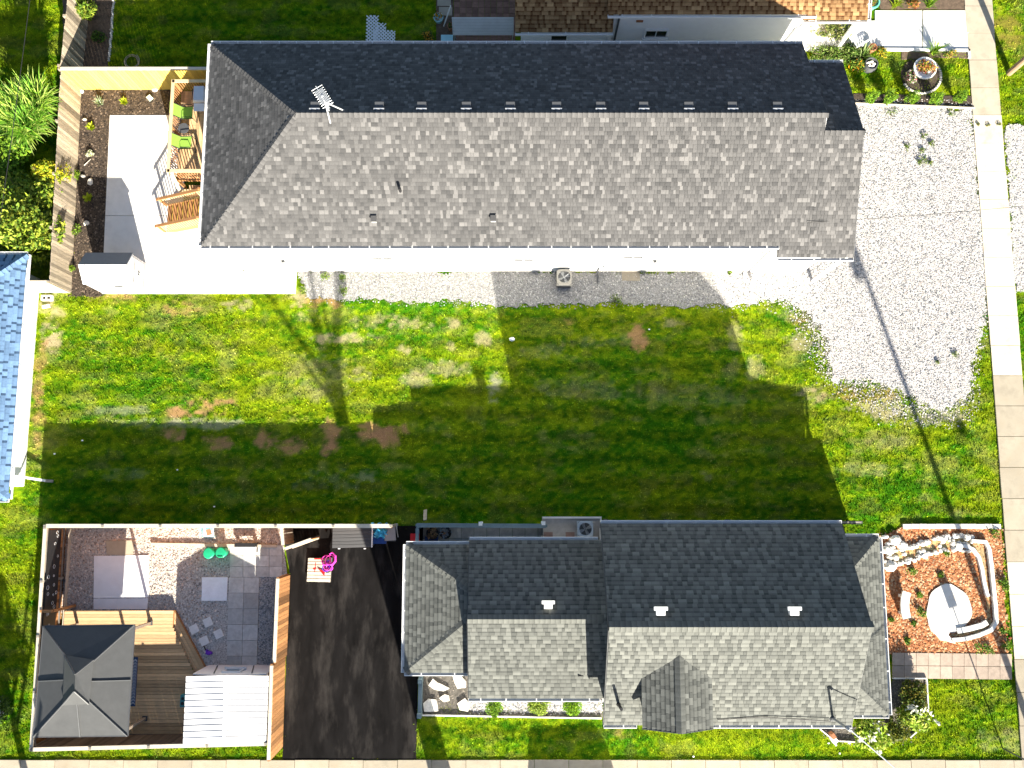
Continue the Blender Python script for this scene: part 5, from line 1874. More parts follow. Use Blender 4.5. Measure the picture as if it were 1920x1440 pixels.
# ------------------------------------------------------------------ planting beside and beyond the left fence
q = P(60, 190, 2.0)
q.z = 0
t = thing('reed_grass', 'huge clump of arching bright green reed grass leaning over the weathered fence', 'plant', (q.x - .4, q.y - .4, 0))
for i, (dx, dy) in enumerate(((-.5, -.6), (.2, -.5), (-.2, .2), (.3, .5), (-.75, .1), (.0, -1.0), (.35, 0.1))):
    blades((q.x - .3 + dx, q.y + dy - .2, 1.3), 250, 1.45, .09, [(.20, .42, .04), (.34, .50, .06), (.46, .56, .14), (.12, .30, .03)], 70 + i, lean=(.2, 1.3), base_r=.3, root=t, droop=1.25)
mb = MB()
for i in range(40):
    a = r2.random() * 6.28
    d = r2.random() * .9
    x, y = q.x - .3 + d * math.cos(a), q.y - .4 + d * math.sin(a)
    mb.tube([(x, y, 0), (x + .1 * math.cos(a), y + .1 * math.sin(a), 1.5)], .02, 5, r1=.012)
part(mb, 'stem', mat('cane', (.12, .16, .04), rough=.8), t)
c = P(38, 398, 2.0)
shrub('leafy_tree', 'dense dark leafy small tree filling the gap between blue roof and weathered fence', 'tree', (c.x - .25, c.y, 0), 2.05, 2.2, 3.0, 11000, .22, [(.15, .24, .02), (.27, .34, .03), (.08, .15, .015), (.36, .40, .05)], 80, stems=7, lumps=16)
c = P(18, 292, 1.0)
shrub('leafy_bush', 'bright green bush with broad leaves at the left edge below the reed grass', 'bush', (c.x, c.y, 0), 1.35, 1.3, 2.2, 3600, .18, [(.14, .28, .02), (.25, .40, .03), (.08, .18, .015)], 81, lumps=12)
c = P(112, 322, 1.4)
shrub('golden_shrub', 'golden yellow shrub spilling over the weathered fence', 'shrub', (c.x - .35, c.y, .4), .95, .9, 1.9, 1700, .15, [(.45, .42, .015), (.34, .40, .02), (.55, .46, .03), (.2, .3, .02)], 82, lumps=14)
c = P(176, 36)
shrub('leafy_bush', 'bright broad leafed bush in the shaded corner by the top left fence', 'bush', (c.x - .1, c.y, 0), .55, .65, 1.5, 800, .17, [(.14, .22, .02), (.25, .3, .03), (.08, .15, .015)], 83, lumps=9)
c = P(185, 72)
shrub('low_bush', 'low dark green plant in the soil below the broad leafed bush', 'bush', (c.x, c.y, .02), .4, .35, .4, 260, .12, G_MID, 84)
c = P(-60, 120)
shrub('leafy_tree', 'tall dark unseen tree added off the upper left edge for shade', 'tree', (c.x - .2, c.y - 2.0, 0), 2.2, 2.6, 5.5, 5200, .24, G_DARK, 85, stems=5, lumps=14)  # out of view, added to darken the upper left yard
c = P(10, 1330)
shrub('flowering_bush', 'dark bush with white and pink blossom at the left edge by the street lawn', 'bush', (c.x - .2, c.y, 0), .9, .95, 1.3, 1500, .13, [(.05, .11, .015), (.09, .16, .02), (.03, .07, .01)], 86, flowers=(46, .10, [(.7, .68, .6), (.6, .25, .45), (.72, .7, .66)]))
# mulch bed plants and stones
for i, (px, py, lb) in enumerate(((235, 193, 'lime green hosta clump along the yellow fence'), (174, 240, 'lime green hosta clump left of the patio corner'), (168, 372, 'lime green hosta clump in the shaded lower part of the mulch bed'))):
    q = P(px, py)
    t = thing('hosta', lb, 'plant', (q.x, q.y, .03), 'hostas in the mulch bed')
    blades((q.x, q.y, .03), 46, .26, .11, [(.34, .42, .015), (.26, .38, .012), (.42, .46, .03)], 90 + i, base_r=.08, root=t, lean=(.5, 1.3))
q = P(191, 196)
t = thing('yucca', 'pale striped yucca rosette in the upper left of the mulch bed', 'plant', (q.x, q.y, .03))
blades((q.x, q.y, .03), 52, .42, .05, [(.32, .38, .24), (.2, .28, .14), (.42, .46, .34)], 95, base_r=.06, root=t, lean=(.3, 1.4), droop=.5)
q = P(170, 291)
t = thing('white_chrysanthemum', 'round white flowering plant in the mulch bed beside the patio', 'flowers', (q.x, q.y, .03))
pts = lump_points(260, .2, .2, .13, 5) + np.array([q.x, q.y, .03])
V, F, col = leaf_quads(pts, .09, mixcol(260, [(.7, .68, .55), (.62, .62, .45), (.2, .28, .06)], 5), seed=5, up=.8)
np_part('blossom', V, F, col, LEAF, t)
for i, (px, py, rx, ry, lb, m_) in enumerate(((155, 172, .09, .1, 'small white stone in the top corner of the mulch bed', STONE), (160, 225, .1, .07, 'small white stone above the middle hosta', STONE),
                                              (170, 341, .14, .2, 'large flat grey stone in the shaded mulch', STONE), (157, 331, .12, .08, 'brown stone touching the large flat stone', STONE_DARK), (163, 419, .16, .12, 'pale rounded stone at the lower end of the mulch bed', STONE),
                                              (291, 169, .15, .1, 'pale angular stone under the yellow fence', STONE))):
    q = P(px, py)
    single(MB().rock((q.x, q.y, .03), rx, ry, .1, .8, i), 'stone', m_, lb, 'stone', (q.x, q.y, .03))
q = P(282, 185)
mb = MB()
single(mb.box((q.x, q.y, .08), (.22, .22, .1), .75), 'stepping_block', mat('pale_green_stone', (.5, .62, .55), rough=.8), 'small pale green square block set on edge in the mulch near the deck', 'block', (q.x, q.y, .03))
q0, q1 = P(159, 311), P(172, 300)
single(MB().tube([(q0.x, q0.y, .06), (q1.x, q1.y, .1)], .025, 6, r1=.01), 'stick', WOOD_PALE, 'thin pale stick lying in the mulch below the white flowers', 'stick', tuple(q0))
for i, (px, py, r, lb) in enumerate(((148, 434, .3, 'small green vine clump poking over the lower fence near the shed'), (138, 505, .2, 'tiny green weed at the foot of the weathered fence'), (146, 330, .28, 'green weed under the golden shrub'))):
    shrub('weed', lb, 'plant', tuple(P(px, py)), r, r, .4, 130, .11, [(.2, .3, .02), (.12, .22, .02)], 97 + i)
# ================================================================== FENCED YARD (bottom left)
FT = 1.85
WOOD_DARK = mat('dark_aged_wood', (.12, .085, .06), rough=.9, var=.3, scale=5, tone=(.6, 1.3), stretch=(6, 6, .7))
fence('fence', 'pale topped board fence between the empty lot and the gravel yard', (-19.5, -1.13), (-5.05, -1.13), FT, WOOD_ORANGE, face=-1, posts=2.55, bw=.14, cap=(.16, WOOD_PALE), jitter=.01, post_h=.09, post_m=WOOD_GREY)
fence('fence', 'pale topped board fence along the left side of the gazebo yard', (-19.5, -1.2), (-19.42, -10.0), FT, WOOD_ORANGE, face=-1, posts=2.35, bw=.14, cap=(.13, WOOD_PALE), jitter=.01, post_h=.09, post_m=WOOD_GREY)
fence('fence', 'pale topped board fence along the bottom sidewalk behind the gazebo', (-19.4, -10.04), (-9.95, -9.82), FT, WOOD_DARK, face=1, posts=2.5, bw=.14, cap=(.15, WOOD_PALE), jitter=.01, post_h=.09, post_m=WOOD_GREY)
fence('fence', 'orange board fence beside the black driveway, lower section', P(527, 1400), P(532, 1232), FT, WOOD_ORANGE, face=-1, posts=2.1, bw=.15, cap=(.13, WOOD_PALE), jitter=.05)
fence('fence', 'orange board fence beside the black driveway, upper section nearest the open gate', P(535, 1228), P(541, 1078), FT - .15, WOOD_ORANGE, face=-1, posts=1.9, bw=.15, cap=(.13, WOOD_PALE), jitter=.05)
# gate swung open
a, b = P(531, 1029, 1.8), P(583, 1010, 1.8)
t = thing('gate', 'open wooden gate leaf swung out over the black driveway', 'gate', (a.x, a.y, 0))
d = (b - a)
L = d.length
d.normalize()
for i in range(9):
    c = a + d * (L * (i + .5) / 9)
    me = shared(('gateb', i % 4), lambda: MB().box((0, 0, .88), (L / 9 - .01, .03, 1.72), 0, .3 + .18 * (i % 4)), 'board', WOOD_ORANGE)
    place(me, 'board', t, frame((c.x, c.y, .06), d, Vector((-d.y, d.x, 0)), Vector((0, 0, 1))))
nn_ = Vector((d.y, -d.x, 0))
for z in (.35, 1.5):
    p0, p1 = a + nn_ * .05, b + nn_ * .05
    part(MB().beam((p0.x, p0.y, z), (p1.x, p1.y, z), .05, .1), 'rail', WOOD_PALE, t)
part(MB().beam((a.x, a.y, 1.8), (b.x, b.y, 1.8), .07, .03), 'cap_rail', WOOD_PALE, t)
a, b = P(528, 988, 1.8), P(531, 1022, 1.8)
t = thing('fence', 'short pale return panel joining the yard fence and the gate', 'fence', (a.x, a.y, 0))
for i in range(6):
    f = (i + .5) / 6
    part(MB().box((a.x + (b.x - a.x) * f, a.y + (b.y - a.y) * f, .9), (.03, abs(b.y - a.y) / 6 - .01, 1.8), 0, .5), 'board', WOOD_PALE, t)
part(MB().beam((a.x, a.y, 1.82), (b.x, b.y, 1.82), .13, .03), 'cap_rail', WOOD_PALE, t)
# black privacy screen with ring ornaments
t = thing('privacy_screen', 'black screen with white ring ornaments fixed along the inside of the left yard fence', 'screen', (-19.35, -3, 0))
part(MB().span((-19.38, -9.6, .8), (-19.36, -1.3, 1.76)), 'panel', DARK, t)
r3 = random.Random(9)
y = -1.5
while y > -9.5:
    for zz in (1.0, 1.3, 1.6):
        if r3.random() < .55:
            rr = .04 + .05 * r3.random()
            yy, z_ = y + (r3.random() - .5) * .2, zz + (r3.random() - .5) * .3
            z_ = max(.93, min(z_, 1.63))
            part(MB().tube([(-19.345, yy + rr * math.cos(k * math.pi / 7), z_ + rr * math.sin(k * math.pi / 7)) for k in range(15)], .009, 4), 'ring', SILVER, t)
    y -= .42
part(MB().span((-19.34, -9.6, .03), (-19.31, -1.3, .26)), 'kick_board', WOOD_PALE, t)
p_, q_ = P(72, 1147, 1.85), P(111, 1142, 1.2)
t = thing('cross_beam', 'orange wooden beam bridging the left yard fence and the corner of the low deck', 'beam', (q_.x, q_.y, 0))
part(MB().beam((-19.45, q_.y, 1.9), (-18.95, q_.y, 1.9), .1, .1), 'beam', WOOD_ORANGE, t)
part(MB().span((-19.0, q_.y - .05, 0), (-18.9, q_.y + .05, 1.85)), 'post', WOOD_ORANGE, t)
# slabs and pavers
SL = struct_root('yard_paving')
PALE_SLAB = mat('pale_slab', (.74, .75, .77), rough=.8, var=.06, scale=3)
for pts, tn, m_ in (([(178, 1042), (280, 1041), (279, 1120), (177, 1121)], .9, PALE_SLAB), ([(177, 1122), (279, 1121), (277, 1142), (177, 1142)], .8, PALE_SLAB), ([(200, 1014), (252, 1013), (251, 1040), (202, 1040)], .5, SIDEWALK),
                    ([(380, 1082), (428, 1082), (426, 1126), (379, 1126)], 1.0, mat('white_slab', (.72, .74, .78), rough=.8, var=.08, scale=5))):
    part(MB().prism(poly2(pts), -.05, .085, tn), 'slab', m_, SL)
for j in range(6):
    for i in range(2):
        y0, y1 = 1082 + j * 29.5, 1082 + (j + 1) * 29.5
        x0, x1 = 430 + i * 28.5 - j * .8, 430 + (i + 1) * 28.5 - j * .8
        part(MB().prism(poly2([(x0 + .3, y0 + .3), (x1 - .3, y0 + .3), (x1 - .7, y1 - .3), (x0 - .1, y1 - .3)]), -.05, .07 + .008 * r3.random(), r3.random()), 'paver', PAVER, SL)
for j in range(3):
    for i in range(4):
        y0, y1 = 1022 + j * 20, 1022 + (j + 1) * 20
        x0, x1 = 432 + i * 24.5, 432 + (i + 1) * 24.5
        part(MB().prism(poly2([(x0 + .3, y0 + .3), (x1 - .3, y0 + .3), (x1 - .3, y1 - .3), (x0 + .3, y1 - .3)]), -.05, .07 + .008 * r3.random(), .5 + .5 * r3.random()), 'paver', PAVER, SL)
a, b = P(285, 1020), P(520, 1024)
t = thing('edging_board', 'long white edging board lying across the gravel yard', 'board', tuple(a))
part(MB().beam((a.x, a.y, .09), (b.x, b.y, .09), .12, .1), 'board', WOOD_PALE, t)
for i, (px, py, lb) in enumerate(((365, 1179, 'left'), (391, 1166, 'top'), (411, 1188, 'right'), (384, 1201, 'bottom'))):
    q = P(px, py)
    single(MB().box((q.x, q.y, .06), (.36, .36, .06), .45, .8), 'stepping_stone', mat('stepping_stone', (.70, .67, .64), rough=.9, var=.12), 'square stepping stone in the brown gravel, the %s one of four' % lb, 'stepping stone', (q.x, q.y, .03), 'stepping stones beside the deck')
for i, (px, py, lb) in enumerate(((391, 1037, 'plain lid of the left'), (414, 1036, 'handled lid of the right'))):
    q = P(px, py, .5)
    t = thing('green_tub', 'round green plastic tub in the gravel yard, %s of the pair' % lb, 'tub', (q.x, q.y, .04), 'green tubs in the gravel yard')
    part(MB().lathe([(.19, 0), (.22, .4), (.24, .42), (.24, .46), (.2, .5), (.001, .51)], (q.x, q.y, .04), 22), 'tub', GREEN_PLASTIC, t)
    if i:
        part(MB().tube([(q.x - .1, q.y - .16, .5), (q.x - .1, q.y - .22, .58), (q.x + .1, q.y - .22, .58), (q.x + .1, q.y - .16, .5)], .015, 5), 'handle', DARK, t)
q = P(388, 997, .5)
t = thing('child_chair', 'pale blue child size chair with an orange cushion against the yard fence', 'chair', (q.x, q.y, .04))
x, y = q.x, q.y
part(MB().box((x, y - .02, .34), (.48, .42, .04)), 'seat', CYAN, t)
part(MB().box((x, y + .22, .58), (.5, .05, .44)), 'backrest', CYAN, t)
for s in (-1, 1):
    part(MB().box((x + s * .27, y, .52), (.05, .46, .05)), 'armrest', CYAN, t)
    for sy in (-.2, .2):
        part(MB().box((x + s * .24, y + sy, .19), (.05, .05, .34)), 'leg', CYAN, t)
part(MB().box((x + .04, y - .02, .385), (.2, .26, .05), .3), 'cushion', TERRACOTTA, t)
q = P(461, 1027, .45)
t = thing('bench', 'white bench with a dark back on the pavers of the gravel yard', 'bench', (q.x, q.y, .07))
part(MB().box((q.x, q.y - .1, .4), (.88, .34, .05)), 'seat', RESIN_WHITE, t)
part(MB().box((q.x, q.y + .12, .5), (.88, .16, .3)), 'backrest', DARK, t)
for s in (-1, 1):
    part(MB().box((q.x + s * .38, q.y, .23), (.06, .4, .32)), 'leg', DARK, t)
q = P(393, 1224)
t = thing('toy', 'small purple plastic toy dropped on the gravel by the deck', 'toy', (q.x, q.y, .04))
part(MB().rock((q.x, q.y, .04), .16, .1, .14, .5, 3).rock((q.x - .1, q.y + .1, .04), .07, .06, .1, .5, 4), 'body', PURPLE, t)
part(MB().tube([(q.x - .1, q.y + .1, .12), (q.x - .25, q.y + .3, .07)], .02, 5), 'handle', DARK, t)
# ---- low deck
LD = thing('low_deck', 'low wooden deck with a slanted edge under and beside the grey gazebo', 'deck', (-17, -7, 0))
dz = .32
A0, A1, A2, A3 = P(100, 1145, dz), P(325, 1145, dz), P(366, 1262, dz), P(345, 1262, dz)
yN, yS = A0.y, -9.9
bw = .145
nb = int((yN - yS) / bw)
for i in range(nb):
    y1 = yN - i * bw
    y0 = y1 - bw + .01
    if y1 > A2.y:
        xr = A1.x + (A2.x - A1.x) * max(0, min(1, (A1.y - .6 - y1) / (A1.y - .6 - A2.y)))
    else:
        xr = -13.45
    part(MB().span((-19.25, y0, dz - .035), (xr, y1, dz), r3.random()), 'board', WOOD_DECK, LD)
part(MB().span((-19.2, yS, .0), (-14.75, yN - .06, dz - .04)), 'base', WOOD_GREY, LD)
B0, B1 = P(327, 1145, .2), P(388, 1260, .2)
dd = (B1 - B0).normalized()
nn = Vector((dd.y, -dd.x, 0))
for k in range(3):
    o = -nn * (.08 + k * .15) if nn.x > 0 else nn * (.08 + k * .15)
    part(MB().beam(B0 + o + Vector((0, 0, -.02)), B1 + o + Vector((0, 0, -.02)), .14, .035, .35 + .2 * k), 'step_board', WOOD_DECK, LD)
part(MB().beam(B0 + Vector((0, 0, -.1)), B1 + Vector((0, 0, -.1)), .04, .16, .5), 'fascia_board', WOOD_ORANGE, LD)
part(MB().beam((A1.x, A1.y - .0, dz - .12), (A1.x, A1.y - .75, dz - .12), .03, .2), 'fascia_board', WOOD_ORANGE, LD)
# ---- gazebo
GZ = thing('gazebo', 'two tier dark grey steel roof gazebo standing on the low wooden deck', 'gazebo', (-17.1, -7.2, dz))
g0, g1, g2, g3 = P(81, 1174, 2.4), P(252, 1172, 2.4), P(239, 1380, 2.4), P(63, 1382, 2.4)
u0, u1, u2, u3 = P(121, 1228, 3.05), P(176, 1237, 3.05), P(167, 1320, 3.05), P(117, 1323, 3.05)
r0, r1_ = P(141.5, 1264.5, 3.5), P(140, 1296, 3.5)
drop = Vector((0, 0, -.10))


def inn(p):
    c = (u0 + u1 + u2 + u3) / 4
    return p + (c - p) * .12 + drop


for q in ([g0, g1, inn(u1), inn(u0)], [g1, g2, inn(u2), inn(u1)], [g2, g3, inn(u3), inn(u2)], [g3, g0, inn(u0), inn(u3)]):
    part(MB().slab(q, .02, .5), 'roof_panel', GAZEBO, GZ)
for q in ([u0, u1, r0], [u1, u2, r1_, r0], [u2, u3, r1_], [u3, u0, r0, r1_]):
    part(MB().slab(q, .02, .55), 'vent_panel', GAZEBO, GZ)
TRM = mat('gazebo_trim', (.10, .103, .108), rough=.5, var=.08)
up = Vector((0, 0, .03))
for p, q in ((g0, inn(u0)), (g1, inn(u1)), (g2, inn(u2)), (g3, inn(u3)), (u0, r0), (u1, r0), (u2, r1_), (u3, r1_), ((g1 + g2) / 2, inn((u1 + u2) / 2)), ((g0 + g3) / 2, inn((u0 + u3) / 2)), ((g2 + g3) / 2, inn((u2 + u3) / 2))):
    part(MB().beam(p + up, q + up, .035, .06), 'seam', TRM, GZ)
for i in range(4):
    p, q = (g0, g1, g2, g3)[i], (g1, g2, g3, g0)[i]
    part(MB().beam(p + Vector((0, 0, -.03)), q + Vector((0, 0, -.03)), .04, .08), 'eave_trim', DARKGREY, GZ)
PB = mat('gazebo_post', (.30, .24, .19), rough=.6, var=.1)
for px, py in ((282, 1168), (272, 1347)):
    q = P(px, py, dz)
    part(MB().box((q.x, q.y, dz + 1.02), (.11, .11, 2.04)), 'post', PB, GZ)
    part(MB().box((q.x, q.y, dz + .03), (.2, .2, .06)), 'post_base', DARKGREY, GZ)
for x, y in ((-18.65, -5.35), (-18.6, -9.25)):
    part(MB().box((x, y, dz + 1.02), (.11, .11, 2.04)), 'post', PB, GZ)
qa, qb = P(282, 1168, dz), P(272, 1347, dz)
mb = MB()
mb.beam((-18.65, qa.y, 2.3), (qa.x, qa.y, 2.3), .08, .12).beam((-18.65, -9.25, 2.3), (qb.x, -9.25, 2.3), .08, .12).beam((qa.x, qa.y, 2.3), (qb.x, qb.y, 2.3), .08, .118).beam((-18.65, qa.y, 2.3), (-18.65, -9.25, 2.3), .08, .118)
part(mb, 'beam', DARKGREY, GZ)
# outdoor rug peeping out from under the gazebo
x0, x1, y0, y1 = -17.2, P(255, 1300, dz).x, P(250, 1384 - 60, dz).y, P(250, 1232, dz).y
t = thing('outdoor_rug', 'blue and white zigzag rug showing past the gazebo roof on the deck', 'rug', ((x0 + x1) / 2, (y0 + y1) / 2, dz))
NAVY = mat('navy_cloth', (.025, .06, .15), rough=.95)
part(MB().span((x0, y0, dz), (x1, y1, dz + .012)), 'ground_cloth', NAVY, t)
mb = MB()
k = 0
yy = y0 + .06
while yy < y1 - .15:
    xx = x1 - .02 - .16 * int((x1 - x0) / .16)
    while xx < x1 - .161:
        for s in (0, 1):
            xa, xb = xx + .08 * s, xx + .08 * (s + 1)
            ya, yb_ = (yy, yy + .08) if s == 0 else (yy + .08, yy)
            mb.add([(xa, ya, dz + .016), (xb, yb_, dz + .016), (xb, yb_ + .045, dz + .016), (xa, ya + .045, dz + .016)], [(0, 1, 2, 3)])
        xx += .16
    yy += .125
part(mb, 'zigzag', mat('white_cloth', (.6, .62, .65), rough=.95), t, kind='stuff')
q = P(343, 1314, .55)
t = thing('speaker_box', 'small teal box against the white shed wall on the deck', 'box', (q.x, q.y, dz))
part(MB().box((q.x, q.y, dz + .14), (.2, .5, .28)), 'case', mat('teal', (.05, .25, .26), rough=.5), t)
part(MB().lathe([(.07, 0), (.07, .02), (.03, .02)], (q.x, q.y - .1, dz + .28), 12).lathe([(.06, 0), (.06, .02), (.03, .02)], (q.x, q.y + .1, dz + .28), 12), 'knob', DARK, t)
# ---- white roofed shed
X0, X1, Y0, Y1 = -13.05, -10.05, -9.6, -7.1
WS = thing('white_roof_shed', 'resin shed with a broad white ribbed roof beside the orange driveway fence', 'shed', (-11.55, -8.5, 0))
for a, b in (((X0, Y0), (X1, Y0)), ((X1, Y0), (X1, Y1)), ((X1, Y1), (X0, Y1)), ((X0, Y1), (X0, Y0))):
    mb = MB()
    siding(mb, a, b, .03, 1.85, .2)
    part(mb, 'wall', RESIN_WHITE, WS)
xm_ = P(422, 1330, 2.3).x
ez = 1.9
e0, e1, e2, e3 = P(349, 1268, ez), P(504, 1267, ez), P(499, 1391, ez), P(343, 1396, ez)
nst = 11
rt = P(423, 1266, 2.25)
rb = P(420, 1393, 2.25)
for i in range(nst):
    for side in (0, 1):
        f0, f1 = i / nst, (i + 1) / nst
        ea, eb = (e0, e3) if side == 0 else (e1, e2)
        p0, p1 = ea + (eb - ea) * (f0 + .002), ea + (eb - ea) * (f1 - .002)
        q0, q1 = rt + (rb - rt) * (f0 + .002), rt + (rb - rt) * (f1 - .002)
        lift = Vector((0, 0, .016))
        part(MB().slab([p0 + lift, p1, q1, q0 + lift], .03, r3.random()), 'roof_panel', RESIN_WHITE, WS)
part(MB().beam(rt + Vector((0, 0, .03)), rb + Vector((0, 0, .03)), .12, .04), 'ridge_strip', RESIN_WHITE, WS)
for yy in (Y0, Y1 - .03):
    part(MB().add([(X0, yy, 1.85), (X1, yy, 1.85), (xm_, yy, 2.18), (X0, yy + .03, 1.85), (X1, yy + .03, 1.85), (xm_, yy + .03, 2.18)], [(0, 1, 2), (5, 4, 3), (0, 2, 5, 3), (1, 4, 5, 2)]), 'gable_wall', RESIN_WHITE, WS)
for x in (-12.3, -10.75):
    part(MB().beam((x - .3, Y1 + .02, .2), (x + .1, Y1 + .02, 1.8), .05, .02), 'trim', DARKGREY, WS)
window(WS, (-11.55, Y1, 1.4), (1, 0), (0, 1), .7, .5, mullion=False, frame_m=RESIN_WHITE)

# ================================================================== DRIVEWAY CLUTTER
a, b, c_, d_ = P(624, 990, 1.15), P(697, 988, 1.2), P(696, 1026, 1.0), P(623, 1028, 1.0)
t = thing('storage_box', 'long low resin storage box with a grey plank lid against the driveway fence', 'storage box', ((a.x + b.x) / 2, (a.y + d_.y) / 2, .036))
part(MB().span((a.x + .06, d_.y + .08, .036), (b.x - .06, a.y - .04, .98)), 'body', RESIN_GREY, t)
LID = mat('lid_plank', (.055, .055, .058), rough=.5, var=.1, stretch=(.6, 8, 1))
for i in range(6):
    f0, f1 = i / 6 + .008, (i + 1) / 6 - .008
    part(MB().slab([a + (d_ - a) * f0, b + (c_ - b) * f0, b + (c_ - b) * f1, a + (d_ - a) * f1], .04, .4 + .2 * (i % 2)), 'plank', LID, t)
part(MB().beam(b + Vector((.03, 0, 0)), c_ + Vector((.03, 0, 0)), .05, .06), 'edge_trim', RESIN_WHITE, t)
mb = MB()
for xo in (.25, 1.35):
    mb.box((a.x + xo, d_.y - .02, .93), (.08, .04, .1))
part(mb, 'latch', RESIN_WHITE, t)
q = P(711, 1000, .6)
t = thing('covered_tub', 'dark tub draped with a crumpled cyan tarp beside the storage box', 'tub', (q.x, q.y, .036))
part(MB().add([(q.x - .24, q.y - .4, .04), (q.x + .24, q.y - .4, .04), (q.x + .24, q.y + .2, .04), (q.x - .24, q.y + .2, .04), (q.x - .3, q.y - .45, .5), (q.x + .3, q.y - .45, .5), (q.x + .3, q.y + .25, .5), (q.x - .3, q.y + .25, .5)], BOXF), 'tub', BLUE_PLASTIC, t)
mb = MB()
k = 9
for j in range(k):
    for i in range(k):
        u, v = i / (k - 1) - .5, j / (k - 1) - .5
        mb.V.append((q.x + u * .68 + .05 * math.sin(j * 2.1), q.y + .12 + v * .62 + .05 * math.sin(i * 1.7), .68 - .5 * (u * u + v * v) + .07 * math.sin(i * 2.3 + j * 1.1) + .06 * r3.random()))
        mb.T.append(r3.random())
for j in range(k - 1):
    for i in range(k - 1):
        mb.F.append((j * k + i, j * k + i + 1, (j + 1) * k + i + 1, (j + 1) * k + i))
part(mb, 'tarp', CYAN_TARP, t)
q = P(731, 999, .55)
t = thing('recycling_bin', 'grey lidded bin leaning by the kink of the pale fence', 'bin', (q.x, q.y, .036))
part(MB().add([(q.x - .2, q.y - .3, .04), (q.x + .2, q.y - .3, .04), (q.x + .2, q.y + .28, .04), (q.x - .2, q.y + .28, .04), (q.x - .25, q.y - .36, .5), (q.x + .25, q.y - .36, .5), (q.x + .22, q.y + .33, .5), (q.x - .22, q.y + .33, .5)], BOXF), 'body', DARKGREY, t)
part(MB().box((q.x, q.y, .53), (.48, .66, .05), .08), 'lid', GREY_METAL, t)
part(MB().tube([(q.x + .3, q.y - .2, .1), (q.x + .3, q.y + .2, .6), (q.x + .3, q.y + .4, .62)], .02, 5), 'handle', SILVER, t)
q = P(778, 1011, .4)
t = thing('red_bin', 'small red plastic bin in the dark corner by the slate blue fence', 'bin', (q.x, q.y, .036))
part(MB().add([(q.x - .14, q.y - .18, .04), (q.x + .14, q.y - .18, .04), (q.x + .14, q.y + .18, .04), (q.x - .14, q.y + .18, .04), (q.x - .19, q.y - .23, .4), (q.x + .19, q.y - .23, .4), (q.x + .19, q.y + .23, .4), (q.x - .19, q.y + .23, .4)], BOXF), 'body', RED, t)
part(MB().box((q.x, q.y, .415), (.4, .48, .03)), 'lid', RED, t)
# pallet with red panels and pink toy
a, b, c_, d_ = P(578, 1046, .22), P(622, 1046, .22), P(619, 1092, .22), P(575, 1091, .22)
t = thing('pallet', 'pale wooden pallet with red marks lying on the black driveway', 'pallet', tuple(P(598, 1068, .036)))
for i in range(7):
    f0, f1 = i / 7 + .012, (i + 1) / 7 - .012
    part(MB().slab([a + (d_ - a) * f0, b + (c_ - b) * f0, b + (c_ - b) * f1, a + (d_ - a) * f1], .025, .4 + .6 * r3.random()), 'board', WOOD_PALE, t)
for f in (.05, .5, .95):
    p0, p1 = a + (b - a) * f, d_ + (c_ - d_) * f
    part(MB().beam((p0.x, p0.y, .11), (p1.x, p1.y, .11), .08, .13), 'stringer', WOOD_GREY, t)
q = P(598, 1048, .24)
mk = MB()
q0, q1 = P(592, 1055, .226), P(590, 1073, .226)
mk.beam(q0, q1, .03, .008)
mk.slab([P(589, 1047, .226), P(608, 1047, .226), P(608, 1049, .226), P(589, 1049, .226)], .008)
mk.slab([P(587, 1065, .227), P(593, 1064, .227), P(592, 1068, .227), P(587, 1068, .227)], .006)
part(mk, 'red_mark', RED, t)
t2 = thing('red_tray', 'bright red triangular tray on the pale pallet', 'tray', tuple(P(602, 1074, .23)))
pa, pb, pc = P(594, 1066, .25), P(609, 1079, .25), P(599, 1071, .25)
part(MB().slab([P(595, 1065, .26), P(603, 1069, .26), P(609, 1072, .26), P(608, 1080, .26)], .04), 'tray', RED, t2)
q = P(613, 1057, .35)
t2 = thing('pink_toy_bike', 'tangle of a pink toy scooter heaped on the corner of the pallet', 'toy', tuple(P(614, 1058, .23)))
for i in range(9):
    pts = []
    a0 = r3.random() * 6.28
    rr = .07 + .13 * r3.random()
    cx_, cy_ = q.x + (r3.random() - .5) * .3, q.y + (r3.random() - .5) * .34
    tl_ = (r3.random() - .5) * 1.2
    for k in range(13):
        a1 = a0 + k * math.pi / 6
        pts.append((cx_ + rr * math.cos(a1), cy_ + rr * math.sin(a1), .36 + rr * tl_ * math.sin(a1) + .05 * i / 9))
    part(MB().tube(pts, .02 + .012 * r3.random(), 5), 'loop', PINK if i % 3 else PURPLE, t2)
pth = [P(622, 1060, .4), P(629, 1052, .5), P(629, 1042, .55), P(623, 1036, .5), P(618, 1039, .45)]
part(MB().tube(pth, .05, 6, r1=.03), 'handlebar', PINK, t2)
part(MB().lathe([(.16, 0), (.18, .05), (.1, .09)], (q.x + .02, q.y - .22, .24), 14), 'wheel', RUBBER, t2)

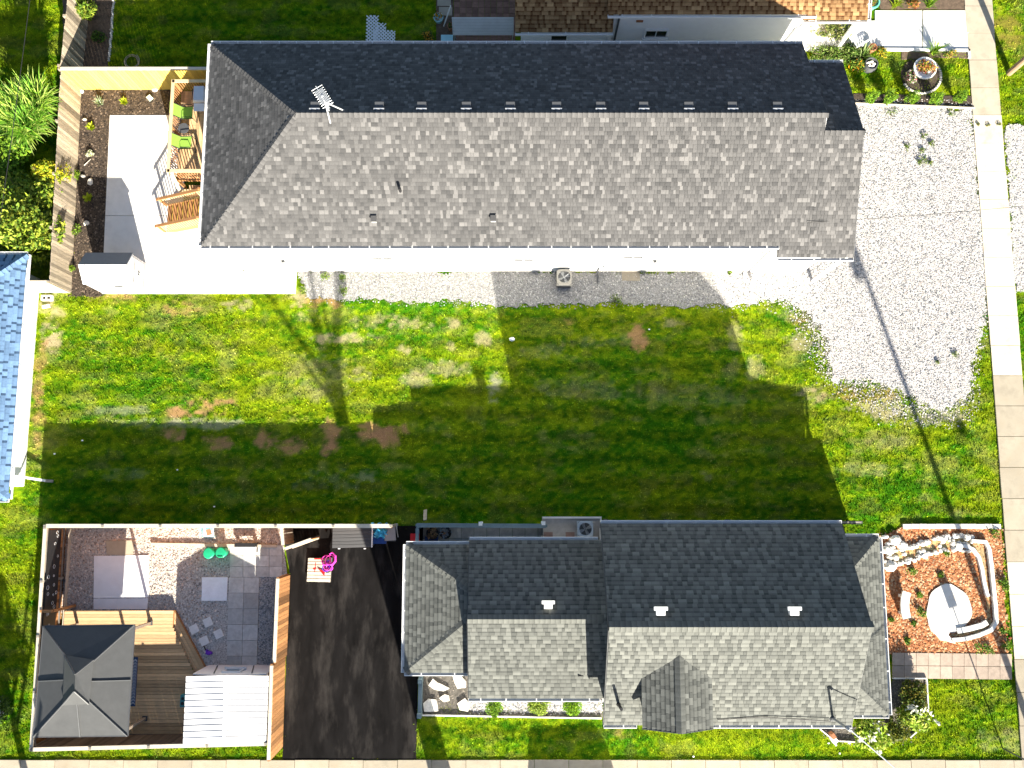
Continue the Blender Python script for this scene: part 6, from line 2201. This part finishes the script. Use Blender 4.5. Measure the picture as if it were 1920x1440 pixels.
# ---- slate blue low fence, plank, pots
fence('fence', 'slate blue low fence behind the pots, ending at a white post', (-4.05, -1.12), (-.1 + 1.55, -1.15), 1.25, PAINT_BLUE, face=-1, bw=.15, cap=(.18, PAINT_BLUE), jitter=0)
fence('fence', 'slate blue low fence turning down beside the driveway corner', (-4.02, -1.25), (-4.02, -2.15), 1.25, PAINT_BLUE, face=-1, bw=.15, cap=(.14, PAINT_BLUE), jitter=0, posts=.9)
fence('fence', 'narrow dark fence hard against the dark roof slope, facing the empty lot', (4.05, -.93), (14.75, -0.99), 1.5, mat('dark_slate_paint', (.05, .06, .06), rough=.7), face=-1, bw=.15, cap=(.07, WOOD_GREY), jitter=0)
for i, (px, py, lb) in enumerate(((901, 982, 'white post cap part way along the slate blue fence'), (1019, 981, 'white post at the end of the slate blue fence beside the concrete pad'))):
    q = P(px, py, 1.35)
    t = thing('fence_post', lb, 'post', (q.x, q.y, 0))
    part(MB().box((q.x, q.y, .68), (.11, .11, 1.36)), 'post', WHITE, t)
    part(MB().box((q.x, q.y, 1.37), (.16, .16, .05)), 'post_cap', WHITE, t)
q0 = P(797, 977, 1.2)
q1 = P(797.5, 956, .05)
t = thing('plank', 'single weathered plank leaning outside the slate blue fence', 'plank', (q1.x, q1.y, 0))
part(MB().beam((q0.x, q0.y + .04, 1.2), (q1.x, q1.y, .05), .15, .03), 'plank', WOOD_GREY, t)
pot('black pot full of dried brown leaves behind the slate blue fence, the left of two', 811, 1000, .27, .4, DARK, plant=(60, .16, [(.35, .22, .12), (.2, .12, .07), (.45, .32, .2)], .2), seed=21)
pot('black pot holding a blue grey bundle behind the slate blue fence, the right of two', 835, 999, .27, .4, DARK, plant=(50, .18, [(.3, .38, .48), (.2, .25, .33), (.4, .25, .15)], .2), seed=22)
q = P(809, 1015, .3)
t = thing('blue_crate', 'dark blue plastic crate tucked under the roof edge by the pots', 'crate', (q.x, q.y, .04))
part(MB().span((q.x - .28, q.y - .2, .04), (q.x + .28, q.y + .2, .06)).span((q.x - .28, q.y - .2, .06), (q.x - .25, q.y + .2, .34)).span((q.x + .25, q.y - .2, .06), (q.x + .28, q.y + .2, .34)).span((q.x - .25, q.y - .2, .06), (q.x + .25, q.y - .17, .34)).span((q.x - .25, q.y + .17, .06), (q.x + .25, q.y + .2, .34)), 'body', BLUE_PLASTIC, t)
SP = struct_root('side_paving')
for i in range(10):
    x0 = -3.9 + i * .56
    for j, (ya, yb_) in enumerate(((-1.25, -1.72), (-1.72, -2.0))):
        part(MB().span((x0, yb_ + .01, -.05), (x0 + .545, ya - .01, .05 + .006 * r3.random()), r3.random()), 'paver', PAVER, SP)
a, b = P(1018, 1010), P(1127, 971)
PDm = mat('stained_concrete', (.30, .28, .26), rough=.9, var=.25, scale=2.2, bump=.003, bscale=80)
z_ = 1.0
a, b = P(1018, 1012, z_), P(1127, 970, z_)
t = thing('concrete_landing', 'stained concrete landing carrying the round fan air conditioner', 'landing', ((a.x + b.x) / 2, (a.y + b.y) / 2, 0))
part(MB().span((a.x, a.y, 0), (b.x, b.y, z_)), 'block', PDm, t)
part(MB().span((a.x - .02, b.y - .05, z_), (b.x + .02, b.y + .03, z_ + .03)).span((b.x - .05, a.y, z_), (b.x + .02, b.y - .06, z_ + .03)), 'edge', CONCRETE, t)
for px in (1028, 1069):
    q = P(px, 1003, z_)
    part(MB().span((q.x - .19, q.y - .25, z_), (q.x + .19, q.y + .12, z_ + .012)), 'paver', mat('dull_red_paver', (.24, .15, .12), rough=.9, var=.2), t)
q = P(1098, 992, 1.75)
ac_unit('dark square air conditioner on the concrete landing beside the dark roof', q.x, q.y, z_, .62, .72, mat('bluegrey_metal', (.34, .39, .45), rough=.4, var=.08))
# ================================================================== BED BELOW THE GREY HOUSE
BEDS = poly2([(792, 1262), (1130, 1262), (1130, 1345), (792, 1340)])
structure(MB().prism(BEDS, -.1, .034), 'gravel_bed', mat('grey_soil', (.11, .10, .088), rough=1, var=.5, scale=9, bump=.02, bscale=30))
pebbles('gravel', BEDS, 1500, .015, .04, [(.16, .14, .12), (.24, .21, .18), (.09, .08, .07)], .034, 51)
structure(MB().prism(poly2([(965, 1312), (1128, 1312), (1128, 1336), (905, 1334), (870, 1330), (875, 1312)]), -.1, .04), 'white_gravel_patch', GRAVEL)
pebbles('gravel', poly2([(880, 1312), (1128, 1312), (1128, 1336), (880, 1334)]), 1200, .02, .05, WHITE_PEB, .04, 52)
a, b = P(790, 1341, .1), P(1128, 1347, .1)
t = thing('edging', 'thin white edging strip between the lower lawn and the rock bed', 'edging', tuple(a))
part(MB().beam((a.x, a.y, .06), (b.x, b.y, .06), .05, .16), 'strip', CONCRETE, t)
a, b = P(789, 1262, .3), P(787, 1340, .3)
t = thing('timber_edging', 'slate blue timber edging beam standing beside the black driveway', 'edging', tuple(b))
part(MB().beam((a.x, a.y, .2), (b.x, b.y, .2), .16, .4), 'beam', PAINT_BLUE, t)
part(MB().box((a.x, a.y - .3, .3), (.18, .18, .6)).box((b.x, b.y, .3), (.18, .18, .6)), 'post', PAINT_BLUE, t)
for i, (pts, lb) in enumerate((([(804, 1284), (812, 1272), (820, 1279), (843, 1290), (832, 1295), (815, 1292)], 'pale pointed flagstone below the garage roof corner'), ([(848, 1262), (862, 1262), (874, 1277), (874, 1288), (858, 1290), (852, 1278)], 'pale flagstone against the lower roof gutter'),
                              ([(794, 1318), (803, 1310), (818, 1311), (822, 1332), (796, 1333)], 'pale square flagstone at the driveway corner of the rock bed'), ([(824, 1308), (834, 1301), (842, 1304), (843, 1313), (832, 1315)], 'small round pale flagstone in the middle of the rock bed'),
                              ([(858, 1318), (872, 1308), (880, 1320), (878, 1333), (862, 1330)], 'pale flagstone under the corner of the middle gutter'))):
    q = P(*pts[0])
    single(MB().prism(jag(poly2(pts), .02, .2, i), 0, .13, .85), 'flagstone', STONE, lb, 'stone', (q.x, q.y, .03))
for i, (px, py, rx, h, cols, lb) in enumerate(((928, 1327, .42, .7, [(.12, .24, .01), (.2, .32, .015), (.07, .16, .01)], 'round bright green bush under the middle gutter, leftmost of three'),
                                              (1010, 1328, .62, .5, [(.34, .42, .06), (.26, .36, .04), (.16, .26, .03)], 'wide pale lime bush under the middle gutter, between the two round ones'),
                                              (1074, 1327, .46, .65, [(.16, .32, .01), (.24, .4, .015), (.09, .2, .01)], 'round vivid green bush under the middle gutter, rightmost of three'))):
    shrub('garden_bush', lb, 'bush', tuple(P(px, py - 4, .03)), rx, .42, h, 1100, .09, cols, 110 + i, 'bushes under the gutter', lumps=10)

# ================================================================== FRONT MULCH GARDEN
NB_ = 12
t = thing('paver_edging', 'row of white paving blocks along the upper edge of the red mulch bed', 'edging', tuple(P(1780, 988)))
for i in range(NB_):
    x0, x1 = P(1691, 988).x, P(1874, 988).x
    w = (x1 - x0) / NB_
    part(MB().box((x0 + w * (i + .5), P(1780, 987).y + .012 * (r3.random() - .5), .05), (w - .02, .21, .16), .02 * (r3.random() - .5), .5 + .5 * r3.random()), 'block', STONE, t)
# dry creek of stones
t = thing('dry_creek', 'dry stream bed edged with piled white stones crossing the red mulch', 'rockery', tuple(P(1760, 1030)))
path = [(1664, 1048), (1700, 1040), (1735, 1028), (1770, 1018), (1800, 1017), (1822, 1022)]
mb = MB()
lo, hi = [], []
for i, (px, py) in enumerate(path):
    lo.append((px + 2, py + 9))
    hi.append((px - 2, py - 9))
mb.prism(poly2(hi + lo[::-1]), -.05, .05)
part(mb, 'stream_bed', mat('ochre_stone', (.42, .32, .14), rough=.8, var=.5, scale=6), t)
for i in range(150):
    f = r3.random()
    k = min(len(path) - 2, int(f * (len(path) - 1)))
    g_ = f * (len(path) - 1) - k
    px = path[k][0] + (path[k + 1][0] - path[k][0]) * g_
    py = path[k][1] + (path[k + 1][1] - path[k][1]) * g_
    s = (-1 if i % 2 else 1)
    off = s * (9 + 6 * r3.random()) if i % 7 else (r3.random() - .5) * 10
    q = P(px + (r3.random() - .5) * 6, py + off)
    sz = .045 + .075 * r3.random()
    part(MB().rock((q.x, q.y, .03), sz * 1.2, sz, .06 + .1 * r3.random(), .45 + .55 * r3.random(), 200 + i), 'stone', STONE, t)
for i in range(22):
    q = P(1655 + 26 * r3.random(), 1000 + 66 * r3.random())
    part(MB().rock((q.x, q.y, .03), .1 + .1 * r3.random(), .1, .12, .4 + .6 * r3.random(), 300 + i), 'stone', STONE, t)
for i, (px, py, r) in enumerate(((1677, 1013, .24), (1661, 1030, .2), (1690, 1022, .2), (1668, 1062, .22))):
    q = P(px, py)
    part(MB().rock((q.x, q.y, .03), r * 1.3, r, .2, .8, 400 + i), 'boulder', STONE, t)


def kerb(mb, pts, w, h, z=0.0, closed=False):
    """a kerb of width w following pixel points; straight pieces are mitred"""
    ps = [Vector(P(x, y)[:2]) for x, y in pts]
    L_, R_ = [], []
    n = len(ps)
    for i in range(n):
        d = (ps[min(i + 1, n - 1)] - ps[max(i - 1, 0)]).normalized()
        s = Vector((-d.y, d.x)) * (w / 2)
        L_.append(ps[i] + s)
        R_.append(ps[i] - s)
    for i in range(n - 1):
        mb.prism([tuple(R_[i]), tuple(R_[i + 1]), tuple(L_[i + 1]), tuple(L_[i])], z, h)
    return mb


CW = mat('white_concrete', (.66, .65, .63), rough=.85, var=.1, scale=3, bump=.004, bscale=60)
CREEK = thing('concrete_stream', 'white concrete kerbed channel curling round the red mulch into a round basin', 'rockery', tuple(P(1790, 1120)))
mb = MB()
kerb(mb, [(1818, 1014), (1845, 1016), (1851, 1030), (1855, 1060), (1859, 1100), (1863, 1140), (1864, 1166), (1855, 1180), (1832, 1190), (1806, 1197), (1782, 1199)], .16, .2)
part(mb, 'outer_kerb', CW, CREEK)
mb = MB()
kerb(mb, [(1790, 1022), (1808, 1024), (1822, 1030), (1832, 1044), (1838, 1066), (1842, 1090), (1847, 1112), (1850, 1118)], .15, .17)
part(mb, 'inner_kerb', CW, CREEK)
mb = MB()
kerb(mb, [(1792, 1182), (1800, 1181), (1815, 1178), (1838, 1172), (1848, 1166)], .22, .15)
part(mb, 'inner_kerb', CW, CREEK)
mb = MB()
mb.prism(poly2([(1818, 1020), (1842, 1022), (1848, 1060), (1856, 1150), (1858, 1168), (1848, 1176), (1850, 1150), (1848, 1118), (1838, 1066), (1830, 1040)]), -.02, .05)
mb.prism(poly2([(1848, 1170), (1858, 1168), (1852, 1180), (1830, 1188), (1800, 1193), (1778, 1192), (1800, 1186), (1830, 1180)]), -.02, .049)
part(mb, 'channel_floor', mat('ochre_mud', (.33, .25, .13), rough=.9, var=.4, scale=5), CREEK)
pts = []
for k in range(34):
    a = 2 * math.pi * k / 34
    rr = 1 + .04 * math.sin(3 * a + 1) + .025 * math.sin(7 * a)
    pts.append((1777 + 42 * rr * math.cos(a), 1142 + 46 * rr * math.sin(a)))
mb = MB()
mb.prism(poly2(pts), -.05, .09)
part(mb, 'basin', mat('basin_concrete', (.66, .64, .61), rough=.85, var=.08, scale=3, dirt=(.50, .38, .26), dirt_scale=1.3), CREEK)
mb = MB()
mb.prism(jag(poly2([(1734, 1150), (1770, 1172), (1782, 1180), (1776, 1190), (1790, 1206), (1762, 1200), (1744, 1182)]), .03, .2, 3), -.05, .098)
part(mb, 'basin_lip', CW, CREEK)
# curved bench
t = thing('curved_bench', 'short curved white concrete bench standing on the red mulch beside the roof', 'bench', tuple(P(1690, 1132)))
mb = MB()
ps = [(1684, 1108), (1681, 1120), (1680, 1132), (1681, 1145), (1684, 1157)]
kerb(mb, [(x + 8, y) for x, y in ps], .36, .45, .36)
part(mb, 'seat', CW, t)
for px, py in ((1689, 1116), (1689, 1148)):
    q = P(px, py)
    part(MB().box((q.x, q.y, .19), (.26, .12, .34)), 'leg', CW, t)
WEEDS = ((1710, 1070, .28), (1724, 1148, .3), (1712, 1168, .15), (1670, 1162, .14), (1762, 1078, .18), (1772, 1036, .2), (1862, 1000, .3), (1880, 1090, .3), (1884, 1100, .25), (1878, 1182, .2), (1840, 1214, .4), (1852, 1218, .3), (1885, 1210, .3), (1700, 1202, .2), (1722, 1116, .16))
WL = ('in the red mulch below the piled stones', 'touching the left side of the round basin', 'below the left side of the round basin', 'below the curved bench', 'above the round basin', 'inside the bend of the stone stream', 'at the top right corner of the red mulch', 'between the channel and the sidewalk',
      'against the sidewalk below the channel bend', 'at the lower right by the sidewalk', 'along the lower edge of the red mulch', 'at the lower edge of the mulch, right of the longest weed', 'in the lower right corner of the red mulch', 'at the lower left of the red mulch', 'between the bench and the basin')
for i, (px, py, r) in enumerate(WEEDS):
    shrub('weed', 'green weed ' + WL[i], 'weed', tuple(P(px, py, .03)), r, r * .9, r * .9, 120, .09, [(.10, .2, .015), (.16, .26, .02), (.06, .13, .012)], 130 + i, 'weeds in the red mulch', stems=2)
# pavers of the front walk
FW = struct_root('front_walk')
for i in range(10):
    for j in range(2):
        x0, x1 = 1672 + i * 22.4, 1672 + (i + 1) * 22.4
        y0, y1 = 1223 + j * 24.3 + i * .25, 1223 + (j + 1) * 24.3 + i * .25
        part(MB().prism(poly2([(x0 + .4, y0 + .4), (x1 - .4, y0 + .6), (x1 - .2, y1 - .4), (x0 + .4, y1 - .4)]), -.05, .06 + .006 * r3.random(), r3.random()), 'paver', PAVER_PINK, FW)
# shrub beds at the corner
CB = poly2([(1673, 1272), (1736, 1272), (1737, 1340), (1698, 1388), (1640, 1392), (1562, 1390), (1535, 1366), (1600, 1364), (1660, 1344)])
structure(MB().prism(CB, -.1, .034), 'shrub_bed', mat('grey_soil', (.11, .10, .088)))
pebbles('gravel', CB, 1500, .015, .04, [(.2, .18, .15), (.3, .27, .23), (.1, .09, .08)], .034, 53)
t = thing('edging', 'thin white edging strip around the corner shrub bed', 'edging', tuple(P(1737, 1330)))
mb = MB()
for p, q in (((1672, 1271), (1735, 1271)), ((1735, 1272), (1738, 1330)), ((1703, 1382), (1722, 1366)), ((1571, 1388), (1636, 1392)), ((1536, 1366), (1563, 1388))):
    a, b = P(*p), P(*q)
    mb.beam((a.x, a.y, .08), (b.x, b.y, .08), .045, .15)
part(mb, 'strip', CONCRETE, t)
a = P(1562, 1386)
single(MB().box((a.x, a.y, .1), (.22, .3, .12), .7, .9), 'splash_block', WHITE, 'small white splash block at the corner of the edging below the service mast', 'block', (a.x, a.y, 0))
a = P(1557, 1376)
single(MB().box((a.x, a.y, .2), (.16, .22, .4), .5, .4), 'garden_box', TERRACOTTA, 'small brown box behind the white splash block', 'box', (a.x, a.y, 0))
shrub('shrub', 'round olive green shrub beside the right hand gutter of the grey roof', 'shrub', tuple(P(1705, 1303, .03)), .72, .8, 1.0, 2600, .1, [(.09, .14, .015), (.15, .17, .02), (.06, .1, .012), (.24, .2, .03)], 150, lumps=11)
shrub('shrub', 'dark olive shrub under the lower right corner of the grey roof', 'shrub', tuple(P(1668, 1364, .03)), .72, .6, .9, 2000, .1, [(.08, .13, .015), (.13, .16, .02), (.2, .2, .02)], 151, lumps=11)
for i, (px, py, lb, rx, ry) in enumerate(((1704, 1334, 'flowering shrub with big white blooms beside the olive shrub and front lawn', .68, .62), (1618, 1370, 'flowering shrub with white blooms spreading under the pale service wire', .95, .8))):
    c = P(px, py, .03)
    root = shrub('hydrangea', lb, 'flowering shrub', tuple(c), rx, ry, 1.25, 1500, .19, [(.26, .40, .03), (.36, .46, .05), (.16, .27, .02), (.44, .48, .08)], 155 + i, 'white flowering shrubs at the house corner', lumps=12,
                 flowers=(26 + 8 * i, .17, [(.74, .74, .64), (.70, .72, .52), (.74, .73, .68)]))
for i, (px, py) in enumerate(((1553, 1393), (1567, 1397), (1592, 1393), (1574, 1412), (1300, 1418), (960, 636), (1217, 618), (333, 881), (402, 950), (103, 851), (155, 826))):
    q = P(px, py)
    big = (px == 960)
    mb = MB()
    s = .14 if big else .05
    mb.rock((q.x, q.y, .03), s, s * .7, s * .6, .9, i)
    lb = ('crumpled white paper lying on the shaded part of the empty lot', ) if big else ('small white scrap lying on the grass', )
    single(mb, 'litter', WHITE, lb[0], 'litter', (q.x, q.y, .02), None if big else 'white scraps on the grass')
# weeds on gravel
GW = ((1670, 214, .3, 'near the cedar bed'), (1782, 212, .26, 'near the bed edging by the sidewalk'), (1731, 256, .22, 'uppermost of the line in the middle'), (1746, 270, .2, 'right of the line in the middle'), (1702, 276, .2, 'left of the line in the middle'), (1729, 284, .18, 'in the middle of the line of weeds'),
      (1732, 300, .26, 'at the lower end of the line of weeds'), (1722, 306, .2, 'lowest left of the line of weeds'), (1744, 305, .16, 'lowest right of the line of weeds'), (1790, 664, .2, 'near the lower right corner'), (1756, 680, .14, 'above the lower edge'))
for i, (px, py, r, lb) in enumerate(GW):
    shrub('weed', 'sparse weed in the white gravel driveway, ' + lb, 'weed', tuple(P(px, py, .03)), r, r, .16, 70, .07, [(.12, .2, .03), (.2, .24, .06), (.07, .13, .02)], 170 + i, 'weeds in the gravel driveway', stems=1)
for i, (px, py, r, lb) in enumerate(((610, 518, .26, 'upper left'), (642, 522, .22, 'upper right'), (645, 545, .26, 'lower right'), (568, 545, .22, 'lower left'), (1368, 512, .12, 'by the wall near the porch'), (1155, 562, .42, 'at the lawn edge'))):
    shrub('weed', 'weed in the gravel strip below the long house, ' + lb, 'weed', tuple(P(px, py, .03)), r, r, .2, 120, .08, [(.14, .24, .03), (.22, .28, .05), (.08, .15, .02)], 190 + i, 'weeds in the gravel strip', stems=1)
for i, (px, py) in enumerate(((1833, 234), (1852, 236), (1871, 234))):
    shrub('weed', ('small', 'middle', 'largest')[i] + ' weed clump growing across a sidewalk joint beside the gravel driveway', 'weed', tuple(P(px, py, .04)), .1 + .06 * i, .1, .14, 60, .06, [(.12, .16, .03), (.2, .2, .06)], 200 + i, stems=1)
q = P(1183, 517)
structure(MB().span((q.x - .42, q.y - .25, -.05), (q.x + .4, q.y + .22, .045), .2), 'concrete_pad', SIDEWALK)

# ================================================================== POLES, WIRES, AND WHAT STANDS JUST OUTSIDE THE FRAME
POLE = mat('pole_wood', (.24, .17, .11), rough=.9, var=.3, scale=4, stretch=(5, 5, .5))
c = P(1892, 137)
t = thing('utility_pole', 'brown wooden utility pole rising from the grass right of the sidewalk', 'utility pole', (c.x, c.y, 0))
part(MB().tube([(c.x, c.y, -.1), (c.x, c.y, 10.5)], .15, 12, r1=.11), 'pole', POLE, t)
part(MB().beam((c.x - 1.1, c.y, 9.8), (c.x + 1.1, c.y, 9.8), .1, .12), 'crossarm', POLE, t)
c2 = Vector((23.35, -13.95, 0))
sh = Vector((SUN_DX, SUN_DY, 0))
t = thing('utility_pole', 'wooden utility pole with a transformer and lamp beyond the lower right corner', 'utility pole', tuple(c2))
part(MB().tube([(c2.x, c2.y, -.1), (c2.x, c2.y, 11.2)], .16, 12, r1=.095), 'pole', POLE, t)
part(MB().lathe([(.2, 0), (.24, .05), (.24, .75), (.16, .85)], (c2.x - .3, c2.y, 10.3), 14), 'transformer', GREY_METAL, t)
lamp = Vector((c2.x + 1.75, c2.y + .2, 7.15))
part(MB().tube([(c2.x, c2.y, 7.0), (c2.x + .7, c2.y + .1, 7.5), (c2.x + 1.5, c2.y + .2, 7.35)], .03, 6), 'lamp_arm', GREY_METAL, t)
part(MB().lathe([(.2, 0), (.26, .12), (.1, .26)], (lamp.x, lamp.y, lamp.z), 14), 'lamp_head', GREY_METAL, t)
c = P(1880, 1403)
t = thing('sign_post', 'thin dark metal sign post at the lower right corner of the front lawn', 'sign post', (c.x, c.y, 0))
part(MB().tube([(c.x, c.y, -.05), (c.x, c.y, 3.15)], .03, 8), 'post', DARKGREY, t)
part(MB().box((c.x, c.y + .04, 2.85), (.4, .02, .55), .3), 'sign_plate', GREY_METAL, t)


def wire(name, label, a, b, sag, r=.014, m=DARK):
    a, b = Vector(a), Vector(b)
    pts = []
    for k in range(17):
        f = k / 16
        p = a + (b - a) * f
        p.z -= sag * 4 * f * (1 - f)
        pts.append(p)
    single(MB().tube(pts, r, 5), name, m, label, 'wire', tuple(a))


wa = P(1517, 452, 5.25)
wire('service_wire', 'dark overhead wire running from the long grey roof across the white gravel', (wa.x, 10.9, 5.2), (26.5, 12.0, 6.2), .5, .010)
wire('service_wire', 'pale service wire running from the roof mast to the bottom edge', MASTTOP + Vector((.18, -.12, 0)), (c2.x - 3, -15.2, 7.0), .5, .022, SILVER)
wire('overhead_cable', 'thin dark cable strung along the left edge of the photo', (-20.3, 27, 4.2), (-23.0, -14, 4.6), .7, .016)

# trees and a parked van beyond the bottom edge, known by their shadows
def trunk_tree(label, x, y, h, r, seed, crown=True, limbs=5):
    t = thing('street_tree', label, 'tree', (x, y, 0))
    rr = random.Random(seed)
    mb = MB()
    mb.tube([(x, y, -.1), (x + .1, y, h * .4), (x - .05, y + .1, h * .75), (x, y, h)], r, 10, r1=r * .45)
    part(mb, 'trunk', BARK, t)
    mb = MB()
    for i in range(limbs):
        a = rr.random() * 6.28
        z = h * (.6 + .35 * rr.random())
        L = 1.2 + 1.6 * rr.random()
        mb.tube([(x, y, z), (x + L * .5 * math.cos(a), y + L * .5 * math.sin(a), z + L * .5), (x + L * math.cos(a), y + L * math.sin(a), z + L * 1.1)], r * .34, 6, r1=.05)
    part(mb, 'limb', BARK, t)
    if crown:
        pts = lump_points(900, 1.25, 1.25, 1.25, seed) + np.array([x, y, h - .3])
        V, F, col = leaf_quads(pts, .3, mixcol(900, G_MID, seed), seed=seed)
        np_part('crown', V, F, col, LEAF, t)
    return t


trunk_tree('bare trunked tree beyond the bottom sidewalk whose shadow crosses the driveway', -1.9, -15.4, 10.2, .5, 3, crown=False, limbs=8)
trunk_tree('slim leafy tree beyond the bottom left corner whose shadow falls beside the gazebo fence', -18.9, -17.2, 4.2, .22, 5, crown=True, limbs=3)
VX0, VY0 = 2.9, -14.9
t = thing('parked_van', 'silver van parked on the grass verge beyond the bottom edge', 'van', (VX0, VY0, -.06))
prof = [(-2.2, .35), (2.35, .35), (2.4, .9), (1.55, 1.05), (.85, 1.85), (-1.9, 1.95), (-2.2, 1.6)]
V_ = [(VX0 - px, VY0 + s * .92, pz) for s in (-1, 1) for px, pz in prof]
k = len(prof)
mb = MB().add(V_, [tuple(range(k)), tuple(range(2 * k - 1, k - 1, -1))] + [((i + 1) % k, i, k + i, k + (i + 1) % k) for i in range(k)])
part(mb, 'body', CAR_PAINT, t)
for sx in (-1.45, 1.5):
    for sy in (-.86, .86):
        w = part(MB().tube([(VX0 - sx, VY0 + sy - .1, .3), (VX0 - sx, VY0 + sy + .1, .3)], .33, 18), 'wheel', RUBBER, t)
        part(MB().tube([(VX0 - sx, VY0 + sy - .115, .3), (VX0 - sx, VY0 + sy + .115, .3)], .19, 14), 'rim', SILVER, w)
for s in (-1, 1):
    part(MB().slab([(VX0 + 1.7, VY0 + s * .93, 1.2), (VX0 - 1.2, VY0 + s * .93, 1.2), (VX0 - .75, VY0 + s * .93, 1.75), (VX0 + 1.7, VY0 + s * .93, 1.75)], .01), 'side_window', GLASS_DARK, t)
    part(MB().box((VX0 - 2.38, VY0 + s * .65, .78), (.06, .3, .16)), 'headlight', SILVER, t)
part(MB().slab([(VX0 - 1.52, VY0 - .78, 1.12), (VX0 - 1.52, VY0 + .78, 1.12), (VX0 - .92, VY0 + .72, 1.8), (VX0 - .92, VY0 - .72, 1.8)], .012), 'windscreen', GLASS_DARK, t)
